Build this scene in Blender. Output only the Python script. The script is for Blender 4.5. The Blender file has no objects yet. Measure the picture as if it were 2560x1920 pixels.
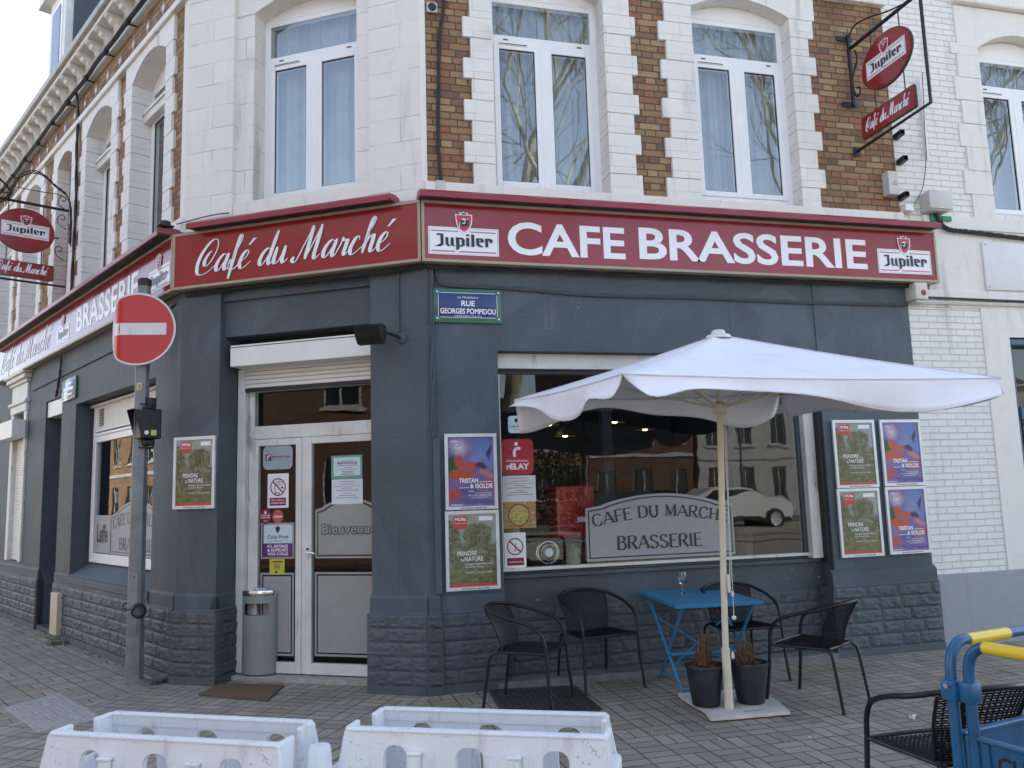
import bpy, bmesh, math, random
from mathutils import Vector, Matrix
rnd = random.Random(11)
R = math.radians
scene = bpy.context.scene
COL = scene.collection

# ---------------------------------------------------------------- camera, sky, sun, exposure
cam_d = bpy.data.cameras.new("camera"); cam = bpy.data.objects.new("camera", cam_d); COL.objects.link(cam)
cam_d.sensor_width = 36; cam_d.sensor_fit = 'HORIZONTAL'; cam_d.lens = 28.9085
cam_d.clip_start = 0.05; cam_d.clip_end = 2000
cR = Vector((0.96788578, -0.24964965, -0.02953251)); cU = Vector((-0.00444688, -0.13446082, 0.99090893)); cF = Vector((0.25135104, 0.95895534, 0.13125288))
cam.matrix_world = Matrix(((cR.x, cU.x, -cF.x, -1.00576), (cR.y, cU.y, -cF.y, -6.87006), (cR.z, cU.z, -cF.z, 1.6), (0, 0, 0, 1)))
scene.camera = cam
SUN_EL, SUN_AZ = R(36), R(55)          # azimuth clockwise from +y: the sun stands behind the cafe
w = bpy.data.worlds.new("World"); scene.world = w; w.use_nodes = True
nt = w.node_tree; nt.nodes.clear()
sky = nt.nodes.new('ShaderNodeTexSky'); sky.sky_type = 'NISHITA'; sky.sun_disc = False
sky.sun_elevation = SUN_EL; sky.sun_rotation = SUN_AZ
sky.air_density = 1.0; sky.dust_density = .35; sky.ozone_density = 1.0
bg = nt.nodes.new('ShaderNodeBackground'); bg.inputs[1].default_value = 0.105
wo = nt.nodes.new('ShaderNodeOutputWorld')
hs = nt.nodes.new('ShaderNodeHueSaturation'); hs.inputs['Saturation'].default_value = .76      # light haze over the town
nt.links.new(sky.outputs[0], hs.inputs['Color']); nt.links.new(hs.outputs[0], bg.inputs[0]); nt.links.new(bg.outputs[0], wo.inputs[0])
sl = bpy.data.lights.new("sun", 'SUN'); sl.energy = 3.0; sl.angle = R(0.5); sl.color = (1, .93, .82)
so = bpy.data.objects.new("sun", sl); COL.objects.link(so)
sd = Vector((math.sin(SUN_AZ)*math.cos(SUN_EL), math.cos(SUN_AZ)*math.cos(SUN_EL), math.sin(SUN_EL)))
so.rotation_euler = sd.to_track_quat('Z', 'Y').to_euler(); so.location = sd*40
vs = scene.view_settings; vs.view_transform = 'Standard'; vs.look = 'None'; vs.exposure = 2.3; vs.gamma = 1.0
scene.render.film_transparent = False
scene.cycles.max_bounces = 10; scene.cycles.transparent_max_bounces = 16
scene.cycles.use_denoising = True

# ---------------------------------------------------------------- mesh builder
class MB:
    def __init__(s, xf=None): s.v = []; s.f = []; s.m = []; s.mats = []; s.xf = xf; s.sm = []
    def mi(s, mat):
        if mat not in s.mats: s.mats.append(mat)
        return s.mats.index(mat)
    def add(s, vs, fs, mat, smooth=False):
        b = len(s.v)
        s.v += [tuple(s.xf(Vector(p))) if s.xf else tuple(p) for p in vs]
        k = s.mi(mat)
        for f in fs: s.f.append(tuple(b+i for i in f)); s.m.append(k); s.sm.append(smooth)
    def poly(s, pts, mat): s.add(pts, [tuple(range(len(pts)))], mat)
    def box(s, x0, x1, y0, y1, z0, z1, mat, ch=0.0):
        if x0 > x1: x0, x1 = x1, x0
        if y0 > y1: y0, y1 = y1, y0
        if z0 > z1: z0, z1 = z1, z0
        if ch <= 0:
            vs = [(x, y, z) for z in (z0, z1) for y in (y0, y1) for x in (x0, x1)]
            fs = [(0, 2, 3, 1), (4, 5, 7, 6), (0, 1, 5, 4), (2, 6, 7, 3), (0, 4, 6, 2), (1, 3, 7, 5)]
            s.add(vs, fs, mat); return
        bm = bmesh.new(); bmesh.ops.create_cube(bm, size=1)
        for v in bm.verts: v.co = Vector((x0+(v.co.x+.5)*(x1-x0), y0+(v.co.y+.5)*(y1-y0), z0+(v.co.z+.5)*(z1-z0)))
        bmesh.ops.bevel(bm, geom=bm.edges[:], offset=min(ch, (x1-x0)*.45, (y1-y0)*.45, (z1-z0)*.45), segments=2, affect='EDGES', profile=.5)
        s.bm(bm, mat)
    def bm(s, bm, mat, smooth=False):
        bm.verts.index_update()
        s.add([v.co[:] for v in bm.verts], [tuple(v.index for v in f.verts) for f in bm.faces], mat, smooth); bm.free()
    def prism(s, pts, y0, y1, mat):           # polygon in the x-z plane, extruded along y (y0 front)
        n = len(pts)
        a = sum(pts[i][0]*pts[(i+1) % n][1]-pts[(i+1) % n][0]*pts[i][1] for i in range(n))
        if a < 0: pts = pts[::-1]
        vs = [(x, y0, z) for x, z in pts]+[(x, y1, z) for x, z in pts]
        fs = [tuple(range(n)), tuple(range(2*n-1, n-1, -1))]+[((i+1) % n, i, n+i, n+(i+1) % n) for i in range(n)]
        s.add(vs, fs, mat)
    def prism_z(s, pts, z0, z1, mat):
        n = len(pts)
        a = sum(pts[i][0]*pts[(i+1) % n][1]-pts[(i+1) % n][0]*pts[i][1] for i in range(n))
        if a < 0: pts = pts[::-1]
        vs = [(x, y, z0) for x, y in pts]+[(x, y, z1) for x, y in pts]
        fs = [tuple(range(n-1, -1, -1)), tuple(range(n, 2*n))]+[(i, (i+1) % n, n+(i+1) % n, n+i) for i in range(n)]
        s.add(vs, fs, mat)
    def tube(s, pts, r, mat, seg=8, closed=False, flat=False):
        pts = [Vector(p) for p in pts]; n = len(pts)
        rr = r if isinstance(r, (list, tuple)) else [r]*n
        T = []
        for i in range(n):
            a = pts[(i-1) % n] if (closed or i > 0) else pts[i]; b = pts[(i+1) % n] if (closed or i < n-1) else pts[i]
            t = b-a; T.append(t.normalized() if t.length > 1e-9 else Vector((0, 0, 1)))
        up = Vector((0, 0, 1)) if abs(T[0].z) < .9 else Vector((1, 0, 0))
        N = (up-T[0]*up.dot(T[0])).normalized()
        vs = []; fs = []
        for i in range(n):
            N = N-T[i]*N.dot(T[i])
            N = N.normalized() if N.length > 1e-6 else T[i].orthogonal().normalized()
            B = T[i].cross(N)
            for k in range(seg):
                a = 2*math.pi*k/seg; vs.append(pts[i]+(N*math.cos(a)+B*math.sin(a))*rr[i])
        m = n if closed else n-1
        for i in range(m):
            j = (i+1) % n
            for k in range(seg):
                l = (k+1) % seg; fs.append((i*seg+k, i*seg+l, j*seg+l, j*seg+k))
        if not closed: fs.append(tuple(range(seg-1, -1, -1))); fs.append(tuple((n-1)*seg+k for k in range(seg)))
        s.add(vs, fs, mat, not flat)
    def lathe(s, prof, c, mat, seg=24, axis='z', caps=True):
        vs = []; fs = []; n = len(prof)
        for r, h in prof:
            for k in range(seg):
                a = 2*math.pi*k/seg; p = (r*math.cos(a), r*math.sin(a), h)
                if axis == 'y': p = (p[0], p[2], p[1])
                if axis == 'x': p = (p[2], p[0], p[1])
                vs.append((c[0]+p[0], c[1]+p[1], c[2]+p[2]))
        for i in range(n-1):
            for k in range(seg):
                l = (k+1) % seg; fs.append((i*seg+k, i*seg+l, (i+1)*seg+l, (i+1)*seg+k))
        if caps: fs.append(tuple(range(seg-1, -1, -1))); fs.append(tuple((n-1)*seg+k for k in range(seg)))
        s.add(vs, fs, mat, True)
    def build(s, name, parent=None, loc=(0, 0, 0), rot=0, auto=True, recalc=True):
        me = bpy.data.meshes.new(name); me.from_pydata(s.v, [], s.f)
        for m in s.mats: me.materials.append(m)
        for p, k, q in zip(me.polygons, s.m, s.sm): p.material_index = k; p.use_smooth = q
        if recalc:
            bm = bmesh.new(); bm.from_mesh(me); bmesh.ops.recalc_face_normals(bm, faces=bm.faces); bm.to_mesh(me); bm.free()
        me.update()
        if any(s.sm):
            try: me.set_sharp_from_angle(angle=R(40))
            except Exception: pass
        o = bpy.data.objects.new(name, me); COL.objects.link(o)
        o.location = loc; o.rotation_euler = rot if isinstance(rot, tuple) else (0, 0, rot)
        if parent: o.parent = parent
        return o

def tag(o, label, cat, group=None, kind=None):
    if label: o['label'] = label
    if cat: o['category'] = cat
    if group: o['group'] = group
    if kind: o['kind'] = kind
    return o
def thing(name, label, cat, loc=(0, 0, 0), rot=0, group=None):
    o = bpy.data.objects.new(name, None); COL.objects.link(o); o.empty_display_size = .1
    o.location = loc; o.rotation_euler = rot if isinstance(rot, tuple) else (0, 0, rot)
    return tag(o, label, cat, group)
def copy_tree(o, parent=None):
    kids = [c for c in bpy.data.objects if c.parent == o] if parent is None else list(o.children)
    c = o.copy(); COL.objects.link(c)
    if parent: c.parent = parent
    for k in list(o.children): copy_tree(k, c)
    return c

def holed(mb, outer, holes, y0, y1, mat):     # plate in x-z with real holes
    bm = bmesh.new(); es = []
    for loop in [outer]+holes:
        vv = [bm.verts.new((x, 0, z)) for x, z in loop]
        es += [bm.edges.new((vv[i], vv[(i+1) % len(vv)])) for i in range(len(vv))]
    bmesh.ops.triangle_fill(bm, edges=es, use_beauty=True, use_dissolve=False, normal=(0, -1, 0))
    bm.verts.index_update()
    co = [v.co.copy() for v in bm.verts]; fs = [tuple(v.index for v in f.verts) for f in bm.faces]; bm.free()
    n = len(co)
    vs = [(c.x, y0, c.z) for c in co]+[(c.x, y1, c.z) for c in co]
    F = fs+[tuple(n+i for i in f[::-1]) for f in fs]
    b = 0
    for loop in [outer]+holes:
        k = len(loop)
        for i in range(k): F.append((b+i, b+(i+1) % k, n+b+(i+1) % k, n+b+i))
        b += k
    mb.add(vs, F, mat)
def rrect(x0, x1, z0, z1, r, n=5):
    out = []
    for cx, cz, a0 in ((x1-r, z1-r, 0), (x0+r, z1-r, 90), (x0+r, z0+r, 180), (x1-r, z0+r, 270)):
        for i in range(n+1):
            a = R(a0+90*i/n); out.append((cx+r*math.cos(a), cz+r*math.sin(a)))
    return out
def ell(cx, cz, rx, rz, n=40): return [(cx+rx*math.cos(2*math.pi*i/n), cz+rz*math.sin(2*math.pi*i/n)) for i in range(n)]
def crom(pts, n=6, closed=False):             # Catmull-Rom through points
    P = [Vector(p) for p in pts]; m = len(P); out = []
    rng = m if closed else m-1
    for i in range(rng):
        if closed: a, b, c, d = P[(i-1) % m], P[i], P[(i+1) % m], P[(i+2) % m]
        else: a, b, c, d = P[max(i-1, 0)], P[i], P[i+1], P[min(i+2, m-1)]
        for k in range(n):
            t = k/n
            out.append(.5*((2*b)+(c-a)*t+(2*a-5*b+4*c-d)*t*t+(3*b-a-3*c+d)*t**3))
    if not closed: out.append(P[-1])
    return out

# ---------------------------------------------------------------- materials
class NT:
    def __init__(s, name):
        s.mat = bpy.data.materials.new(name); s.mat.use_nodes = True; s.t = s.mat.node_tree; s.t.nodes.clear()
        s.out = s.n('ShaderNodeOutputMaterial'); s.b = s.n('ShaderNodeBsdfPrincipled')
        s.l(s.b.outputs[0], s.out.inputs[0])
    def n(s, ty, **k):
        q = s.t.nodes.new(ty)
        for a, v in k.items(): setattr(q, a, v)
        return q
    def l(s, a, b): s.t.links.new(a, b)
    def obj(s): return s.n('ShaderNodeTexCoord').outputs['Object']
    def math(s, op, a, b=None, c=None, clamp=False):
        q = s.n('ShaderNodeMath', operation=op); q.use_clamp = clamp
        for i, x in enumerate((a, b, c)):
            if x is None: continue
            if isinstance(x, (int, float)): q.inputs[i].default_value = x
            else: s.l(x, q.inputs[i])
        return q.outputs[0]
    def noise(s, vec, scale, detail=4, rough=.55, dist=0):
        q = s.n('ShaderNodeTexNoise'); q.inputs['Scale'].default_value = scale; q.inputs['Detail'].default_value = detail
        q.inputs['Roughness'].default_value = rough; q.inputs['Distortion'].default_value = dist
        if vec is not None: s.l(vec, q.inputs['Vector'])
        return q.outputs['Fac']
    def ramp(s, fac, stops, interp='LINEAR'):
        q = s.n('ShaderNodeValToRGB'); q.color_ramp.interpolation = interp
        e = q.color_ramp.elements
        while len(e) < len(stops): e.new(.5)
        for i, (p, c) in enumerate(stops):
            e[i].position = p; e[i].color = (c, c, c, 1) if isinstance(c, (int, float)) else (*c, 1)
        if fac is not None: s.l(fac, q.inputs[0])
        return q.outputs[0]
    def mix(s, fac, a, b, mode='MIX'):
        q = s.n('ShaderNodeMix', data_type='RGBA', blend_type=mode)
        for i, x in ((0, fac), (6, a), (7, b)):
            if isinstance(x, (int, float)): q.inputs[i].default_value = x
            elif isinstance(x, tuple): q.inputs[i].default_value = (*x, 1)
            else: s.l(x, q.inputs[i])
        return q.outputs[2]
    def maprange(s, v, a, b, c=0, d=1):
        q = s.n('ShaderNodeMapRange', interpolation_type='SMOOTHSTEP'); s.l(v, q.inputs[0])
        for i, x in ((1, a), (2, b), (3, c), (4, d)): q.inputs[i].default_value = x
        return q.outputs[0]
    def bump(s, h, strength=.3, dist=.01):
        q = s.n('ShaderNodeBump'); q.inputs['Strength'].default_value = strength; q.inputs['Distance'].default_value = dist
        s.l(h, q.inputs['Height']); s.l(q.outputs[0], s.b.inputs['Normal'])
    def scalev(s, vec, x, y, z):
        q = s.n('ShaderNodeMapping'); q.inputs['Scale'].default_value = (x, y, z); s.l(vec, q.inputs[0]); return q.outputs[0]
    def sep(s, vec):
        q = s.n('ShaderNodeSeparateXYZ'); s.l(vec, q.inputs[0]); return q.outputs
    def comb(s, x, y, z=0.0):
        q = s.n('ShaderNodeCombineXYZ')
        for i, v in enumerate((x, y, z)):
            if isinstance(v, (int, float)): q.inputs[i].default_value = v
            else: s.l(v, q.inputs[i])
        return q.outputs[0]
    def white(s, vec):
        q = s.n('ShaderNodeTexWhiteNoise', noise_dimensions='3D'); s.l(vec, q.inputs[0]); return q.outputs[0]
    def set(s, col=None, rough=None, metal=None, spec=None, coat=None):
        for k, v in (('Base Color', col), ('Roughness', rough), ('Metallic', metal), ('Specular IOR Level', spec), ('Coat Weight', coat)):
            if v is None: continue
            if isinstance(v, (int, float)): s.b.inputs[k].default_value = v
            elif isinstance(v, tuple): s.b.inputs[k].default_value = (*v, 1)
            else: s.l(v, s.b.inputs[k])
        return s

def plain(name, col, rough=.6, metal=0.0, var=.12, scale=9, bump=None, spec=.5, dirt=None):
    m = NT(name); v = m.obj(); nz = m.noise(v, scale, 5)
    lo = tuple(max(0, c*(1-var)) for c in col); hi = tuple(min(1, c*(1+var)) for c in col)
    c = m.ramp(nz, [(.3, lo), (.7, hi)])
    if dirt:                                   # dirt = (colour, threshold, scale)
        d = m.noise(m.scalev(v, 1, 1, .25), dirt[2], 7, .65)
        c = m.mix(m.maprange(d, dirt[1], dirt[1]+.16), c, dirt[0])
    m.set(c, m.ramp(nz, [(.2, max(0, rough-.07)), (.8, min(1, rough+.07))]), metal, spec)
    if bump: m.bump(m.noise(v, bump[0], 4), bump[1], bump[2] if len(bump) > 2 else .005)
    return m.mat

def brick_mask(m, v, bw, bh, mortar, offs=.5, jitter=0.0, flemish=False):
    s = m.sep(v); x, z = s[0], s[2]
    if jitter:
        x = m.math('ADD', x, m.math('MULTIPLY', m.math('SUBTRACT', m.noise(v, 7, 2), .5), jitter))
        z = m.math('ADD', z, m.math('MULTIPLY', m.math('SUBTRACT', m.noise(v, 4, 2), .5), jitter))
    zr = m.math('DIVIDE', z, bh); row = m.math('FLOOR', zr)
    xo = m.math('ADD', m.math('DIVIDE', x, bw), m.math('MULTIPLY', m.math('FLOORED_MODULO', row, 2.0), offs))
    colr = m.math('FLOOR', xo)
    fx = m.math('FRACT', xo)
    if flemish:                                # stretcher and header in turn
        P3 = bw*1.5; xo = m.math('ADD', m.math('DIVIDE', x, P3), m.math('ADD', m.math('MULTIPLY', m.math('FLOORED_MODULO', row, 2.0), .5), m.math('MULTIPLY', m.white(m.comb(row, 1.0)), .12)))
        c0 = m.math('FLOOR', xo); f0 = m.math('FRACT', xo); hd = m.math('GREATER_THAN', f0, .6667)
        fx = m.math('ADD', m.math('MULTIPLY', m.math('MULTIPLY', f0, 1.5), m.math('SUBTRACT', 1.0, hd)), m.math('MULTIPLY', m.math('MULTIPLY', m.math('SUBTRACT', f0, .6667), 3.0), hd))
        colr = m.math('ADD', m.math('MULTIPLY', c0, 2.0), hd)
        exs = m.math('ADD', bw/2, m.math('MULTIPLY', m.math('SUBTRACT', 1.0, hd), bw/2))
    fz = m.math('FRACT', zr)
    ex = m.math('MULTIPLY', m.math('MINIMUM', fx, m.math('SUBTRACT', 1.0, fx)), exs if flemish else bw)
    ez = m.math('MULTIPLY', m.math('MINIMUM', fz, m.math('SUBTRACT', 1.0, fz)), bh)
    mask = m.maprange(m.math('MINIMUM', ex, ez), mortar*.35, mortar*.65)
    return mask, m.comb(colr, row, 3.7), row

def brick(name, pal, bw, bh, mortar, mcol, bumps=.8, jitter=.004):
    m = NT(name); v = m.obj()
    mask, cid, row = brick_mask(m, v, bw, bh, mortar, .5, jitter, True)
    h = m.white(cid)
    n = len(pal)
    c = m.ramp(h, [(i/n, p) for i, p in enumerate(pal)], 'CONSTANT')
    c = m.mix(.35, c, m.ramp(m.noise(v, 60, 4), [(.3, (.05, .03, .02)), (.7, (.6, .42, .25))]), 'OVERLAY')
    c = m.mix(m.maprange(m.noise(v, 1.3, 5), .5, .8), c, (.10, .065, .045))
    c = m.mix(mask, mcol, c)
    m.set(c, .82, 0, .3)
    hh = m.math('ADD', m.math('MULTIPLY', mask, 1.0), m.math('MULTIPLY', m.noise(v, 45, 4), .35))
    m.bump(hh, bumps, .006)
    return m.mat

def painted(name, col, bw=None, bh=None, joint=.004, streak=(.32, .31, .29), amount=.5, jcol=(.38, .37, .35), bumps=.35, mort=False):
    m = NT(name); v = m.obj()
    n1 = m.noise(v, 2.2, 6, .6); n2 = m.noise(m.scalev(v, 5, 5, .7), 1.0, 6, .6)
    c = m.ramp(m.noise(v, 14, 3), [(.3, tuple(x*.95 for x in col)), (.7, col)])
    c = m.mix(m.math('MULTIPLY', m.maprange(n2, .53, .78), amount), c, streak)
    c = m.mix(m.math('MULTIPLY', m.maprange(n1, .6, .74), amount*.55), c, tuple(x*.62 for x in col))
    # small spots where the paint has come off
    c = m.mix(m.maprange(m.noise(v, 7.5, 6, .7), .71, .74), c, (.33, .3, .26))
    hh = m.math('MULTIPLY', m.noise(v, 60, 4), .4)
    if bw:
        mask, cid, row = brick_mask(m, v, bw, bh, joint, .5, .006)
        wv = m.white(cid)
        c = m.mix(.10, c, m.ramp(wv, [(0, .55), (1, 1.0)]), 'MULTIPLY')
        fade = m.maprange(m.noise(v, 3.1, 3), .35, .6) if not mort else 1.0
        jm = m.math('MULTIPLY', m.math('SUBTRACT', 1.0, mask), fade)
        c = m.mix(m.math('MULTIPLY', jm, .9), c, jcol)
        hh = m.math('ADD', hh, m.math('MULTIPLY', mask, 1.0 if mort else .5))
    m.set(c, .7, 0, .35); m.bump(hh, bumps, .006)
    return m.mat

def stucco(name, col, chips=.0, rough=.62):
    m = NT(name); v = m.obj()
    n1 = m.noise(v, 1.2, 6, .6)
    c = m.ramp(n1, [(.25, tuple(x*.78 for x in col)), (.5, col), (.75, tuple(x*1.3 for x in col))])
    c = m.mix(.3, c, m.ramp(m.noise(v, 75, 3), [(.3, .28), (.7, .72)]), 'OVERLAY')
    c = m.mix(m.math('MULTIPLY', m.maprange(m.noise(m.scalev(v, 6, 6, .5), 1, 5), .55, .8), .4), c, tuple(x*1.5 for x in col))
    pt = m.maprange(m.noise(m.scalev(v, 1, 1, .7), .9, 3, .5, .8), .52, .545)                      # areas painted over later
    c = m.mix(m.math('MULTIPLY', pt, .22), c, tuple(x*1.9 for x in col))
    dr = m.math('MULTIPLY', m.maprange(m.noise(m.scalev(v, 16, 16, .55), 1, 5, .6), .6, .72), m.maprange(m.noise(v, 1.7, 3), .45, .6))
    c = m.mix(m.math('MULTIPLY', dr, .35), c, (.17, .165, .15))
    if chips:
        ch = m.math('MULTIPLY', m.maprange(m.noise(m.scalev(v, 1, 1, 2.4), 15, 8, .75), .69-chips, .71-chips), m.maprange(m.noise(m.scalev(v, 1, 1, 3), 1.3, 3), .48, .6))
        c = m.mix(ch, c, (.5, .48, .44))
    m.set(c, rough, 0, .45)
    m.bump(m.math('ADD', m.noise(v, 95, 4), m.math('MULTIPLY', m.noise(v, 26, 3), .8)), .75, .006)
    return m.mat

def paver(name):
    m = NT(name); v = m.obj(); S = .205
    s = m.sep(v)
    x = m.math('ADD', s[0], m.math('MULTIPLY', m.math('SUBTRACT', m.noise(v, 3, 2), .5), .022))
    y = m.math('ADD', s[1], m.math('MULTIPLY', m.math('SUBTRACT', m.noise(m.scalev(v, 1, 1, 1), 2.6, 2), .5), .022))
    xs, ys = m.math('DIVIDE', x, S), m.math('DIVIDE', y, S)
    cx, cy = m.math('FLOOR', xs), m.math('FLOOR', ys); fx, fy = m.math('FRACT', xs), m.math('FRACT', ys)
    par = m.math('FLOORED_MODULO', m.math('ADD', cx, cy), 2.0)
    flip = m.math('GREATER_THAN', m.white(m.comb(cx, cy, 8.1)), .7)
    sel = m.math('ABSOLUTE', m.math('SUBTRACT', par, flip))          # 1: split along x
    def pick(a, b): return m.math('ADD', m.math('MULTIPLY', a, sel), m.math('MULTIPLY', b, m.math('SUBTRACT', 1.0, sel)))
    f2x, f2y = m.math('MULTIPLY', fx, 2.0), m.math('MULTIPLY', fy, 2.0)
    half = pick(m.math('FLOOR', f2x), m.math('FLOOR', f2y))
    def edge(f, L): return m.math('MULTIPLY', m.math('MINIMUM', f, m.math('SUBTRACT', 1.0, f)), L)
    ex = pick(edge(m.math('FRACT', f2x), S/2), edge(fx, S)); ey = pick(edge(fy, S), edge(m.math('FRACT', f2y), S/2))
    d = m.math('MINIMUM', ex, ey)
    wj = m.math('ADD', .0022, m.math('MULTIPLY', m.noise(v, 5, 3), .0045))
    mask = m.maprange(m.math('SUBTRACT', d, wj), -.0015, .0025)
    wn = m.white(m.comb(cx, cy, m.math('ADD', half, m.math('MULTIPLY', sel, 3.0))))
    c = m.ramp(wn, [(0, (.265, .232, .182)), (.5, (.308, .27, .212)), (1, (.36, .315, .246))])
    c = m.mix(.5, c, m.ramp(m.noise(v, 120, 3), [(.3, .25), (.7, .75)]), 'OVERLAY')
    c = m.mix(m.maprange(m.noise(v, .9, 5), .5, .75), c, (.22, .21, .145))          # moss and damp
    c = m.mix(m.math('MULTIPLY', m.maprange(m.noise(v, 2.4, 6, .7), .54, .70), .6), c, (.12, .112, .098))
    c = m.mix(m.math('MULTIPLY', m.maprange(m.noise(v, 13, 4, .6), .66, .70), .7), c, (.085, .08, .072))
    c = m.mix(m.maprange(m.noise(v, 9, 3), .76, .79), c, (.36, .35, .33))
    jc = m.ramp(m.noise(v, 1.7, 4), [(.35, (.045, .042, .037)), (.5, (.10, .095, .08)), (.65, (.07, .075, .045))])
    c = m.mix(mask, jc, c)
    m.set(c, .85, 0, .3)
    hh = m.math('ADD', m.math('MULTIPLY', mask, 1.0), m.math('MULTIPLY', m.noise(v, 90, 3), .25))
    hh = m.math('ADD', hh, m.math('MULTIPLY', wn, .35))
    m.bump(hh, .7, .006)
    return m.mat

def glass(name, ior=1.6, tint=(.9, .95, .95)):
    m = NT(name); m.t.nodes.remove(m.b)
    tr = m.n('ShaderNodeBsdfTransparent'); tr.inputs[0].default_value = (*tint, 1)
    gl = m.n('ShaderNodeBsdfGlossy'); gl.inputs['Roughness'].default_value = .0
    # faint waviness of real panes
    bp = m.n('ShaderNodeBump'); bp.inputs['Strength'].default_value = .06; bp.inputs['Distance'].default_value = .02
    m.l(m.noise(m.obj(), 1.6, 2), bp.inputs['Height']); m.l(bp.outputs[0], gl.inputs['Normal'])
    fr = m.n('ShaderNodeFresnel'); fr.inputs[0].default_value = ior
    ge = m.n('ShaderNodeNewGeometry'); k = m.math('MULTIPLY', fr.outputs[0], m.math('SUBTRACT', 1.0, ge.outputs['Backfacing']))
    mx = m.n('ShaderNodeMixShader'); m.l(k, mx.inputs[0]); m.l(tr.outputs[0], mx.inputs[1]); m.l(gl.outputs[0], mx.inputs[2])
    m.l(mx.outputs[0], m.out.inputs[0])
    return m.mat

def emit(name, col, s):
    m = NT(name); m.set(col, .4); m.b.inputs['Emission Color'].default_value = (*col, 1); m.b.inputs['Emission Strength'].default_value = s
    return m.mat

M = {}
M['brick'] = brick('ochre_brick', [(.35, .205, .115), (.32, .215, .12), (.40, .275, .155), (.30, .15, .095), (.37, .25, .14), (.255, .16, .10), (.42, .30, .18), (.215, .13, .09), (.34, .22, .125), (.32, .175, .105)], .222, .0667, .011, (.085, .07, .058))
M['brick_red'] = brick('red_brick', [(.19, .10, .07), (.16, .08, .055), (.2, .12, .08), (.14, .07, .05)], .222, .0667, .012, (.2, .17, .14))
M['orange_brick'] = brick('ochre_house_brick', [(.30, .19, .10), (.26, .155, .085), (.34, .215, .12)], .222, .0667, .01, (.34, .28, .2))
M['stone'] = painted('white_painted_stone', (.775, .75, .705), .52, .2, .005, amount=.6)
M['stone_b'] = painted('white_painted_ashlar', (.775, .75, .705), .66, .225, .0065, amount=.7, jcol=(.36, .35, .33))
M['stone_plain'] = painted('white_painted_render', (.755, .73, .685), amount=.75)
M['white_brick'] = painted('white_painted_brick', (.79, .775, .735), .222, .0667, .008, amount=.5, bumps=1.0, mort=True, jcol=(.56, .545, .51))
M['grey_render'] = painted('grey_painted_render', (.32, .335, .36), amount=.35, streak=(.2, .2, .2))
M['slate'] = stucco('slate_paint', (.066, .085, .099), chips=.028)
M['slate_chip'] = stucco('slate_paint_chipped', (.063, .079, .092), chips=.06)
M['slate_dark'] = stucco('slate_paint_plinth', (.068, .081, .091), chips=.022, rough=.55)
M['paver'] = paver('grey_pavers')
M['asphalt'] = plain('asphalt', (.055, .055, .055), .9, 0, .3, 30, (120, .6))
M['kerb'] = plain('kerb_stone', (.24, .235, .225), .85, 0, .2, 20, (60, .3))
M['concrete'] = plain('concrete_strip', (.17, .168, .16), .85, 0, .25, 12, (90, .4))
M['sill_stone'] = plain('worn_sill_stone', (.36, .33, .29), .7, 0, .2, 12, (60, .3))
M['pvc'] = plain('white_pvc', (.8, .8, .8), .35, 0, .03, 3, dirt=((.45, .43, .4), .66, 5))
M['pvc_old'] = plain('weathered_white_paint', (.66, .65, .6), .5, 0, .1, 5, dirt=((.3, .27, .22), .58, 6))
M['shutter'] = plain('white_shutter', (.74, .73, .7), .4, 0, .04, 4, dirt=((.4, .38, .34), .64, 4))
M['gasket'] = plain('black_gasket', (.02, .02, .022), .6)
M['glass'] = glass('window_glass', 1.68); M['glass_door'] = glass('door_glass', 1.5)
M['glass_up'] = glass('upper_window_glass', 2.75)
M['curtain'] = plain('sheer_curtain', (.33, .34, .35), .9, 0, .2, 3)
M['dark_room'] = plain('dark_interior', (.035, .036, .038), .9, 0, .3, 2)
M['black'] = plain('black_void', (.012, .012, .014), .9)
M['red_sign'] = plain('red_sign_panel', (.26, .019, .026), .14, 0, .08, 2.5, spec=.55)
M['red_hood'] = plain('red_hood_paint', (.25, .022, .034), .32, 0, .1, 4)
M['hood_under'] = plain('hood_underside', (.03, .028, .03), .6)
M['beige'] = plain('beige_trim', (.36, .30, .21), .45, 0, .08, 6)
M['sign_white'] = plain('sign_white', (.80, .80, .82), .3, 0, .02, 4)
M['sign_black'] = plain('sign_black', (.014, .014, .018), .35)
M['logo_red'] = plain('logo_red', (.52, .03, .06), .3, 0, .05)
M['pink_red'] = plain('logo_line_red', (.50, .10, .14), .3, 0, .05)
M['steel'] = plain('galvanised_steel', (.21, .22, .23), .5, .3, .22, 9, (40, .1))
M['alu'] = plain('aluminium_frame', (.66, .67, .69), .38, .25, .08, 6)
M['chrome'] = plain('chrome', (.75, .75, .76), .12, 1.0, .05)
M['iron'] = plain('black_iron', (.018, .018, .02), .45, .3, .3, 20)
M['cable'] = plain('black_cable', (.015, .015, .017), .55)
M['cable_grey'] = plain('painted_cable', (.06, .07, .08), .6)
M['cable_white'] = plain('white_cable', (.6, .6, .57), .55)
M['tin'] = plain('grey_box_plastic', (.52, .52, .49), .5, 0, .06, 5)
M['green'] = plain('green_plastic', (.03, .22, .12), .45)
M['zinc'] = plain('zinc_gutter', (.42, .40, .36), .5, .2, .15, 3, dirt=((.2, .18, .15), .55, 3))
M['tile'] = plain('roof_tile', (.10, .075, .06), .8, 0, .4, 6, (9, .8, .03))
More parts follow.
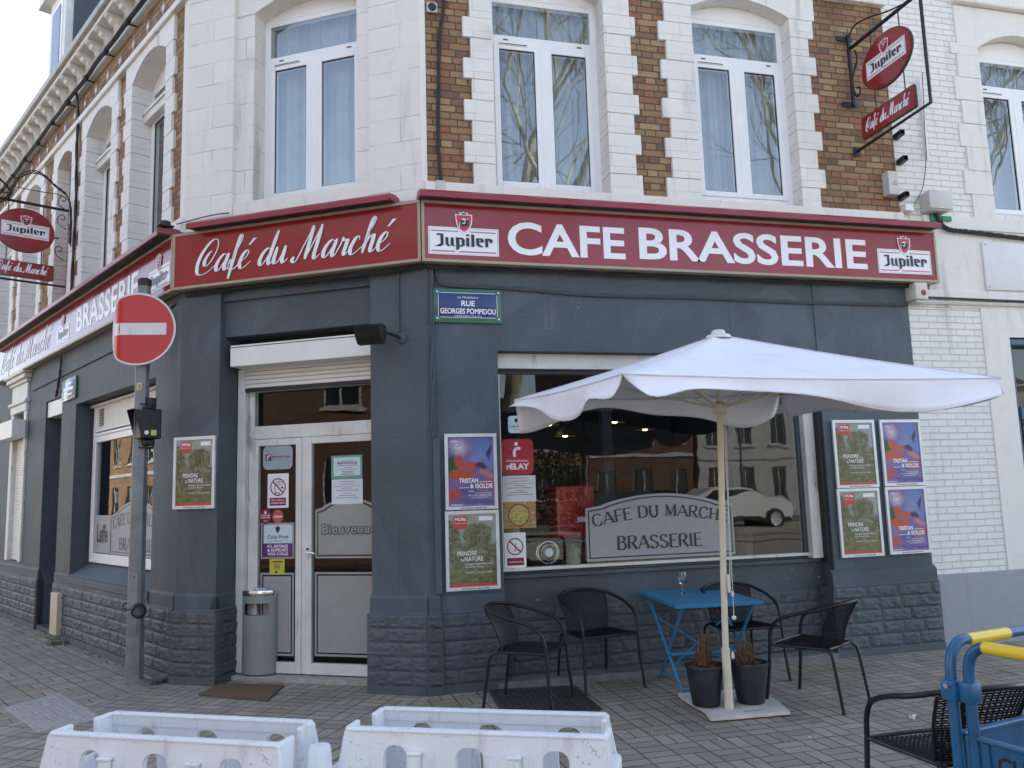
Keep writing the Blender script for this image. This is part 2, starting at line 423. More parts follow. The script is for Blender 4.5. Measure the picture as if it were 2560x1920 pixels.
# ---------------------------------------------------------------- lettering
_tc = {}
def glyphs(s, bold=0.0):
    k = (s, bold)
    if k not in _tc:
        c = bpy.data.curves.new('lettering', 'FONT'); c.body = s; c.size = 1; c.offset = bold; c.align_x = 'LEFT'; c.resolution_u = 4
        o = bpy.data.objects.new('lettering', c); me = o.to_mesh()
        vs = [(v.co.x, v.co.y) for v in me.vertices]; fs = [tuple(p.vertices) for p in me.polygons]
        o.to_mesh_clear(); bpy.data.objects.remove(o); bpy.data.curves.remove(c)
        _tc[k] = (vs, fs)
    return _tc[k]
def text(mb, s, u0, u1, z0, h, y, mat, bold=0.0, align='l', keep=True, skew=0.0):
    """flat lettering facing -y: baseline z0, cap height h; u1 = right limit (stretched to it when keep is False)"""
    vs, fs = glyphs(s, bold)
    if not vs: return
    x0 = min(v[0] for v in vs); x1 = max(v[0] for v in vs)
    k = h/.70; kx = k
    if u1 is not None:
        wdt = (x1-x0)*k
        if not keep or wdt > (u1-u0): kx = (u1-u0)/(x1-x0)
        elif align == 'c': u0 = (u0+u1)/2-wdt/2
        elif align == 'r': u0 = u1-wdt
    mb.add([(u0+(vx-x0)*kx+skew*vy*k, y, z0+vy*k) for vx, vy in vs], fs, mat)

def ribbon(mb, pts, wf, y, mat):
    """stroke along pts (x,z); wf(i,dir,t) gives half width"""
    P = [Vector((p[0], p[1])) for p in pts]; n = len(P); L = []; Rr = []
    for i in range(n):
        a = P[max(i-1, 0)]; b = P[min(i+1, n-1)]; t = (b-a).normalized() if (b-a).length > 1e-9 else Vector((1, 0))
        nr = Vector((-t.y, t.x)); wd = wf(i, t, i/(n-1)); L.append(P[i]+nr*wd); Rr.append(P[i]-nr*wd)
    vs = [(p.x, y, p.y) for p in L]+[(p.x, y, p.y) for p in Rr]
    mb.add(vs, [(i, i+1, n+i+1, n+i) for i in range(n-1)], mat)

# brush script: centre lines in letter units (x-height 1), sheared when drawn
SCRIPT = {
 'C': (1.45, [[(.98, 1.28), (.78, 1.12), (.6, .72), (.68, .42), (.95, .5), (1.25, 1.05), (1.34, 1.62), (1.12, 1.98), (.72, 1.84), (.28, 1.2), (.12, .5), (.25, 0.0), (.62, -.12), (1.05, .05), (1.45, .4)]]),
 'a': (.98, [[(.74, .86), (.5, 1.0), (.2, .68), (.1, .25), (.24, .01), (.45, .2), (.7, .72)], [(.84, 1.02), (.74, .55), (.7, .2), (.82, .01), (1.02, .26)]]),
 'f': (.72, [[(.0, .25), (.32, .95), (.58, 1.7), (.56, 2.02), (.42, 1.95), (.34, 1.3), (.26, .4), (.2, -.55)], [(.22, .02), (.02, .12), (.04, .55), (.26, .62)], [(.3, .0), (.5, .04), (.76, .3)]]),
 'é': (.86, [[(.08, .38), (.42, .6), (.56, .9), (.42, 1.04), (.18, .78), (.08, .3), (.24, .0), (.5, .06), (.84, .36)]]),
 'd': (1.0, [[(.74, .86), (.5, 1.0), (.2, .68), (.1, .25), (.24, .01), (.45, .2), (.7, .72)], [(.98, 2.0), (.86, 1.3), (.74, .5), (.72, .18), (.84, .01), (1.04, .26)]]),
 'u': (1.05, [[(.16, 1.0), (.1, .5), (.1, .16), (.24, .01), (.46, .2), (.66, .75)], [(.74, 1.02), (.68, .5), (.68, .16), (.82, .01), (1.05, .26)]]),
 'M': (1.75, [[(-.12, .28), (-.2, .08), (-.05, -.06), (.12, .1), (.4, .9), (.78, 1.95)], [(.78, 2.0), (.74, 1.2), (.66, .06)], [(.68, .1), (.98, .9), (1.34, 1.95)], [(1.36, 2.0), (1.3, 1.1), (1.24, .25), (1.36, .01), (1.62, .26)]]),
 'r': (.8, [[(.0, .22), (.18, .7), (.26, 1.08)], [(.26, 1.04), (.34, .86), (.56, .9), (.54, .5), (.5, .16), (.6, .01), (.82, .26)]]),
 'c': (.8, [[(.58, .8), (.5, 1.0), (.3, .9), (.1, .4), (.16, .06), (.36, .01), (.8, .36)]]),
 'h': (1.0, [[(.0, .25), (.36, 1.2), (.56, 1.8), (.5, 2.02), (.36, 1.8), (.26, 1.0), (.14, .0)], [(.2, .4), (.44, .9), (.64, .98), (.66, .6), (.62, .18), (.74, .01), (1.0, .26)]]),
 ' ': (.55, [])}
def script(mb, s, u0, u1, z0, xh, y, mat, slant=.3, thick=.105, shadow=None):
    def run(xo, zo, y, mat, kx):
        x = 0
        for ch in s:
            adv, sts = SCRIPT[ch]; q = 0
            for st in sts:
                c = crom([(px, pz, 0) for px, pz in st], 7)
                pts = [(u0+xo+(x+p.x+slant*p.y)*kx, z0+zo+p.y*xh) for p in c]
                def wf(i, t, f):
                    dn = abs(t.y)*(1 if t.y < 0 else .32)
                    return xh*(.022+thick*dn**1.5)*min(1, .55+3*min(f, 1-f))
                ribbon(mb, pts, wf, y-q*.0004, mat); q += 1
            if ch == 'é':
                b = [(.42, 1.34), (.54, 1.34), (.92, 1.72), (.66, 1.74)]
                mb.add([(u0+xo+(x+px+slant*pz)*kx, y, z0+zo+pz*xh) for px, pz in b], [(0, 1, 2, 3)], mat)
            x += adv
    tot = sum(SCRIPT[c][0] for c in s)+.3
    kx = (u1-u0)/tot if u1 else xh
    if shadow: run(xh*.04, -xh*.035, y+.0012, shadow, kx)
    run(0, 0, y, mat, kx)

# drawn capitals (unit box: x 0..w, z 0..1): straight strokes, 'c' = curve
CAPS = {
 'A': (.82, [('l', [(.03, 0), (.41, 1)], 0), ('l', [(.41, 1), (.79, 0)], 1), ('l', [(.18, .34), (.64, .34)], 0)]),
 'B': (.72, [('l', [(.12, 0), (.12, 1)], 1), ('c', [(.12, 1), (.45, .98), (.58, .76), (.42, .54), (.12, .53)], 2), ('c', [(.12, .53), (.5, .51), (.66, .27), (.5, .02), (.12, 0)], 2)]),
 'C': (.8, [('c', [(.72, .78), (.6, .95), (.42, 1.0), (.2, .88), (.09, .5), (.2, .12), (.42, 0), (.62, .06), (.74, .24)], 2)]),
 'D': (.8, [('l', [(.12, 0), (.12, 1)], 1), ('c', [(.12, 1), (.46, .98), (.69, .78), (.73, .5), (.69, .22), (.46, .02), (.12, 0)], 2)]),
 'E': (.66, [('l', [(.12, 0), (.12, 1)], 1), ('l', [(.12, 1), (.6, 1)], 0), ('l', [(.12, .53), (.5, .53)], 0), ('l', [(.12, 0), (.62, 0)], 0)]),
 'F': (.62, [('l', [(.12, 0), (.12, 1)], 1), ('l', [(.12, 1), (.58, 1)], 0), ('l', [(.12, .5), (.48, .5)], 0)]),
 'H': (.8, [('l', [(.12, 0), (.12, 1)], 1), ('l', [(.68, 0), (.68, 1)], 1), ('l', [(.12, .52), (.68, .52)], 0)]),
 'I': (.3, [('l', [(.15, 0), (.15, 1)], 1)]),
 'M': (.95, [('l', [(.12, 0), (.14, 1)], 0), ('l', [(.14, 1), (.47, .12)], 1), ('l', [(.47, .12), (.81, 1)], 0), ('l', [(.81, 1), (.83, 0)], 1)]),
 'R': (.76, [('l', [(.12, 0), (.12, 1)], 1), ('c', [(.12, 1), (.5, .98), (.62, .75), (.5, .52), (.12, .5)], 2), ('l', [(.36, .5), (.72, -.02)], 1)]),
 'S': (.68, [('c', [(.58, .8), (.46, .96), (.28, .98), (.12, .84), (.14, .64), (.34, .52), (.56, .38), (.6, .18), (.44, .02), (.24, 0), (.08, .2)], 2)]),
 'U': (.78, [('c', [(.12, 1), (.12, .32), (.24, .04), (.42, 0), (.58, .06), (.66, .32), (.66, 1)], 1)]), ' ': (.36, [])}
def caps(mb, s, u0, u1, z0, h, y, mat, serif=True, thick=.075, thin=.028, base=None, gap=.06):
    """base(t)->(dz, slope) bends the base line"""
    tot = sum(CAPS[c][0]+gap for c in s)-gap; kx = (u1-u0)/tot; x = 0
    for ch in s:
        adv, sts = CAPS[ch]; q = 0
        mid = u0+(x+adv/2)*kx
        dz, sl = base((mid-u0)/(u1-u0)) if base else (0, 0)
        def T(px, pz):
            gx = u0+(x+px)*kx; return (gx-sl*pz*h, z0+dz+pz*h+sl*(gx-mid))
        for ty, pts, wt in sts:
            pp = [tuple(v)[:2] for v in crom([(a, b, 0) for a, b in pts], 6)] if ty == 'c' else [tuple(Vector(pts[0]).lerp(Vector(pts[1]), k/3)) for k in range(4)]
            P = [T(*p) for p in pp]
            if wt == 2: wf = lambda i, t, f: h*(thin+(thick-thin)*abs(t.y)**1.3)
            else: wf = lambda i, t, f, wt=wt: h*(thick if wt else thin)
            ribbon(mb, P, wf, y-q*.0004, mat); q += 1
            if serif and ty == 'l' and abs(pts[0][1]-pts[1][1]) > .4:
                for e in pts:
                    zz = .015 if e[1] < .5 else .985
                    ribbon(mb, [T(e[0]-.13, zz+(.02 if e[1] < .5 else -.02)), T(e[0], zz), T(e[0]+.13, zz+(.02 if e[1] < .5 else -.02))], lambda i, t, f: h*.02, y-q*.0004, mat); q += 1
            if serif and ty == 'l' and abs(pts[0][1]-pts[1][1]) < .1 and ch in 'EF':
                e = pts[1]; ribbon(mb, [T(e[0], e[1]-.1), T(e[0], e[1]+.1)], lambda i, t, f: h*.022, y-q*.0004, mat); q += 1
        x += adv+gap
def BOLD(mb, s, u0, u1, z0, h, y, mat):       # heavy grotesque capitals
    b = .022; vs, fs = glyphs(s, b)
    x0 = min(v[0] for v in vs); x1 = max(v[0] for v in vs); y0 = min(v[1] for v in vs); y1 = max(v[1] for v in vs)
    mb.add([(u0+(a-x0)/(x1-x0)*(u1-u0), y, z0+(c-y0)/(y1-y0)*h) for a, c in vs], fs, mat)

# beer mark: shield with bull's head over a white panel with black broken lettering (traced in units of the panel)
def beer_logo(mb, x0, x1, z0, y, panel=True, zs=1.0):
    k = (x1-x0)/1227.0
    def T(p):
        yy = p[1]-.0615*(p[0]-770); return (x0+(p[0]-765)*k, z0+(1175-yy)*k*zs)
    def U(p): return (x0+p[0]*1227*k, z0+p[1]*465*k*zs)
    n = [0]
    def pg(pts, mat, f=T):
        n[0] += 1; mb.add([(a, y-n[0]*.00035, b) for a, b in (f(p) for p in pts)], [tuple(range(len(pts)))], mat)
    if panel:
        pg([(0, 0), (1, 0), (1, 1), (0, 1)], M['sign_white'], U)
        for a, b, c, d in ((.014, .035, .986, .042), (.014, .958, .986, .965)): pg([(a, b), (c, b), (c, d), (a, d)], M['sign_black'], U)
        for a, b, c, d in ((.014, .042, .018, .958), (.982, .042, .986, .958)): pg([(a, b), (c, b), (c, d), (a, d)], M['sign_black'], U)
    for a, b, c, d in ((.04, .835, .42, .872), (.595, .835, .96, .872), (.04, .10, .375, .14), (.43, .10, .96, .14)):
        pg([(a, b), (c, b), (c, d), (a, d)], M['pink_red'], U)
    for L in ([(890, 862), (925, 835), (1025, 842), (1027, 1030), (970, 1057), (875, 1052), (975, 1008), (972, 868)],
              [(1057, 905), (1110, 905), (1113, 1022), (1147, 1042), (1112, 1062), (1062, 1028)],
              [(1148, 910), (1200, 910), (1203, 1032), (1232, 1062), (1180, 1057), (1148, 1040)],
              [(1238, 905), (1300, 915), (1300, 1102), (1245, 1132)],
              [(1300, 915), (1345, 918), (1392, 950), (1392, 1048), (1340, 1075), (1300, 1060), (1300, 1040), (1338, 1045), (1338, 950), (1300, 945)],
              [(1412, 890), (1432, 862), (1472, 865), (1470, 897)], [(1415, 925), (1470, 925), (1473, 1070), (1418, 1068)],
              [(1505, 868), (1560, 870), (1562, 1078), (1508, 1075)],
              [(1590, 930), (1640, 934), (1645, 1030), (1722, 1087), (1650, 1083), (1592, 1047)],
              [(1640, 934), (1700, 938), (1724, 962), (1672, 960), (1640, 958)], [(1672, 958), (1724, 962), (1724, 1005), (1640, 1003), (1640, 985), (1672, 985)],
              [(1750, 940), (1800, 945), (1803, 1090), (1752, 1088)], [(1800, 945), (1845, 945), (1885, 975), (1882, 1017), (1832, 1014), (1830, 985), (1800, 980)]):
        pg(L, M['sign_black'])
    sh = [(1232, 512), (1290, 518), (1380, 530), (1470, 528), (1532, 535), (1528, 660), (1505, 740), (1455, 800), (1385, 842), (1310, 790), (1262, 715), (1240, 620)]
    pg(sh, M['sign_white'])
    c = (1384, 665); pg([(c[0]+(a-c[0])*.87, c[1]+(b-c[1])*.89) for a, b in sh], M['logo_red'])
    pg([(1300, 480), (1340, 500), (1380, 478), (1415, 503), (1462, 490), (1445, 535), (1320, 528)], M['sign_white'])
    pg([(1330, 498), (1352, 512), (1384, 495), (1408, 514), (1432, 505), (1425, 535), (1345, 530)], M['sign_black'])
    pg([(1308, 690), (1312, 620), (1345, 590), (1400, 585), (1450, 610), (1466, 660), (1455, 715), (1440, 745), (1430, 715), (1408, 750), (1392, 718), (1362, 755), (1350, 715), (1322, 735)], M['sign_black'])
    pg([(1328, 606), (1372, 592), (1420, 602), (1412, 625), (1408, 680), (1378, 690), (1340, 665), (1395, 672), (1398, 622), (1350, 620)], M['sign_white'])
    pg([(1300, 745), (1308, 650), (1318, 640), (1314, 700), (1312, 750)], M['sign_white'])
    pg([(1430, 590), (1452, 600), (1460, 580), (1452, 620), (1430, 605)], M['sign_white'])
# ---------------------------------------------------------------- frames of the three facades (x along the wall, y into the building)
FA = ((0, 0, 0), 0.0)
FB = ((-2.10355, 1.31510, 0), math.atan2(-.5240123, .8517107))
FC = ((-2.06054, 1.26934, 0), math.atan2(-.8824293, .4704451))
def W(fr, x, y, z=0.0):
    c, s = math.cos(fr[1]), math.sin(fr[1]); return Vector((fr[0][0]+c*x-s*y, fr[0][1]+s*x+c*y, z))
PAB = Vector((.034, 0, 0)); PBC = W(FB, .0325, 0)
UB0, UB1, UC1 = .0325, 2.5097, -.0326

# ---------------------------------------------------------------- ground
def bis(p, n1, n2, L):
    b = (Vector(n1)+Vector(n2)).normalized(); return p+b*(L/b.dot(Vector(n1).normalized()))
nA, nB, nC = (0, -1, 0), (-.5240123, -.8517107, 0), (-.8824293, -.4704451, 0)
PW_ = 4.7
k1, k2 = bis(PAB, nA, nB, PW_), bis(PBC, nB, nC, PW_)
i1, i2 = bis(PAB, nA, nB, -1.2), bis(PBC, nB, nC, -1.2)
def loc(fr, p):
    c, s = math.cos(-fr[1]), math.sin(-fr[1]); dx, dy = p.x-fr[0][0], p.y-fr[0][1]; return (c*dx-s*dy, s*dx+c*dy)
def sector(fr, pts, name):
    mb = MB(); mb.prism_z([loc(fr, p) for p in pts], -.3, 0, M['paver'])
    tag(mb.build(name, None, fr[0], fr[1]), None, None, kind='structure')
sector(FA, [i1, k1, Vector((26, -PW_, 0)), Vector((26, 1.2, 0))], 'pavement')
sector(FB, [i2, k2, k1, i1], 'pavement')
sector(FC, [W(FC, -40, 1.2), W(FC, -40, -PW_), k2, i2], 'pavement')
mb = MB()
def kerb(a, b):
    d = (b-a).normalized(); n = Vector((d.y, -d.x, 0)); L = (b-a).length; t = 0
    while t < L:
        e = min(t+1.0, L); p, q = a+d*(t+.004), a+d*(e-.004)
        mb.prism_z([(p.x, p.y), (q.x, q.y), (q.x+n.x*.16, q.y+n.y*.16), (p.x+n.x*.16, p.y+n.y*.16)], -.3, .003, M['kerb']); t = e
kerb(W(FC, -40, -PW_), k2); kerb(k2, k1); kerb(k1, Vector((26, -PW_, 0)))
tag(mb.build('kerb'), None, None, kind='structure')
M['square'] = plain('pale_bounce_paving', (.32, .29, .235), .85, 0, .15, 3, (40, .4))  # pale tone set for the warm sunlight it throws back at the facades
mb = MB(); mb.box(-70, 90, -27.0, -9.5, -.3, -.10, M['square']); tag(mb.build('square'), None, None, kind='structure')  # unseen ground slab added as a sunlit bounce surface for the shaded walls
mb = MB(); mb.poly([(-260, -260, -.12), (260, -260, -.12), (260, 260, -.12), (-260, 260, -.12)], M['asphalt'])
tag(mb.build('road'), None, None, kind='structure')
mb = MB(); mb.box(-60, 90, -31, -27.2, -.3, .02, M['concrete'])
tag(mb.build('pavement'), None, None, kind='structure')

# ---------------------------------------------------------------- cafe building
bld = thing('cafe_building', 'corner cafe building with slate grey ground floor under white stone and ochre brick storey', 'building')
def wallgrid(mb, u0, u1, z0, z1, y, holes, mat, jamb=None):
    us = sorted({u0, u1, *[h[0] for h in holes], *[h[1] for h in holes]}); zs = sorted({z0, z1, *[h[2] for h in holes], *[h[3] for h in holes]})
    us = [u for u in us if u0 <= u <= u1]; zs = [z for z in zs if z0 <= z <= z1]
    for a, b in zip(us, us[1:]):
        for c, d in zip(zs, zs[1:]):
            if any(h[0] <= a and b <= h[1] and h[2] <= c and d <= h[3] for h in holes): continue
            mb.poly([(a, y, c), (b, y, c), (b, y, d), (a, y, d)], mat)
    for a, b, c, d, dp in holes:
        m = jamb or mat; e = y+dp
        mb.poly([(a, y, c), (a, e, c), (a, e, d), (a, y, d)], m); mb.poly([(b, y, c), (b, y, d), (b, e, d), (b, e, c)], m)
        mb.poly([(a, y, d), (a, e, d), (b, e, d), (b, y, d)], m)
        if c > z0+1e-4: mb.poly([(a, y, c), (b, y, c), (b, e, c), (a, e, c)], m)
def hnoise(*a):
    return random.Random(hash(tuple(round(x*1000) for x in a))).random()
def rocky(mb, u0, u1, y, mat, z0=.07, z1=.635, n=5, bulge=.012, seed=0, strip=True):
    r = random.Random(seed); hh = (z1-z0)/n
    for i in range(n):
        u = u0; first = True
        while u < u1-1e-4:
            L = r.uniform(.2, .42) if not first else r.uniform(.1, .36); first = False
            e = u+L if u+L < u1-.09 else u1
            a, b, c, d = u, e, z0+i*hh, z0+(i+1)*hh
            nx = max(3, int((b-a)/.035)); nz = 5; vs = []
            tlt = r.uniform(-.35, .35); tl2 = r.uniform(-.3, .3)
            for q in range(nz+1):
                for p in range(nx+1):
                    fx, fz = p/nx, q/nz; brd = p in (0, nx) or q in (0, nz)
                    x, z = a+(b-a)*fx, c+(d-c)*fz
                    if brd: yy = y+.004; x = min(max(x, a+.002), b-.002); z = min(max(z, c+.002), d-.002)
                    else:
                        yy = y-bulge*max(.1, (.45+r.uniform(-.3, .45)+tlt*(fx-.5)+tl2*(fz-.5)))
                        x += r.uniform(-.006, .006); z += r.uniform(-.004, .004)
                    vs.append((x, yy, z))
            fs = []
            for q in range(nz):
                for p in range(nx):
                    k = q*(nx+1)+p
                    if (p+q) % 2: fs += [(k, k+1, k+nx+2), (k, k+nx+2, k+nx+1)]
                    else: fs += [(k, k+1, k+nx+1), (k+1, k+nx+2, k+nx+1)]
            mb.add(vs, fs, mat); u = e
    mb.box(u0, u1, y+.006, y+.1, z0-.02, z1, mat)
    if strip: mb.box(u0, u1, y-.006, y+.1, -.02, z0-.004, mat, .004)
def band(mb, u0, u1, y, yw, mat, z0=.635, z1=.79):     # smooth base course over the plinth: wash, face, chamfer
    mb.add([(u0, y-.02, z0), (u1, y-.02, z0), (u1, y, z0+.018), (u0, y, z0+.018), (u0, y, z1-.03), (u1, y, z1-.03), (u1, yw+.002, z1), (u0, yw+.002, z1), (u0, yw+.06, z0), (u1, yw+.06, z0)],
           [(0, 1, 2, 3), (3, 2, 5, 4), (4, 5, 6, 7), (0, 3, 4, 7, 8), (1, 9, 6, 5, 2), (0, 8, 9, 1), (8, 7, 6, 9)], mat)

S, SD, SC = M['slate'], M['slate_dark'], M['slate_chip']
# --- ground floor, facade A
WIN = (.68, 3.88, .05, 2.84)
mb = MB()
mb.poly([(.12, .03, 0), (.68, .03, 0), (.68, .03, 2.84), (.12, .03, 2.84)], S)
mb.poly([(.12, .03, 2.84), (3.88, .03, 2.84), (3.88, .03, 3.7), (.12, .03, 3.7)], S)
mb.poly([(.68, .03, 0), (.68, .3, 0), (.68, .3, 2.84), (.68, .03, 2.84)], S)
mb.poly([(.68, .03, 2.84), (.68, .3, 2.84), (3.88, .3, 2.84), (3.88, .03, 2.84)], S)
mb.poly([(3.88, .02, 0), (3.88, .02, 3.7), (3.88, .3, 3.7), (3.88, .3, 0)], S)
mb.poly([(3.88, .02, 0), (4.975, .02, 0), (4.975, .02, 3.7), (3.88, .02, 3.7)], S)
mb.poly([(4.975, .02, 0), (4.975, .2, 0), (4.975, .2, 3.7), (4.975, .02, 3.7)], S)
mb.box(.12, 5.0, .04, .25, 3.7, 4.17, S)
mb.build('painted_wall', bld)
mb = MB(); mb.poly([(.68, .215, 0), (3.88, .215, 0), (3.88, .215, .93), (.68, .215, .93)], SC)
mb.add([(.68, .215, .90), (3.88, .215, .90), (3.88, .17, .895), (.68, .17, .895), (.68, .17, .865), (3.88, .17, .865), (3.88, .215, .855), (.68, .215, .855)], [(0, 3, 2, 1), (3, 4, 5, 2), (4, 7, 6, 5)], SC)
mb.build('painted_wall', bld)
mb = MB(); rocky(mb, .14, .68, -.02, SD, seed=1); mb.build('rock_faced_plinth', bld)
mb = MB(); rocky(mb, 3.815, 5.0, -.03, SD, seed=2); mb.build('rock_faced_plinth', bld)
mb = MB(); rocky(mb, .68, 3.84, .2, SD, z0=.05, z1=.60, seed=3, bulge=.012, strip=False); mb.build('rock_faced_plinth', bld)
mb = MB(xf=lambda p: Vector((3.83+p.y, .22-p.x, p.z))); rocky(mb, 0, .235, -.01, SD, seed=4); mb.build('rock_faced_plinth', bld)
mb = MB(); band(mb, .14, .68, -.005, .03, S); mb.build('base_course', bld)
mb = MB(); band(mb, 3.83, 4.99, -.015, .02, S); mb.build('base_course', bld)
mb = MB(); mb.box(.6, 3.86, -.035, .3, -.1, .05, M['concrete'], .008); mb.build('step', bld)
# --- ground floor, facade B
mb = MB()
mb.prism_z([(UB0, 0), (.46, 0), (.46, .42), (-.1, .42)], 0, 3.6, S)
mb.build('pillar', bld, *FB)
q = [loc(FB, p) for p in (PAB, Vector((.12, 0, 0)), Vector((.12, .5, 0)))]
mb = MB(); mb.prism_z([(2.0, 0), q[0], q[1], q[2], (2.0, .42)], 0, 3.6, S); mb.build('pillar', bld, *FB)
mb = MB()
mb.box(.46, 2.0, .08, .3, 3.125, 3.46, S); mb.box(.46, 2.0, .045, .3, 3.46, 3.6, S)
vs = [(.46, .06, 3.055), (.60, .05, 3.10), (1.2, .055, 3.115), (1.7, .05, 3.14), (2.0, .06, 3.13), (2.0, .3, 3.13), (.46, .3, 3.06)]
mb.box(.46, 2.0, .3, .36, 2.95, 3.2, M['black'])
mb.build('lintel', bld, *FB)
mb = MB(); rocky(mb, UB0-.02, .49, -.035, SD, seed=5); mb.build('rock_faced_plinth', bld, *FB)
mb = MB(xf=lambda p: Vector((.475-p.y, p.x, p.z))); rocky(mb, -.035, .33, -.012, SD, seed=6, bulge=.014); mb.build('rock_faced_plinth', bld, *FB)
mb = MB(); rocky(mb, 1.965, UB1-.008, -.035, SD, seed=7); mb.build('rock_faced_plinth', bld, *FB)
mb = MB(xf=lambda p: Vector((1.98+p.y, -p.x, p.z))); rocky(mb, -.33, .035, -.012, SD, seed=17, bulge=.014); mb.build('rock_faced_plinth', bld, *FB)
mb = MB(); rocky(mb, PAB.x-.026, .145, -.04, SD, seed=8, bulge=.014); mb.build('rock_faced_plinth', bld)
mb = MB(); band(mb, UB0, .475, -.015, 0, S); mb.build('base_course', bld, *FB)
mb = MB(); band(mb, 1.985, UB1-.005, -.015, 0, S); mb.build('base_course', bld, *FB)
mb = MB(); band(mb, PAB.x, .135, -.015, 0, S); mb.build('base_course', bld)
mb = MB(xf=lambda p: Vector((.46-p.y, p.x, p.z))); band(mb, -.015, .33, -.015, 0, S); mb.build('base_course', bld, *FB)
mb = MB(); mb.box(.46, 2.0, .2, .9, -.1, .04, M['sill_stone'], .006); mb.build('door_sill', bld, *FB)
# --- ground floor, facade C
CW = [(-3.43, -.68, .76, 2.85, .24), (-4.86, -4.06, .06, 3.02, .45), (-6.72, -5.88, .83, 3.6, .12), (-9.3, -7.9, .8, 2.9, .2)]
mb = MB(); wallgrid(mb, -12, UC1, 0, 3.7, 0, CW, S); mb.box(-12, UC1-.05, .04, .25, 3.7, 4.17, S)
mb.poly([(-4.86, .45, .0), (-4.06, .45, 0), (-4.06, .45, 3.02), (-4.86, .45, 3.02)], S)
mb.box(-3.43, -.68, -.03, .2, .68, .76, S, .01)
mb.build('painted_wall', bld, *FC)
for a, b, sd_ in ((-4.06, -.06, 21), (-12, -4.86, 23)): mb = MB(); rocky(mb, a, b, -.03, SD, seed=sd_); mb.build('rock_faced_plinth', bld, *FC)
for a, b in ((-12, -4.86), (-4.06, -3.43), (-.68, UC1-.03)): mb = MB(); band(mb, a, b, -.012, 0, S); mb.build('base_course', bld, *FC)
mb = MB(); mb.box(-3.43, -.68, -.02, .05, .635, .68, S); mb.xf = lambda p: Vector((p.y, p.x, p.z)); mb.prism([(.0, .76), (.0, .775), (.24, .92), (.3, .92), (.3, .76)], -3.43, -.68, S); mb.build('window_sill', bld, *FC)

# --- upper floor
BR, ST, STB, SP = M['brick'], M['stone'], M['stone_b'], M['stone_plain']
ZS = 4.33
def quoins(mb, edge, side, z0, z1, wide, narrow, y0, y1, mat, h=.2, seed=0, flip=0):
    r = random.Random(seed); i = flip; z = z0
    while z < z1-.02:
        e = min(z+h, z1); wd = (wide if i % 2 else narrow)+r.uniform(-.006, .006); o = r.uniform(-.003, .003)
        a, b = (edge, edge+wd) if side > 0 else (edge-wd, edge)
        mb.box(a, b, y0+o, y1, z+.0018, e-.0018, mat, .006); z = e; i += 1
def arch(mb, u0, u1, z, rise, ztop, y0, y1, mat, ext0, ext1):
    n = 14; pts = [(u0+(u1-u0)*i/n, z+rise*(1-(2*i/n-1)**2)) for i in range(n+1)]
    mb.prism([(ext0, ztop), (ext0, z), *pts, (ext1, z), (ext1, ztop)], y0, y1, mat)
def upper(fr, u0, u1, holes, name='upper_wall', mat=BR, y=.02):
    mb = MB(); wallgrid(mb, u0, u1, 4.17, 7.4, y, holes, mat); return mb.build(name, bld, *fr)
HA = [(.70, 1.80, 4.33, 6.5, .25), (2.735, 3.83, 4.33, 6.5, .25)]
grow = lambda hs: [(a-.03, b+.03, c, d, e) for a, b, c, d, e in hs]
upper(FA, .08, 4.985, grow(HA))
for (a, b, *_), (wl, nl), (wr, nr_), f in zip(HA, ((.28, .205), (.36, .29)), ((.33, .27), (.28, .21)), (0, 1)):
    mb = MB(); quoins(mb, a, -1, ZS, 6.33, wl, nl, -.012, .25, ST, seed=int(a*10), flip=f); quoins(mb, b, 1, ZS, 6.33, wr, nr_, -.012, .25, ST, seed=int(b*10), flip=1-f)
    arch(mb, a, b, 6.33, .14, 6.6, -.014, .26, SP, a-.3, b+.3); mb.build('stone_surround', bld)
mb = MB(); mb.box(.06, 4.99, -.03, .25, 4.17, ZS-.002, SP, .006)
mb.build('sill_course', bld)
mb = MB(); mb.box(PAB.x-.01, 5.0, -.05, .1, 6.602, 6.68, SP, .01); mb.build('string_course', bld)
mb = MB(); mb.box(PAB.x-.005, .082, -.004, .05, 4.33, 6.6, SP)
mb.build('stone_trim', bld)
# B: white ashlar, pilasters proud of the window bay
HB = [(.75, 1.85, 4.40, 6.5, .27)]
upper(FB, .4, 2.1, HB, 'ashlar_wall', STB, .06)
mb = MB(); mb.prism_z([(UB0, 0), (.56, 0), (.56, .2), (-.1, .3)], 4.17, 7.4, STB); mb.build('pilaster', bld, *FB)
q = [loc(FB, p) for p in (PAB, Vector((.08, 0, 0)), Vector((.1, .3, 0)))]
mb = MB(); mb.prism_z([(2.0, 0), q[0], q[1], q[2], (2.0, .3)], 4.17, 7.4, STB); mb.build('pilaster', bld, *FB)
mb = MB(); arch(mb, .75, 1.85, 6.31, .14, 6.6, .052, .33, SP, .562, 1.998); mb.build('stone_lintel', bld, *FB)
mb = MB(); mb.box(.56, 2.0, .02, .3, 4.17, 4.40, SP, .006); mb.build('window_sill', bld, *FB)
mb = MB(); mb.box(UB0-.03, UB1+.02, -.05, .1, 6.602, 6.68, SP, .01)
mb.build('stone_trim', bld, *FB)
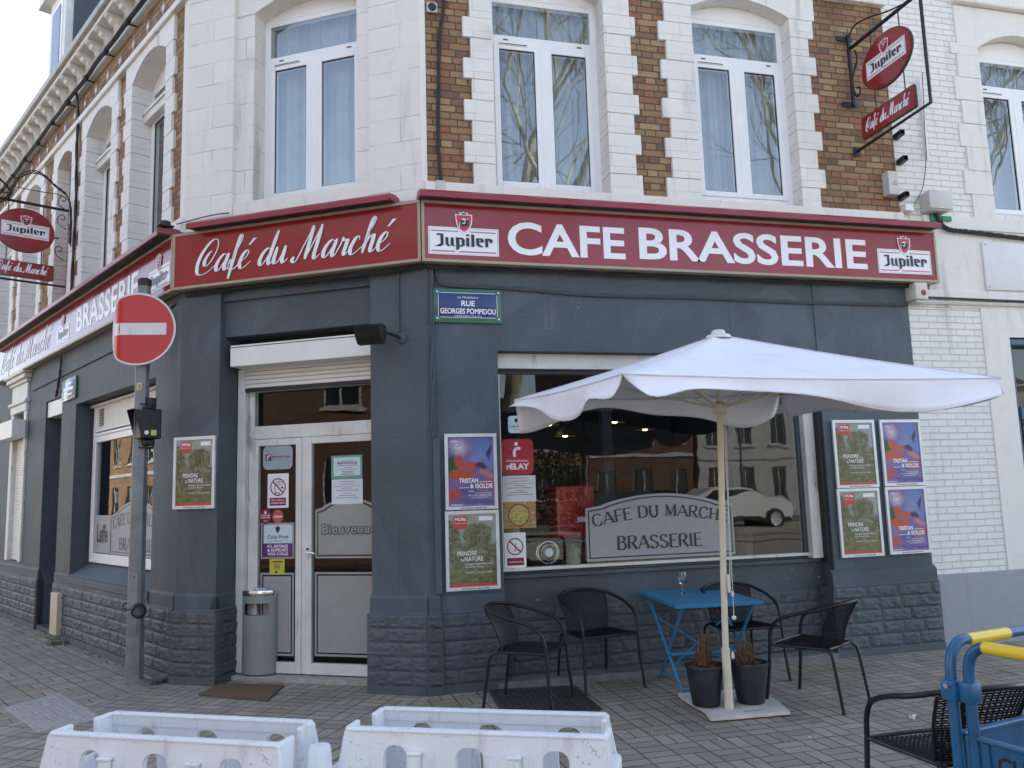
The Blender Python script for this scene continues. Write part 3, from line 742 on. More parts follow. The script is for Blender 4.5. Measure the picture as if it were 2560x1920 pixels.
# C: brick with stone surrounds, one window walled up
HC = [(-1.66, -.62, 4.33, 6.55, .25), (-3.40, -2.38, 4.33, 6.55, .25), (-4.76, -4.06, 4.33, 6.5, .16), (-6.72, -5.7, 4.33, 6.55, .25), (-8.5, -7.45, 4.33, 6.55, .25)]
upper(FC, -12, UC1-.1, grow(HC))
for i, (a, b, *_) in enumerate(HC):
    mb = MB(); quoins(mb, a, -1, ZS, 6.33, .27, .20, -.012, .25, ST, seed=40+i, flip=i % 2); quoins(mb, b, 1, ZS, 6.33, .26, .20, -.012, .25, ST, seed=60+i, flip=(i+1) % 2)
    arch(mb, a, b, 6.33, .17 if i != 2 else .12, 6.6, -.014, .26, SP, a-.22, b+.22); mb.build('stone_surround', bld, *FC)
mb = MB(); mb.box(-12, UC1, -.03, .25, 4.17, ZS-.002, SP, .006); mb.build('sill_course', bld, *FC)
mb = MB(); mb.box(-12, UC1, -.05, .1, 6.602, 6.68, SP, .01); mb.build('string_course', bld, *FC)
mb = MB(); mb.box(-.15, UC1, 0, .2, 4.33, 6.6, SP)
mb.build('stone_trim', bld, *FC)
mb = MB(); mb.poly([(-4.76, .15, 4.33), (-4.06, .15, 4.33), (-4.06, .15, 6.5), (-4.76, .15, 6.5)], BR); mb.build('brick_infill', bld, *FC)
# patterned tiles in the brick frieze, moulding, corbels, gutter
M['frieze'] = plain('grey_frieze_tile', (.24, .235, .23), .6, 0, .25, 30)
for fr, a, b in ((FA, .08, 4.98), (FB, .03, 2.5), (FC, -11.9, -.03)):
    mb = MB(); x = b-.3
    if fr is not FB:
        while x > a+.2:
            mb = MB(); mb.prism([(x-.07, 6.87), (x, 6.77), (x+.07, 6.87), (x, 6.97)], .012, .03, M['frieze']); mb.box(x-.03, x+.03, .008, .03, 6.84, 6.9, M['pvc_old']); x -= .47; mb.build('frieze_tile', bld, *fr)
    mb = MB()
    mb.box(a, b, -.045, .1, 7.05, 7.12, M['pvc_old'], .012); mb.box(a, b, -.015, .1, 7.122, 7.36, M['pvc_old'])
    mb.box(a-.1, b+.08, -.20, .1, 7.362, 7.42, M['pvc_old'], .01); mb.build('cornice', bld, *fr)
    mb = MB(); mb.box(a-.12, b+.12, -.25, .05, 7.423, 7.52, M['zinc'], .018); mb.build('gutter', bld, *fr)
    cb = None; x = b-.2
    while x > a:
        if cb is None:
            mb = MB(); pf = [(-.018, 7.13), (-.06, 7.15), (-.045, 7.19), (-.085, 7.215), (-.075, 7.25), (-.13, 7.275), (-.15, 7.31), (-.19, 7.33), (-.19, 7.36), (-.012, 7.36)]
            mb2 = MB(xf=lambda p: Vector((p.y, p.x, p.z))); mb2.prism(pf, -.055, .055, M['pvc_old']); cb = mb2.build('corbel', bld, W(fr, x, 0), fr[1])
        else:
            c = cb.copy(); COL.objects.link(c); c.location = W(fr, x, 0)
        x -= .38
# roof, back walls and closed top, so that the building is solid from every side
mb = MB()
fp = [PAB, Vector((5.0, .05, 0)), Vector((5.0, 9, 0)), W(FC, -12, 9), W(FC, -12, 0), PBC]
rp = [bis(PAB, nA, nB, -2.2), Vector((5.0, 2.2, 0)), Vector((5.0, 7, 0)), W(FC, -12, 7), W(FC, -12, 2.2), bis(PBC, nB, nC, -2.2)]
n = len(fp); vs = [(p.x, p.y, 7.47) for p in fp]+[(p.x, p.y, 10.4) for p in rp]
mb.add(vs, [(i, (i+1) % n, n+(i+1) % n, n+i) for i in range(n)]+[tuple(range(n, 2*n))], M['tile']); mb.build('roof', bld)
mb = MB()
for a, b in ((1, 2), (2, 3), (3, 4)):
    p, q = fp[a], fp[b]; mb.poly([(p.x, p.y, -.2), (q.x, q.y, -.2), (q.x, q.y, 7.5), (p.x, p.y, 7.5)], M['brick_red'])
mb.build('rear_wall', bld)
DGL = plain('dark_dormer_pane', (.08, .10, .13), .1)
# dormer over facade C
mb = MB(); mb.box(-7.9, -6.9, .5, 2.6, 7.9, 10.5, M['pvc_old']); mb.build('dormer', bld, *FC)
mb = MB(); mb.prism([(-8.15, 10.5), (-6.65, 10.5), (-6.75, 10.7), (-7.4, 11.3), (-8.05, 10.7)], .35, 2.8, M['pvc_old']); mb.box(-6.898, -6.86, .62, 2.5, 7.9, 10.5, M['cable_grey']); mb.box(-7.75, -7.05, .48, .52, 8.3, 10.3, M['pvc']); mb.box(-7.66, -7.14, .47, .5, 8.4, 10.2, DGL); mb.build('dormer_gable', bld, *FC)

# --- windows
def pvc_window(fr, u0, z0, y, wd, zt, zh, ztop, name='window', gm='glass_up', rise=.14, frame=M['pvc'], vent=True, curtain=M['curtain'], folds=9):
    """u0,z0 lower left; zt transom; zh head of the rectangular light; ztop crown of the arch"""
    o = W(fr, u0, y, z0); f = .062
    zt -= z0; zh -= z0; ztop -= z0
    mb = MB(); P = frame
    mb.box(0, f, 0, .07, 0, zh, P, .004); mb.box(wd-f, wd, 0, .07, 0, zh, P, .004); mb.box(f, wd-f, .001, .07, 0, f, P, .004)
    mb.box(f, wd-f, .001, .07, zt, zt+.085, P, .004)
    n = 12; mb.prism([(0, zh), *[(wd*i/n, zh+.001+(ztop-zh-.02)*(1-(2*i/n-1)**2)*.9+.03) for i in range(n+1)], (wd, zh)], .003, .06, P)
    mb.box(f, wd-f, .002, .07, zh-.055, zh-.001, P, .004)
    mb.box(wd/2-.035, wd/2+.035, -.012, .06, f, zt, P, .006)
    win = mb.build(name, bld, o, fr[1])
    s = .055
    for a, b in ((f, wd/2-.03), (wd/2+.03, wd-f)):
        mb = MB(); g = M['gasket']
        mb.box(a, a+s, -.008, .055, f, zt, P, .004); mb.box(b-s, b, -.008, .055, f, zt, P, .004); mb.box(a+s, b-s, -.007, .055, f, f+s, P, .004); mb.box(a+s, b-s, -.007, .055, zt-s, zt, P, .004)
        mb.box(a+s, a+s+.006, .004, .02, f+s, zt-s, g); mb.box(b-s-.006, b-s, .004, .02, f+s, zt-s, g); mb.box(a+s, b-s, .004, .02, zt-s-.006, zt-s, g); mb.box(a+s, b-s, .004, .02, f+s, f+s+.006, g)
        mb.build('sash', win)
        mb = MB(); mb.box(a+s+.004, b-s-.004, .01, .028, f+s+.004, zt-s-.004, M[gm]); mb.build('pane', win)
    mb = MB(); mb.box(f, wd-f, .01, .028, zt+.085, zh-.055, M[gm]); mb.build('pane', win)
    if vent:
        mb = MB(); mb.box(.11, .40, -.016, .0, zt-.018, zt+.004, P, .004); mb.box(.12, .39, -.018, -.014, zt-.012, zt-.004, M['gasket'])
        mb.build('trickle_vent', win)
        for x in (.16, wd-.2): mb = MB(); mb.box(x, x+.05, -.002, .003, zt+.035, zt+.047, M['gasket']); mb.build('drain_slot', win)
    mb = MB()
    r = random.Random(int(abs(u0)*100))
    for a, b in ((0, wd*.49), (wd*.5, wd)):
        m_ = 60; vs = []; ph = r.random()*6
        for i in range(m_+1):
            x = a+(b-a)*i/m_; q = i/m_; yy = .15+.016*math.sin(folds*6.28*(q+.06*math.sin(5*q+ph))+ph)*(.5+.5*math.sin(3*q+2*ph))+.020*math.sin(2.3*6.28*q+2*ph)+.012*math.sin(folds*.55*6.28*q*q+ph)
            vs += [(x, yy, .01), (x, yy, zh)]
        mb.add(vs, [(2*i, 2*i+2, 2*i+3, 2*i+1) for i in range(m_)], curtain, True)
    mb.build('curtain', win)
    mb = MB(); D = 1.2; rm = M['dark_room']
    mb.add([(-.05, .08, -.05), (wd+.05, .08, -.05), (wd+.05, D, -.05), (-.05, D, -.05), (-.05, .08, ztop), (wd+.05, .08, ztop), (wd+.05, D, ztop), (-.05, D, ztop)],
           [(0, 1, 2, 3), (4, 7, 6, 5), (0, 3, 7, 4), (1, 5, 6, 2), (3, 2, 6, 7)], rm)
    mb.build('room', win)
    return win
pvc_window(FA, .70, 4.35, .2, 1.10, 5.83, 6.30, 6.47)
pvc_window(FA, 2.735, 4.37, .14, 1.095, 5.83, 6.30, 6.47)
pvc_window(FB, .75, 4.41, .24, 1.10, 5.84, 6.31, 6.45)
for k, (a, b) in enumerate(((-1.66, -.62), (-3.40, -2.38), (-6.72, -5.7), (-8.5, -7.45))):
    pvc_window(FC, a, 4.35, .21, b-a, 5.94, 6.30, 6.52, vent=False)
    mb = MB(); mb.box(a, b, .12, .22, 5.9, 6.0, M['pvc_old'], .012); mb.box(a, b, .10, .14, 5.985, 6.02, M['pvc_old'], .006); mb.build('wooden_transom', bld, *FC)

# --- big cafe window of facade A: frame, glass, room behind
mb = MB(); P = M['pvc_old']
mb.box(.685, 3.85, .15, .25, 2.70, 2.838, P, .006); mb.box(.69, 3.86, .19, .26, 2.655, 2.698, M['gasket'])
mb.box(.685, 3.80, .165, .26, .925, .952, P, .004); mb.box(3.735, 3.845, .12, .26, .90, 2.7, P, .006); mb.box(3.69, 3.735, .19, .25, .95, 2.7, M['cable_grey'], .004); mb.box(.685, .73, .19, .26, .95, 2.7, P, .004)
mb.box(3.845, 3.88, .05, .26, .86, 2.83, M['gasket'])
bigwin = mb.build('cafe_window', bld)
mb = MB(); mb.box(.73, 3.695, .205, .225, .95, 2.66, M['glass']); mb.build('pane', bigwin)
fz = M['frosted'] = plain('frosted_film', (.33, .33, .345), .5, 0, .05, 4)
fz2 = M['film_edge'] = plain('film_dark_line', (.03, .03, .034), .4)
def plaque(mb, u0, u1, z0, zs, zt, y, inset, mat, n=26):
    pts = [(u0+inset, z0+inset), (u1-inset, z0+inset), (u1-inset, zs-inset)]
    sh = (u1-u0)*.10
    for i in range(n+1):
        t = i/n; u = (u1-inset-sh)+(u0+inset+sh-(u1-inset-sh))*t
        pts.append((u, zs-inset+(zt-zs)*(.18+.82*math.sin(math.pi*t)**.8)))
    pts.append((u0+inset, zs-inset)); mb.poly([(a, y, b) for a, b in pts], mat)
mb = MB(); y = .2035
plaque(mb, 1.493, 2.962, .972, 1.442, 1.556, y, 0, fz); plaque(mb, 1.493, 2.962, .972, 1.442, 1.556, y-.0006, .022, fz2); plaque(mb, 1.493, 2.962, .972, 1.442, 1.556, y-.0012, .034, fz)
yy = y-.002
bend = lambda t: (.075*math.sin(math.pi*t), .17*math.cos(math.pi*t))
caps(mb, 'CAFE DU MARCHE', 1.565, 2.90, 1.268, .10, yy+.0006, M['tin'], base=lambda t: (bend(t)[0]-.006, bend(t)[1]), thick=.085, thin=.032)
caps(mb, 'CAFE DU MARCHE', 1.56, 2.895, 1.272, .105, yy-.003, fz2, base=bend, thick=.098, thin=.042)
caps(mb, 'BRASSERIE', 1.788, 2.63, 1.060, .112, yy+.0006, M['tin'], thick=.085, thin=.032)
caps(mb, 'BRASSERIE', 1.782, 2.625, 1.065, .116, yy-.003, fz2, thick=.10, thin=.044)
mb.build('frosted_lettering', bigwin)
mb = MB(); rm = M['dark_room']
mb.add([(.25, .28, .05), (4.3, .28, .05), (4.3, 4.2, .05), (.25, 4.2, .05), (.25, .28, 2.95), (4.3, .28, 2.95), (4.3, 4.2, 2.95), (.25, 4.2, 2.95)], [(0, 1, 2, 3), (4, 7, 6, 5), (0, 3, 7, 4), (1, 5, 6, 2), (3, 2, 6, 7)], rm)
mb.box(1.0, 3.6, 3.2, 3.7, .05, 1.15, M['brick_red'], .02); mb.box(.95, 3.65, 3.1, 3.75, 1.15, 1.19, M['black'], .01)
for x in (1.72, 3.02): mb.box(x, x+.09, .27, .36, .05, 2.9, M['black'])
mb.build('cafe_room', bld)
# ---------------------------------------------------------------- entrance (facade B)
P, PO = M['pvc'], M['pvc_old']
mb = MB(); mb.box(.468, .552, .27, .36, .05, 2.84, PO, .006); mb.build('door_jamb', bld, *FB)
mb = MB(); mb.box(.535, 2.0, .05, .30, 2.835, 3.035, M['shutter'], .006); mb.box(.54, 2.0, .046, .06, 3.012, 3.018, M['gasket']); mb.build('shutter_box', bld, *FB)
mb = MB()
for i in range(5):
    z = 2.655+i*.04; mb.box(.555, 2.0, .262, .285, z, z+.037, M['shutter'], .006)
mb.box(.555, 2.0, .258, .29, 2.62, 2.652, M['gasket']); mb.build('roller_shutter', bld, *FB)
YD = .34
mb = MB(); f = PO
mb.box(.557, .612, YD-.01, YD+.06, .04, 2.70, f, .005); mb.box(.612, 2.02, YD-.008, YD+.06, 2.172, 2.295, f, .006); mb.box(.612, 2.02, YD-.008, YD+.06, 2.622, 2.70, f, .005)
mb.box(1.128, 1.166, YD-.012, YD+.05, .05, 2.172, f, .005)
dframe = mb.build('door_frame', bld, *FB)
mb = MB(); mb.box(.612, 2.02, YD+.01, YD+.02, 2.295, 2.622, M['glass_door']); mb.build('pane', dframe)
film = M['film_door'] = plain('etched_film', (.31, .305, .28), .5, 0, .05, 4)
def leaf(a, b, g0, g1):
    mb = MB()
    mb.box(a, g0, YD-.02, YD+.03, .05, 2.168, f, .005); mb.box(g1, b, YD-.02, YD+.03, .05, 2.168, f, .005)
    mb.box(g0, g1, YD-.019, YD+.03, .05, .148, f, .005); mb.box(g0, g1, YD-.019, YD+.03, 2.106, 2.168, f, .005)
    o = mb.build('door', bld, *FB)
    mb = MB(); mb.box(g0, g1, YD, YD+.012, .148, 2.106, M['glass_door']); mb.build('pane', o)
    return o
dl = leaf(.614, 1.127, .665, 1.066); dr = leaf(1.167, 2.04, 1.232, 1.975)
def frame_rect(mb, u0, u1, z0, z1, y, t, mat):
    mb.poly([(u0, y, z0), (u1, y, z0), (u1, y, z0+t), (u0, y, z0+t)], mat); mb.poly([(u0, y, z1-t), (u1, y, z1-t), (u1, y, z1), (u0, y, z1)], mat)
    mb.poly([(u0, y, z0+t), (u0+t, y, z0+t), (u0+t, y, z1-t), (u0, y, z1-t)], mat); mb.poly([(u1-t, y, z0+t), (u1, y, z0+t), (u1, y, z1-t), (u1-t, y, z1-t)], mat)
mb = MB(); y = YD-.0015
frame_rect(mb, .69, 1.045, .2, .937, y, .02, film); mb.poly([(.722, y, .232), (1.013, y, .232), (1.013, y, .905), (.722, y, .905)], film)
frame_rect(mb, .69, 1.045, 1.062, 1.39, y, .018, film); mb.build('etched_film', dl)
mb = MB()
frame_rect(mb, 1.257, 1.95, .208, .943, y, .02, film); mb.poly([(1.289, y, .24), (1.918, y, .24), (1.918, y, .911), (1.289, y, .911)], film)
plaque(mb, 1.262, 1.95, 1.064, 1.50, 1.60, y, 0, film); plaque(mb, 1.262, 1.95, 1.064, 1.50, 1.60, y-.0006, .018, fz2); plaque(mb, 1.262, 1.95, 1.064, 1.50, 1.60, y-.0012, .032, film)
text(mb, 'Bienvenue', 1.326, 1.885, 1.281, .088, y-.002, fz2, .06, keep=False); text(mb, 'Bienvenue', 1.333, 1.878, 1.285, .081, y-.0026, film, .012, keep=False)
mb.build('etched_film', dr)
mb = MB(); mb.box(1.185, 1.215, YD-.03, YD-.018, 1.06, 1.18, M['alu'], .003); mb.tube([(1.2, YD-.03, 1.125), (1.2, YD-.07, 1.125), (1.3, YD-.075, 1.112)], .009, M['chrome']); mb.lathe([(.012, -.004), (.012, .006)], (1.2, YD-.032, 1.15), M['gasket'], 12, 'y'); mb.build('handle', dr)
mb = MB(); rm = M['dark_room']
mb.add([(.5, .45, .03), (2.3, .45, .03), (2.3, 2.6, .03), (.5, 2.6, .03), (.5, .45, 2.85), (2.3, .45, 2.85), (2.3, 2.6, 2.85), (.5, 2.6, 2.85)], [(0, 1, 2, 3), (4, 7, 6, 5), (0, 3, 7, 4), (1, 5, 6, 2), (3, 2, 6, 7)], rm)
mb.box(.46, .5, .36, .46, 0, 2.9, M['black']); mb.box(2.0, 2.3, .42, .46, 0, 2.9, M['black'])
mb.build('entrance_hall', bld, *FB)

# ---------------------------------------------------------------- facade C openings
mb = MB(); y = .19
mb.box(-3.36, -3.24, y, y+.07, .92, 2.84, P, .006); mb.box(-.84, -.72, y, y+.07, .92, 2.84, P, .006); mb.box(-3.24, -.84, y, y+.07, .92, 1.03, P, .006)
mb.box(-3.24, -.84, y-.005, y+.06, 2.36, 2.44, P, .006); mb.box(-3.24, -.84, y-.02, y+.05, 2.44, 2.47, P, .004); mb.box(-3.24, -.84, y-.012, y+.05, 2.49, 2.51, P, .004)
mb.box(-3.24, -.84, y+.01, y+.06, 2.512, 2.80, PO); mb.box(-3.42, -.69, y-.03, y+.05, 2.80, 2.835, PO, .006)
for i in range(9): mb.box(-3.14, -2.99, y, y+.012, 2.56+i*.024, 2.572+i*.024, M['gasket'])
cwin = mb.build('shop_window', bld, *FC)
mb = MB(); mb.box(-3.24, -.84, y+.02, y+.035, 1.03, 2.36, M['glass']); mb.build('pane', cwin)
mb = MB(); yy = y+.0185
plaque(mb, -2.6, -.95, 1.04, 1.48, 1.64, yy, 0, fz); plaque(mb, -2.6, -.95, 1.04, 1.48, 1.64, yy-.0006, .02, fz2); plaque(mb, -2.6, -.95, 1.04, 1.48, 1.64, yy-.0012, .032, fz)
caps(mb, 'CAFE DU MARCHE', -2.53, -1.05, 1.32, .12, yy-.004, fz2, base=lambda t: (.08*math.sin(math.pi*t), .16*math.cos(math.pi*t)))
caps(mb, 'BRASSERIE', -2.3, -1.25, 1.10, .125, yy-.004, fz2)
mb.poly([(-3.22, yy, 1.04), (-2.63, yy, 1.04), (-2.63, yy, 1.48), (-3.22, yy, 1.48)], fz); text(mb, 'Leffe', -3.12, -2.72, 1.17, .2, yy-.002, fz2, .03, keep=False)
mb.build('frosted_lettering', cwin)
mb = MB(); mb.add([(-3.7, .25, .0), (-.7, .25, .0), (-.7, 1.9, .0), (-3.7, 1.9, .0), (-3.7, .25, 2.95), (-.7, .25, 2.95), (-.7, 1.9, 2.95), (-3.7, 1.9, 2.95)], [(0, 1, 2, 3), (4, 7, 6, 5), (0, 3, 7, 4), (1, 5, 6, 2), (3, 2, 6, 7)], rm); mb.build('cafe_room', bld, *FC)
mb = MB(); mb.box(-4.85, -4.07, .02, .3, 2.80, 3.01, M['shutter'], .006); mb.build('shutter_box', bld, *FC)
mb = MB(); mb.box(-4.8, -4.1, .40, .44, .06, 2.8, M['cable_grey'], .01); mb.box(-4.7, -4.2, .39, .41, 1.2, 2.5, M['gasket']); mb.build('side_door', bld, *FC)
mb = MB()
mb.box(-6.78, -6.62, -.03, .1, .83, 3.0, PO, .01); mb.box(-5.98, -5.84, -.03, .1, .83, 3.0, PO, .01)
mb.box(-6.80, -5.82, -.04, .1, 3.0, 3.12, PO, .01); mb.box(-6.84, -5.78, -.07, .1, 3.122, 3.17, PO, .012); mb.box(-6.78, -5.84, -.03, .1, 3.172, 3.42, PO, .008); mb.box(-6.84, -5.78, -.06, .1, 3.422, 3.47, PO, .012)
mb.box(-6.88, -5.74, -.10, .1, 3.472, 3.54, PO, .012); mb.box(-6.92, -5.70, -.13, .1, 3.542, 3.6, PO, .012)
mb.build('moulded_surround', bld, *FC)
mb = MB(); mb.box(-6.86, -5.80, -.21, -.032, 2.60, 2.86, M['shutter'], .008); mb.build('shutter_box', bld, *FC)
mb = MB()
for i in range(46): mb.box(-6.62, -5.98, .03, .05, .84+i*.0385, .84+i*.0385+.036, M['shutter'], .006)
mb.build('roller_shutter', bld, *FC)
mb = MB(); mb.box(-9.25, -7.95, .12, .18, .85, 2.85, P, .01); mb.box(-9.1, -8.1, .11, .13, .95, 2.75, M['glass']); mb.build('shop_window', bld, *FC)

# ---------------------------------------------------------------- neighbouring house
nh = thing('terraced_house', 'white painted brick house with grey plinth, joined to the right of the cafe', 'building')
WB, GR = M['white_brick'], M['grey_render']
mb = MB(); wallgrid(mb, 4.98, 14, .69, 7.4, .035, [(6.17, 7.38, 4.4, 6.5, .2), (6.17, 7.43, .69, 3.06, .25), (9.0, 10.2, 4.4, 6.5, .2), (9, 10.2, 1, 3.06, .2)], WB); mb.build('brick_wall', nh)
mb = MB(); mb.box(4.99, 6.2, .015, .2, -.05, .69, GR, .008); mb.build('plinth', nh)
mb = MB(); mb.box(7.4, 14, .015, .2, -.05, .69, GR, .008); mb.build('plinth', nh)
mb = MB(); mb.box(5.26, 14, .02, .2, 3.54, 4.2, SP, .004); mb.box(5.0, 14, .0, .2, 3.44, 3.54, SP, .008); mb.box(4.99, 14, .022, .2, 3.36, 3.438, SP, .004)
mb.box(5.26, 14, .005, .2, 4.2, 4.34, SP, .006); mb.box(5.9, 14, -.05, .2, 6.78, 6.95, SP, .02); mb.build('string_course', nh)
mb = MB(); mb.box(5.87, 6.2, .02, .3, .69, 3.36, SP, .004); mb.box(6.2, 7.4, .02, .2, 3.06, 3.36, SP, .004); mb.box(7.4, 7.75, .02, .3, .69, 3.36, SP, .004); mb.build('door_surround', nh)
mb = MB(); quoins(mb, 6.2, -1, 4.34, 6.33, .36, .29, .018, .25, SP, h=.265, seed=90); quoins(mb, 7.35, 1, 4.34, 6.33, .36, .29, .018, .25, SP, h=.265, seed=91); arch(mb, 6.2, 7.35, 6.3, .2, 6.77, .018, .25, SP, 5.93, 7.65); mb.build('window_surround', nh)
_b = bld; bld = nh
pvc_window(FA, 6.2, 4.40, .16, 1.15, 5.86, 6.28, 6.5, vent=True)
pvc_window(FA, 9.0, 4.40, .16, 1.2, 5.86, 6.28, 6.5, vent=True)
bld = _b
BL = M['blue_door'] = plain('blue_door_paint', (.035, .085, .15), .35, 0, .1, 5)
mb = MB(); mb.box(6.2, 6.33, .12, .2, .0, 3.06, BL, .01); mb.box(7.27, 7.4, .12, .2, 0, 3.06, BL, .01); mb.box(6.33, 7.27, .10, .2, 2.2, 2.34, BL, .01); mb.box(6.22, 7.38, .05, .2, 2.98, 3.06, BL, .015)
mb.box(6.33, 7.27, .14, .2, 0, 1.0, BL, .01); mb.box(6.42, 7.18, .12, .15, .15, .85, BL, .02)
door = mb.build('door', nh)
mb = MB(); mb.box(6.33, 7.27, .16, .18, 2.34, 2.98, M['glass']); mb.box(6.33, 7.27, .165, .175, 1.0, 2.2, M['glass'])
mb.build('pane', door)
mb = MB()
for i in range(8):
    x = 6.40+i*.11; mb.tube([(x, .15, 1.0), (x, .15, 2.2)], .008, M['iron'], 6)
    if i < 7: mb.tube([(x+.055+.04*math.cos(a/2), .15, 1.9+.04*math.sin(a/2)) for a in range(13)], .006, M['iron'], 5, closed=True)
mb.build('iron_grille', door)
mb = MB(); mb.box(6.15, 7.45, -.02, .3, -.1, .06, M['sill_stone'], .01); mb.build('step', nh)
mb = MB(); mb.box(6.2, 14, .4, .5, 0, 3.4, M['black']); mb.box(5.0, 14, .3, 9, 7.4, 7.5, M['zinc']); mb.poly([(5.0, -.1, 7.5), (14, -.1, 7.5), (14, 3, 10.2), (5.0, 3, 10.2)], M['tile']); mb.poly([(5.0, 9, 7.5), (5.0, 3, 10.2), (14, 3, 10.2), (14, 9, 7.5)], M['tile']); mb.build('roof', nh)
mb = MB(); mb.poly([(14, 0, -.1), (14, 9, -.1), (14, 9, 7.5), (14, 0, 7.5)], M['brick_red']); mb.poly([(5, 9, -.1), (14, 9, -.1), (14, 9, 7.5), (5, 9, 7.5)], M['brick_red']); mb.build('rear_wall', nh)
mb = MB(); mb.box(5.955, 7.2, -.006, .019, 3.56, 4.075, plain('board_white', (.72, .715, .71), .6, 0, .05, 3), .003)
for x in (5.985, 7.17):
    for z in (3.59, 4.045): mb.lathe([(.008, -.003), (.008, .002)], (x, -.008, z), M['steel'], 8, 'y')
tag(mb.build('blank_board'), 'blank white board screwed to the white wall right of the fascia sign', 'board')

# ---------------------------------------------------------------- red fascia signs
def fascia(fr, x0, x1, label, hoods, lettering, logos, z0=3.576, z1=4.119):
    t = thing('fascia_sign', label, 'sign', fr[0], fr[1], 'red fascia signs round the corner')
    mb = MB(); mb.box(x0, x1, -.112, .02 if fr is not FA else .03, z0+.004, z1-.004, M['red_sign']); mb.build('panel', t)
    mb = MB(); b = .026; B = M['beige']
    mb.box(x0, x1, -.122, -.02, z0, z0+b, B, .004); mb.box(x0, x1, -.122, -.02, z1-b, z1, B, .004); mb.box(x0, x0+b, -.121, -.02, z0+b, z1-b, B, .004); mb.box(x1-b, x1, -.121, -.02, z0+b, z1-b, B, .004)
    mb.build('frame', t)
    for ty, s, a, b_, z, h in lettering:
        mb = MB()
        if ty == 'bold': BOLD(mb, s, a, b_, z, h, -.1145, M['sign_white'])
        else: script(mb, s, a, b_, z, h, -.1155, M['sign_white'], shadow=M['sign_black'], slant=.27)
        mb.build('lettering', t)
    for a, b_, z in logos:
        mb = MB(); beer_logo(mb, a, b_, z, -.1135, zs=1.04); mb.build('logo', t)
    for a, b_ in hoods:
        mb = MB(xf=lambda p: Vector((p.y, p.x, p.z)))
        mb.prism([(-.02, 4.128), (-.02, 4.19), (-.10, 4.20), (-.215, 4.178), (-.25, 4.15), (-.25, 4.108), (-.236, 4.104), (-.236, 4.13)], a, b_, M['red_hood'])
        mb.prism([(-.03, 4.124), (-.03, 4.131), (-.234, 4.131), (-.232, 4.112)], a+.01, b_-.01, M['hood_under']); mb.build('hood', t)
    return t
fascia(FA, .006, 5.262, 'long red fascia with large white block capitals over the right facade', [(-.02, 1.30), (1.303, 5.235)], [('bold', 'CAFE', .765, 1.868, 3.668, .302), ('bold', 'BRASSERIE', 2.006, 4.432, 3.680, .305)], [(.063, .683, 3.645), (4.557, 5.185, 3.656)])
fascia(FB, .004, 2.538, 'red fascia with white brush script above the corner entrance', [(.25, 2.30)], [('script', 'Café du Marché', .245, 2.285, 3.712, .155)], [])
fascia(FC, -7.7, -.006, 'red fascia washed by sky reflection along the left side street', [(-7.65, -3.9), (-3.897, -.05)], [('bold', 'BRASSERIE', -3.12, -.93, 3.68, .31), ('script', 'Café du Marché', -7.25, -4.25, 3.70, .16)], [(-.64, -.06, 3.655), (-4.01, -3.42, 3.655)])
mb = MB(xf=lambda p: W(FC, p.x, p.y, p.z)); mb.lathe([(.03, 0), (.05, .01), (.05, .06), (.03, .07)], (-.06, -.17, 4.19), M['iron'], 16); mb.box(-.11, -.01, -.24, -.10, 4.20, 4.215, M['iron'], .003)
tag(mb.build('floodlight'), 'small black lamp on the end of the left red hood', 'lamp')

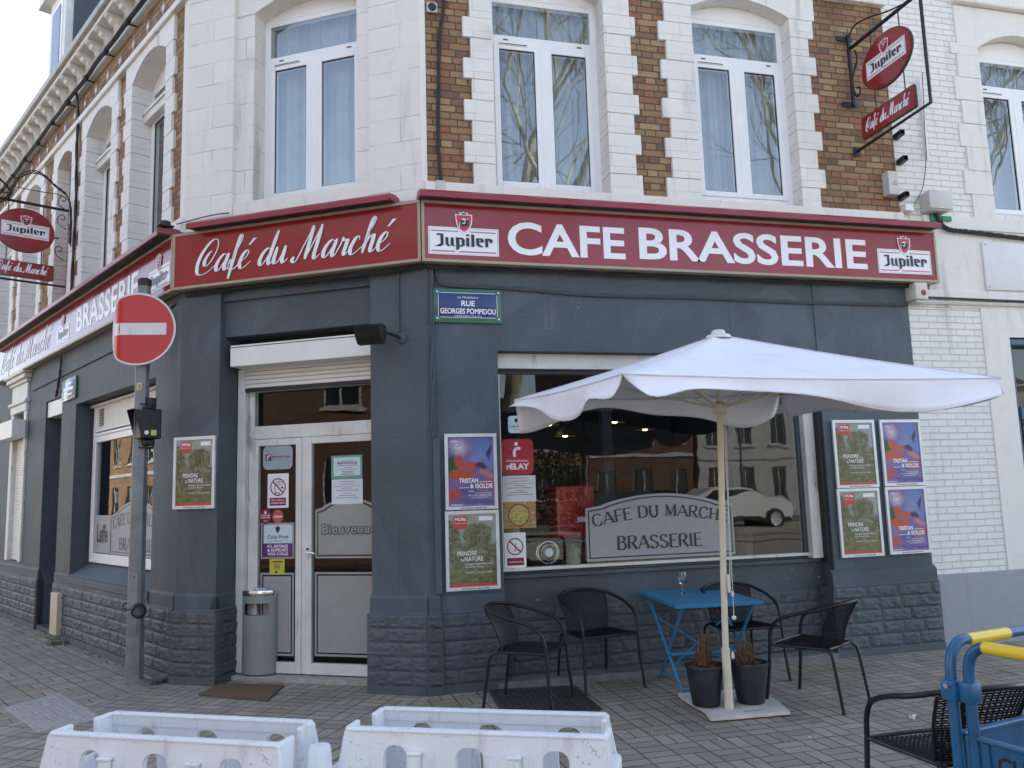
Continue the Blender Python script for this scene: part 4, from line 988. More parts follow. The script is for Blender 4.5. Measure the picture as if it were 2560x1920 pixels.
# ---------------------------------------------------------------- hanging signs
def blade(fr, u, flip, label, oc, rx, rz, pl, arm, arm_d, low, side):
    rot = fr[1]+(math.pi/2 if flip else -math.pi/2); s = -1 if flip else 1
    t = thing('hanging_sign', label, 'sign', W(fr, u, 0), rot, 'oval signs hung over the streets')
    I = M['iron']; X = lambda d: s*d
    mb = MB()
    mb.tube([(X(0), 0, arm), (X(arm_d), 0, arm)], .019, I, 8)
    if not flip:
        mb.tube([(X(arm_d), 0, arm), (X(arm_d), 0, low), (X(0), 0, low-.03)], .016, I, 8)
        mb.tube([(X(.02), .0, arm-.62), (X(.02), 0, arm+.16)], .02, I, 6)
        for z in (arm+.12, arm-.6): mb.box(X(.0), X(.012), -.13, .06, z-.025, z+.025, I, .004)
        mb.tube(crom([(X(.02), 0, arm+.1), (X(.12), 0, arm+.2), (X(.35), 0, arm+.16), (X(.6), 0, arm+.07), (X(.8), 0, arm+.02)], 6), .009, I, 6)
        mb.tube(crom([(X(.1), 0, arm-.05), (X(.13), 0, arm-.16), (X(.07), 0, arm-.26), (X(.03), 0, arm-.36), (X(.06), 0, arm-.52), (X(.12), 0, arm-.54), (X(.13), 0, arm-.47), (X(.09), 0, arm-.46)], 6), .010, I, 6)
        mb.box(X(0), X(.012), -.04, .04, low-.08, low+.02, I, .003)
    else:
        mb.tube([(X(arm_d), 0, low), (X(.0), 0, low-.01)], .014, I, 8)
        for a, b, cz in ((.02, .12, .12), (.02, .12, -.14), (.02, .14, -.58)):
            mb.tube(crom([(X(a), 0, arm+cz-.12), (X(a+.1), 0, arm+cz-.06), (X(b), 0, arm+cz+.03), (X(b-.04), 0, arm+cz+.07), (X(b-.08), 0, arm+cz+.04), (X(b-.06), 0, arm+cz), (X(b-.03), 0, arm+cz+.02)], 6), .006, I, 6)
        mb.tube(crom([(X(.0), 0, arm+.14), (X(.12), 0, arm+.2), (X(.35), 0, arm+.19), (X(.62), 0, arm+.19)], 6), .006, I, 6)
        mb.tube([(X(oc[0]-rx), 0, oc[1]-.03), (X(oc[0]-rx-.06), 0, oc[1]-.03)], .01, I, 6)
    mb.build('bracket', t)
    for d in (oc[0]-.2, oc[0]+.2):
        mb = MB(); zz = oc[1]+rz*math.sqrt(max(.05, 1-(.2/rx)**2)); mb.tube([(X(d), 0, zz-.01), (X(d), 0, arm)], [.006]*2, I, 6); mb.build('hanger', t)
        mb = MB(); zz = oc[1]-rz*math.sqrt(max(.05, 1-(.2/rx)**2)); mb.tube([(X(d), 0, zz+.01), (X(d), 0, pl[3]-.01)], [.006]*2, I, 6); mb.build('hanger', t)
    mb = MB(); mb.prism(ell(X(oc[0]), oc[1], rx, rz), -.016, .016, M['red_sign']); mb.prism(ell(X(oc[0]), oc[1], rx+.008, rz+.008), -.012, .012, M['hood_under'])
    ob = mb.build('oval_board', t)
    mb = MB(); w2 = .275; beer_logo(mb, X(oc[0])-w2, X(oc[0])+w2, oc[1]-.095, -.0175, zs=.9); mb.build('logo', ob)
    mb = MB(); a, b = sorted((X(pl[0]), X(pl[1]))); mb.prism(rrect(a, b, pl[2], pl[3], .02), -.013, .013, M['red_sign']); mb.prism(rrect(a-.008, b+.008, pl[2]-.008, pl[3]+.008, .025), -.010, .010, M['hood_under'])
    nb = mb.build('name_board', t)
    mb = MB(); script(mb, 'Café du Marché', a+.05, b-.06, pl[2]+.062, .062, -.0145, M['sign_white'], slant=.25, thick=.12); mb.build('lettering', nb)
    return t
blade(FA, 4.515, False, 'oval red sign with a square iron bracket over the right facade', (.54, 5.675), .345, .262, (.125, .862, 5.03, 5.245), 6.06, 1.03, 4.985, 1)
blade(FC, -4.15, True, 'oval red sign on a scrolled iron bracket over the left street', (.50, 5.165), .335, .285, (.155, .86, 4.545, 4.74), 5.54, 1.5, 4.50, -1)

# ---------------------------------------------------------------- street nameplates
EB = M['enamel_blue'] = plain('blue_enamel', (.022, .04, .16), .18, 0, .06, 6); EG = plain('green_enamel', (.035, .14, .085), .2, 0, .06, 6)
mb = MB(); u0, u1, z0, z1 = .118, .723, 3.075, 3.376
mb.box(u0, u1, .006, .028, z0, z1, EG, .006); mb.box(u0+.04, u1-.04, .003, .02, z0+.045, z1-.035, EB, .002)
for a, b, c, d in ((u0+.04, u1-.04, z0+.045, z0+.049), (u0+.04, u1-.04, z1-.039, z1-.035), (u0+.04, u0+.044, z0+.05, z1-.04), (u1-.044, u1-.04, z0+.05, z1-.04)): mb.poly([(a, .0025, c), (b, .0025, c), (b, .0025, d), (a, .0025, d)], M['sign_white'])
for x in (u0+.03, u1-.03):
    for z in (z0+.035, z1-.03): mb.lathe([(.026, -.002), (.02, .0), (.012, -.006)], (x, .003, z), EG, 14, 'y'); mb.lathe([(.009, -.004), (.004, -.008)], (x, .0, z), M['pvc'], 10, 'y')
np_ = tag(mb.build('street_nameplate'), 'blue enamel street nameplate with green border and white capitals', 'nameplate', 'street nameplates on the cafe')
mb = MB(); wm = M['sign_white']
text(mb, 'La Madeleine', .33, .51, 3.292, .018, .0015, wm, 0, 'c', False, .25); text(mb, 'RUE', .362, .482, 3.225, .046, .0015, wm, .02, 'c', False); text(mb, 'GEORGES POMPIDOU', .175, .668, 3.155, .046, .0015, wm, .02, 'c', False); text(mb, "HOMME D'ÉTAT (1911-1974)", .30, .54, 3.128, .013, .0015, wm, 0, 'c', False)
mb.build('lettering', np_)
mb = MB(xf=lambda p: W(FC, p.x, p.y, p.z)); mb.box(-3.995, -3.385, -.028, -.004, 2.925, 3.205, EG, .006); mb.box(-3.96, -3.42, -.031, -.01, 2.965, 3.17, EB, .002)
for x in (-3.965, -3.415):
    for z in (2.955, 3.175): mb.lathe([(.014, -.004), (.006, -.008)], (x, -.028, z), M['pvc'], 10, 'y')
for a, b, z, h in ((-3.82, -3.56, 3.12, .03), (-3.9, -3.48, 3.05, .035), (-3.85, -3.53, 2.99, .016)): mb.box(a, b, -.033, -.03, z, z+h, wm)
tag(mb.build('street_nameplate'), 'small street plate mirroring the sky on the left street wall', 'nameplate', 'street nameplates on the cafe')

# ---------------------------------------------------------------- framed posters
def art_green(name, seed):
    m = NT(name); v = m.obj(); s = m.sep(v)
    n1 = m.noise(v, 16, 6, .7, 1.2); n1.node.inputs['Scale'].default_value = 16+seed
    c = m.ramp(n1, [(.25, (.03, .038, .022)), (.42, (.08, .09, .045)), (.55, (.16, .165, .09)), (.68, (.27, .25, .17)), (.8, (.12, .14, .12))])
    sk = m.ramp(m.noise(v, 11, 4), [(.3, (.36, .38, .37)), (.7, (.25, .29, .25))])
    def crown(cx, cz, rx, rz):
        w_ = m.math('MULTIPLY', m.math('SUBTRACT', m.noise(v, 13, 4), .5), 1.1)
        dx = m.math('DIVIDE', m.math('SUBTRACT', s[0], cx), rx); dz = m.math('DIVIDE', m.math('SUBTRACT', s[2], cz), rz)
        return m.maprange(m.math('ADD', m.math('SQRT', m.math('ADD', m.math('MULTIPLY', dx, dx), m.math('MULTIPLY', dz, dz))), w_), 1.15, .8)
    top = m.math('MULTIPLY', m.maprange(m.math('ADD', s[2], m.math('MULTIPLY', m.noise(v, 6, 3), .12)), .42, .46), m.math('SUBTRACT', 1.0, m.math('MAXIMUM', crown(.27, .44, .14, .12), crown(.04, .40, .10, .16))))
    c = m.mix(top, c, sk)
    gr = m.ramp(m.noise(m.scalev(v, 1, 1, 3), 22, 5), [(.3, (.06, .085, .03)), (.55, (.15, .15, .06)), (.75, (.28, .22, .11))])
    bot = m.math('ADD', m.maprange(s[2], .2, .1), m.math('MULTIPLY', m.math('SUBTRACT', m.noise(v, 7, 3), .5), .5))
    c = m.mix(m.maprange(bot, .4, .6), c, gr)
    m.set(c, .12, 0, .5); return m.mat
def art_bloom(name):
    m = NT(name); v = m.obj(); wob = m.n('ShaderNodeTexNoise'); wob.inputs['Scale'].default_value = 6; wob.inputs['Detail'].default_value = 2; m.l(v, wob.inputs['Vector'])
    s = m.sep(v); n = m.sep(wob.outputs['Color'])
    x = m.math('ADD', s[0], m.math('MULTIPLY', m.math('SUBTRACT', n[0], .5), .16)); z = m.math('ADD', s[2], m.math('MULTIPLY', m.math('SUBTRACT', n[1], .5), .16))
    c = m.ramp(m.noise(v, 5, 3), [(.3, (.13, .09, .26)), (.7, (.2, .16, .34))])
    for cx, cz, rx, rz, col, soft in ((.13, .53, .11, .10, (.5, .40, .46), .95), (.33, .55, .12, .12, (.12, .19, .43), .6), (.40, .45, .09, .12, (.13, .2, .46), .5), (.29, .44, .07, .08, (.16, .22, .45), .5), (.06, .36, .10, .12, (.025, .075, .04), .5), (.15, .40, .05, .09, (.46, .07, .04), .4), (.22, .36, .07, .05, (.5, .08, .04), .4), (.12, .28, .13, .05, (.45, .08, .035), .5),
                                   (.36, .30, .09, .065, (.42, .2, .2), .6), (.31, .365, .08, .035, (.03, .03, .08), .45), (.40, .49, .025, .07, (.03, .03, .09), .5), (.08, .12, .11, .10, (.42, .07, .06), .7), (.22, .15, .12, .08, (.09, .08, .28), .6), (.37, .19, .12, .06, (.4, .09, .09), .7), (.30, .06, .3, .035, (.1, .08, .26), .7)):
        dx = m.math('DIVIDE', m.math('SUBTRACT', x, cx), rx); dz = m.math('DIVIDE', m.math('SUBTRACT', z, cz), rz)
        d = m.math('SQRT', m.math('ADD', m.math('MULTIPLY', dx, dx), m.math('MULTIPLY', dz, dz))); c = m.mix(m.maprange(d, 1.0, 1.0-soft), c, col)
    m.set(c, .12, 0, .5); return m.mat
AG, AB = [art_green('landscape_print', k) for k in (0, 1.7, 3.1, .8)], art_bloom('abstract_print')
M['poster_red'] = plain('poster_red', (.5, .06, .06), .15, 0, .05); 
def poster(fr, u0, u1, z0, z1, y, kind, label, k=0):
    t = thing('framed_poster', label, 'poster', W(fr, u0, y, z0), fr[1], 'snap frame posters on the cafe walls')
    w_, h_ = u1-u0, z1-z0; b = .028
    mb = MB(); A = M['alu']
    mb.prism([(0, 0), (w_, 0), (w_-b, b), (b, b)], -.022, 0, A); mb.prism([(0, h_), (b, h_-b), (w_-b, h_-b), (w_, h_)], -.022, 0, A); mb.prism([(0, 0), (b, b), (b, h_-b), (0, h_)], -.0215, 0, A); mb.prism([(w_, 0), (w_, h_), (w_-b, h_-b), (w_-b, b)], -.0215, 0, A)
    text(mb, 'DATALION MARITIM', w_*.28, w_*.78, .008, .011, -.0225, M['sign_black'], .03, 'c', False)
    mb.build('frame', t)
    mb = MB(); mb.box(b-.004, w_-b+.004, -.012, -.003, b-.004, h_-b+.004, AG[k % 4] if kind == 'g' else AB); pr = mb.build('print', t)
    mb = MB(); wm = M['sign_white']; y = -.0128
    if kind == 'g':
        for a, b_, c, d, mm in ((.29, w_-.055, h_-.085, h_-.05, 'sign_white'), (.075, .19, h_-.15, h_-.045, 'poster_red')):
            if mm == 'poster_red': mb.build('partner_mark', pr); mb = MB()
            mb.poly([(a, y+.0004, c), (b_, y+.0004, c), (b_, y+.0004, d), (a, y+.0004, d)], M[mm])
        m3 = MB(); m3.poly([(b+.001, y+.0004, b+.001), (w_-b-.001, y+.0004, b+.001), (w_-b-.001, y+.0004, .052), (b+.001, y+.0004, .052)], M['poster_red']); m3.build('foot_strip', pr)
        text(mb, 'MUba', .085, .18, h_-.08, .024, y, wm, .03, 'c', False); text(mb, 'Eugène Leroy', .085, .18, h_-.105, .010, y, wm, 0, 'c', False)
        mb.build('heading', pr); mb = MB()
        text(mb, 'PEINDRE', .10, .265, .285, .036, y, wm, .008, 'l', False); text(mb, 'la', .13, .155, .238, .026, y, wm, .0); text(mb, 'NATURE', .162, .318, .238, .036, y, wm, .008, 'l', False)
        text(mb, 'Paysages impressionnistes', .165, .40, .207, .014, y, wm, 0, 'l', False); text(mb, "du musée d'Orsay", .165, .32, .184, .014, y, wm, 0, 'l', False); text(mb, '16 mars > 24 juin 2024', .17, .39, .138, .013, y, wm, 0, 'l', False)
    else:
        text(mb, 'OPÉRA_', .055, .135, h_-.075, .018, y, wm, .01, 'l', False); text(mb, 'DE', .09, .12, h_-.10, .016, y, wm, .01); text(mb, 'LILLE', .09, .145, h_-.128, .018, y, wm, .01, 'l', False)
        mb.build('heading', pr); mb = MB()
        text(mb, 'TRISTAN', .12, .285, .225, .036, y, wm, .03, 'l', False); text(mb, '& ISOLDE', .215, .41, .178, .036, y, wm, .03, 'l', False)
        for a, b_, z in ((.295, .405, .228), (.12, .205, .18)): mb.poly([(a, y, z), (b_, y, z), (b_, y, z+.005), (a, y, z+.005)], wm)
        text(mb, 'OPÉRA', .2, .25, .145, .012, y, wm); text(mb, 'RICHARD WAGNER', .26, .4, .132, .011, y, wm, 0, 'l', False); text(mb, 'DU 14 AU 28 MARS 2024', .2, .4, .112, .013, y, wm, .01, 'l', False)
        text(mb, 'TIAGO RODRIGUES', .22, .37, .095, .010, y, wm, 0, 'l', False); text(mb, 'BARAKA', .05, .15, .036, .012, y, wm, .02, 'l', False)
    mb.build('lettering', pr)
poster(FA, .19, .642, 1.472, 2.112, .02, 'b', 'purple and red opera poster above a landscape poster, near the corner drainpipes')
poster(FA, .183, .645, .808, 1.462, .02, 'g', 'landscape poster under the opera poster left of the cafe window', 1)
poster(FA, 3.957, 4.425, 1.552, 2.203, .005, 'g', 'landscape poster, upper left of the four on the right pilaster', 2)
poster(FA, 4.488, 4.958, 1.557, 2.203, .005, 'b', 'opera poster, upper right of the four on the right pilaster')
poster(FA, 3.948, 4.417, .903, 1.546, .005, 'g', 'landscape poster, lower left of the four on the right pilaster', 3)
poster(FA, 4.484, 4.952, .908, 1.550, .005, 'b', 'opera poster, lower right of the four on the right pilaster')
poster(FB, -.008, .441, 1.542, 2.20, -.002, 'g', 'single landscape poster on the pillar left of the entrance', 0)
# ---------------------------------------------------------------- terrace furniture
RT = M['rattan'] = plain('black_rattan', (.009, .0095, .011), .45, 0, .4, 60, spec=.35)
FR_ = M['chair_tube'] = plain('black_chair_tube', (.009, .010, .012), .38, 0, .15, 14, spec=.4)
def chair_mesh():
    t = thing('rattan_chair', '', 'chair', group='black rattan terrace chairs')
    H = lambda s: [(s*.275, -.275, 0), (s*.262, -.245, .22), (s*.256, -.228, .42), (s*.257, -.215, .52), (s*.26, -.175, .592), (s*.266, -.10, .632), (s*.27, .02, .668)]
    pts = crom(H(-1)+[(-.262, .12, .69), (-.215, .225, .722), (-.11, .295, .742), (0, .312, .747), (.11, .295, .742), (.215, .225, .722), (.262, .12, .69)]+H(1)[::-1], 5)
    mb = MB(); mb.tube(pts, .0125, FR_, 10); mb.build('arm_hoop', t)
    for s in (-1, 1):
        mb = MB(); mb.tube(crom([(s*.20, .17, .425), (s*.215, .21, .40), (s*.225, .235, .34), (s*.235, .285, 0)], 5), .0115, FR_, 8)
        mb.lathe([(.014, 0), (.0145, .012), (.0125, .016)], (s*.235, .285, 0), M['gasket'], 10); mb.build('rear_leg', t)
        mb = MB(); mb.lathe([(.015, 0), (.0155, .012), (.013, .016)], (s*.275, -.275, 0), M['gasket'], 10); mb.build('foot_cap', t)
    mb = MB(); mb.tube(crom([(-.255, -.225, .425), (-.1, -.235, .428), (.1, -.235, .428), (.255, -.225, .425)], 4), .0105, FR_, 8)
    for s in (-1, 1): mb.tube([(s*.252, -.225, .425), (s*.20, .17, .42), (s*.18, .20, .425)], .0105, FR_, 8)
    mb.tube([(-.2, .185, .42), (.2, .185, .42)], .0105, FR_, 8); mb.build('seat_frame', t)
    # woven seat
    mb = MB(); ny = 30; nx = 20
    def hw(f): return .246+(.198-.246)*f
    for j in range(ny):
        f = (j+.5)/ny; y = -.222+.40*f; w_ = hw(f); vs = []
        for i in range(nx*2+1):
            x = -w_+2*w_*i/(nx*2); z = .428-.010*(1-(2*i/(nx*2)-1)**2)+.0028*math.cos(math.pi*(i+j*1))
            vs += [(x, y-.0058, z), (x, y+.0058, z)]
        mb.add(vs, [(2*i, 2*i+2, 2*i+3, 2*i+1) for i in range(nx*2)], RT, True)
    for i in range(nx):
        g = -1+2*(i+.5)/nx; pp = [(g*hw(f), -.222+.40*f, .4255-.009*(1-g*g)) for f in (0, .33, .66, 1)]; mb.tube(pp, .0035, RT, 5)
    mb.build('seat', t)
    # woven back, curved, from seat to hoop
    mb = MB(); nz = 26; nx = 15
    def back(g, f):      # g -1..1 across, f 0..1 up
        wd = .185+.045*f; x = g*wd; yc = .195+.125*f-.02*math.sin(math.pi*f); y = yc-(.055+.02*f)*g*g; return Vector((x, y, .425+f*(.318-.028*g*g)))
    for j in range(nz):
        f = (j+.5)/nz; vs = []
        for i in range(nx*2+1):
            g = -1+2*i/(nx*2); o = .0042*math.cos(math.pi*(i+j)); a = back(g, f-.0135); b = back(g, f+.0135); vs += [(a.x, a.y+o, a.z), (b.x, b.y+o, b.z)]
        mb.add(vs, [(2*i, 2*i+2, 2*i+3, 2*i+1) for i in range(nx*2)], RT, True)
    for i in range(nx+1):
        g = -1+2*i/nx; mb.tube([back(g, f/6) for f in range(7)], .0036 if 0 < i < nx else .008, RT, 5)
    mb.build('backrest', t)
    return t
ch0 = chair_mesh()
def place_chair(x, y, dx, dy, label, first=False, z=0):
    c = ch0 if first else copy_tree(ch0)
    c.location = (x, y, z); c.rotation_euler = (0, 0, math.atan2(dx, -dy)); c['label'] = label; return c
place_chair(.70, -.60, .465, -.32, 'black rattan chair left of the table, standing on the iron floor cover', True)
place_chair(1.42, -.17, .09, -.53, 'black rattan chair against the wall between the posters and the table')
place_chair(2.66, -.34, -.02, -.6, 'black rattan chair behind the parasol pole, backed to the wall')
place_chair(2.735, -1.28, -.3, .49, 'black rattan chair right of the pots, its arm bound with cord')
place_chair(1.80, -3.64, .05, 1.0, 'black rattan chair nearest the camera, behind the blue barriers')
mb = MB()
c_, s_ = math.cos(math.atan2(-.3, -.49)), math.sin(math.atan2(-.3, -.49))
def chd(x, y, z): return (2.735+c_*x-s_*y, -1.28+s_*x+c_*y, z)
for k in range(7): mb.tube([chd(-.20+.018*k+.0145*math.cos(a*.785), .235+.008*k, .727+.0145*math.sin(a*.785)) for a in range(9)], .003, M['cable'], 5)
for k in range(3): mb.tube(crom([chd(-.15+.02*k, .25, .728), chd(-.12+.05*k, .28, .735), chd(-.10+.06*k, .30, .72)], 3), .0025, M['cable'], 5)
tag(mb.build('cord_binding'), 'frayed black cord wound round the back of the right chair', 'cord')

# folding table
TB = M['table_blue'] = plain('blue_table_paint', (.035, .23, .43), .38, .1, .08, 7, dirt=((.10, .24, .36), .66, 9))
t = thing('folding_table', 'sky blue metal folding table under the parasol', 'table', (2.262, -.36, 0), R(-6))
mb = MB(); mb.box(-.365, .365, -.49, .49, .678, .692, TB, .005); mb.box(-.36, .36, -.485, .485, .664, .6785, TB, .003); mb.build('tabletop', t)
for s in (-1, 1):
    for k, (ya, yb) in enumerate(((-.40, .36), (.36, -.40))):
        mb = MB(); x = s*(.315-.02*k); A_ = Vector((x, ya*1.02 if k == 0 else .20, 0)); B_ = Vector((x, yb if k == 0 else -.44, .664))
        d = (B_-A_).normalized(); n_ = Vector((0, -d.z, d.y))
        mb.tube([A_, B_], .0125, TB, 6); mb.box(x-.014, x+.014, A_.y-.02, A_.y+.02, 0, .012, TB, .003); mb.build('leg', t)
mb = MB()
for y, z in ((-.15, .258), (-.395, .028), (.19, .03)): mb.tube([(-.315, y, z), (.315, y, z)], .009 if z < .1 else .013, TB, 6)
mb.tube([(-.3, .12, .50), (.3, -.02, .10)], .007, TB, 5); mb.tube([(.3, .125, .50), (-.3, -.015, .10)], .007, TB, 5); mb.build('stretcher', t)
GL = NT('clear_glass'); GL.b.inputs['Transmission Weight'].default_value = 1; GL.b.inputs['IOR'].default_value = 1.45; GL.set((.97, .98, .98), .02); M['clear'] = GL.mat
mb = MB(); gx, gy, gz = 2.226, -.166, .693
mb.lathe([(.034, 0), (.034, .002), (.012, .006), (.0055, .012), (.0045, .05), (.010, .062), (.0095, .072), (.024, .088), (.038, .115), (.041, .14), (.036, .172), (.033, .185), (.0315, .185), (.0345, .17), (.0385, .14), (.036, .117), (.022, .092), (.0, .083)], (gx, gy, gz), M['clear'], 28, caps=False)
mb.add([(gx+.034*math.cos(a*.2244), gy+.034*math.sin(a*.2244), gz) for a in range(28)], [tuple(range(27, -1, -1))], M['clear'])
tag(mb.build('wine_glass'), 'empty stemmed beer glass standing on the blue table', 'glass')

# parasol
CV = NT('parasol_cloth'); v = CV.obj()
c = CV.mix(CV.maprange(CV.noise(v, 3, 5), .5, .8), (.82, .81, .85), (.75, .735, .765))
CV.set(c, .85, 0, .2); CV.b.inputs['Subsurface Weight'].default_value = 0
CV.bump(CV.math('ADD', CV.noise(CV.scalev(v, 3, 3, 1), 2.2, 4), CV.math('MULTIPLY', CV.noise(v, 320, 2), .06)), .5, .02)
trn = CV.n('ShaderNodeBsdfTranslucent'); CV.l(c, trn.inputs[0]); mxs = CV.n('ShaderNodeMixShader'); mxs.inputs[0].default_value = .03
CV.l(CV.b.outputs[0], mxs.inputs[1]); CV.l(trn.outputs[0], mxs.inputs[2]); CV.l(mxs.outputs[0], CV.out.inputs[0]); M['canopy'] = CV.mat
CRM = M['cream'] = plain('cream_enamel', (.66, .60, .46), .42, 0, .06, 6, dirt=((.4, .33, .22), .66, 7))
par = thing('parasol', 'large white square parasol on a cream pole beside the blue table', 'parasol', (1.974, -1.33, 0))
O = Vector((1.974, -1.33, 0))
apex = Vector((.10, 0, 2.74))
cor = {'N': Vector((.77, -2.56, 2.25))-O, 'R': Vector((3.44, -2.52, 2.25))-O, 'F': Vector((3.23, -.30, 2.425))-O, 'L': Vector((.735, -.30, 2.362))-O}
order = ['N', 'R', 'F', 'L']
mb = MB(); n = 14; G = {}
r = random.Random(5)
def panel_pts(a, b, drop):
    rows = []
    for i in range(n+1):
        f = i/n; row = []
        for j in range(n+1):
            g = j/n; e = a.lerp(b, g); p = apex.lerp(e, f)
            sag = .045*math.sin(math.pi*f)*(.35+.65*math.sin(math.pi*g))+.018*f*math.sin(math.pi*g)
            p.z -= sag; p.z += .006*math.sin(9*g+5*f)*math.sin(math.pi*f)*math.sin(math.pi*g); row.append(p)
        rows.append(row)
    return rows
drops = {'NR': lambda g: .075+.125*math.exp(-((g-.74)/.22)**2)+.06*math.exp(-((g-.05)/.07)**2)+.01*g,
         'RF': lambda g: .10+.14*g+.05*math.sin(6*g), 'FL': lambda g: .17+.09*math.sin(7*g+.4)+.03*math.sin(15*g),
         'LN': lambda g: .055+.15*math.exp(-((g-.56)/.22)**2)+.07*math.exp(-((g-.97)/.12)**2)}
seam = plain('parasol_seam', (.62, .60, .62), .9)
vals = {}
for k in range(4):
    a, b = cor[order[k]], cor[order[(k+1) % 4]]; rows = panel_pts(a, b, None)
    flat = [p for row in rows for p in row]; W1 = n+1
    mb.add(flat, [(i*W1+j, i*W1+j+1, (i+1)*W1+j+1, (i+1)*W1+j) for i in range(n) for j in range(n)], M['canopy'], True)
    key = order[k]+order[(k+1) % 4]; vals[key] = rows[-1]
can = mb.build('canopy', par)
sol = can.modifiers.new('thick', 'SOLIDIFY'); sol.thickness = .003
wl = can.modifiers.new('weld', 'WELD'); wl.merge_threshold = .0005
can.modifiers.move(1, 0)
for key, edge in vals.items():
    mb = MB(); N_ = 40; a, b = edge[0], edge[-1]; d = (b-a).normalized(); out = Vector((d.y, -d.x, 0)); vs = []; K = 6
    for i in range(N_+1):
        g = i/N_; f = g*(len(edge)-1); i0 = min(int(f), len(edge)-2); p = edge[i0].lerp(edge[i0+1], f-i0)
        dr = drops[key](g); sw = .035*math.sin(6.5*g+1)+.02*math.sin(17*g)
        pin = (.10 if key == 'NR' else .04)*math.exp(-g/.05)*d-.045*math.exp(-(1-g)/.04)*d
        for q in range(K+1):
            h = q/K; vs.append(p+Vector((0, 0, -dr*h))+out*((sw+.03)*h*h)+pin*h)
    mb.add(vs, [(i*(K+1)+q, (i+1)*(K+1)+q, (i+1)*(K+1)+q+1, i*(K+1)+q+1) for i in range(N_) for q in range(K)], M['canopy'], True)
    mb.tube([vs[i*(K+1)+K] for i in range(N_+1)], .0035, seam, 5); mb.tube([vs[i*(K+1)]+out*.004 for i in range(N_+1)], .003, seam, 5)
    o = mb.build('valance', par); sm = o.modifiers.new('thick', 'SOLIDIFY'); sm.thickness = .002
for k in range(4):
    mb = MB(); e = cor[order[k]]; pp = []
    for i in range(n+1):
        f = i/n; p = apex.lerp(e, f); p.z -= .045*math.sin(math.pi*f)*.35-.003; pp.append(p)
    mb.tube(pp, .0045, seam, 5); mb.build('seam', par)
hub = Vector((.072, 0, 2.18))
mb = MB(); mb.tube([(.0, 0, .44), (.016, 0, .9), (.075, 0, 2.2), (.10, 0, 2.72)], .023, CRM, 14); mb.tube([(0, 0, .03), (0, 0, .45)], .031, CRM, 16); mb.tube([(0, 0, .03), (0, 0, .06)], .034, CRM, 16)
mb.build('pole', par)
mb = MB(); mb.lathe([(.028, -.05), (.05, -.03), (.055, .03), (.03, .05)], hub, CRM, 14); mb.build('runner', par)
mb = MB(); mb.lathe([(.10, -.03), (.09, -.005), (.055, .008), (.05, .03), (.035, .038), (.004, .04)], apex, M['pvc_old'], 20); mb.build('cap', par)
top_hub = apex+Vector((0, 0, -.09))
for k in range(4):
    for e in (cor[order[k]], cor[order[k]].lerp(cor[order[(k+1) % 4]], .5)):
        mid = top_hub.lerp(e, .55)+Vector((0, 0, -.05)); ed = e+Vector((0, 0, -.02))
        mb = MB(); mb.tube([top_hub, top_hub.lerp(ed, .5)+Vector((0, 0, -.055)), top_hub.lerp(ed, .97)+Vector((0, 0, -.01))], .010, CRM, 6); mb.tube([hub, mid], .009, CRM, 6); mb.build('rib', par)
mb = MB(); cb_ = M['cable_white']
mb.tube(crom([(.10, -.03, 2.15), (.075, -.035, 1.4), (.045, -.035, .86)], 5), .0035, cb_, 6); mb.tube(crom([(.085, -.03, 2.1), (.07, -.04, 1.5), (.06, -.05, 1.0), (.055, -.05, .68)], 5), .003, cb_, 6)
mb.lathe([(.0, -.018), (.012, -.013), (.018, 0), (.012, .013), (.0, .018)], (.055, -.05, .665), M['pvc_old'], 12); mb.box(.03, .05, -.045, -.02, .84, .97, M['pvc_old'], .006); mb.lathe([(.006, -.03), (.013, -.01), (.008, .01)], (.06, -.04, .84), M['pvc_old'], 10)
mb.lathe([(.008, -.02), (.011, 0), (.006, .03)], (.035, -.035, .40), M['pvc_old'], 10); mb.build('pull_cord', par)
bp = [(1.835, -.80), (1.80, -.98), (1.79, -1.30), (1.735, -1.50), (1.98, -1.53), (2.32, -1.545), (2.40, -1.30), (2.45, -.86)]
PLT = M['white_plate'] = plain('chalky_white_plate', (.58, .55, .49), .7, 0, .12, 7, dirt=((.3, .24, .18), .64, 9))
RUST = plain('rusty_edge', (.12, .045, .03), .8, .2, .3, 20)
mb = MB(xf=lambda p: p); e2 = []
r = random.Random(3)
for i in range(len(bp)):
    a, b = Vector((*bp[i], 0)), Vector((*bp[(i+1) % len(bp)], 0))
    for k in range(6):
        p = a.lerp(b, k/6)+Vector((r.uniform(-.006, .006), r.uniform(-.006, .006), 0)); e2.append((p.x, p.y))
mb.prism_z(e2, .012, .034, PLT); cx = sum(p[0] for p in e2)/len(e2); cy = sum(p[1] for p in e2)/len(e2)
mb.prism_z([(cx+(a-cx)*.985, cy+(b-cy)*.985) for a, b in e2], .001, .016, RUST)
base = tag(mb.build('weighted_plate'), 'chipped white base plate lying under the parasol pole and pots', 'base plate')
mb = MB(xf=lambda p: Vector((p.x, p.z, .0355))); text(mb, 'Orsetto', 2.02, 2.17, -1.455, .022, 0, M['sign_black'], .02, keep=False, skew=.2); mb.build('lettering', base)

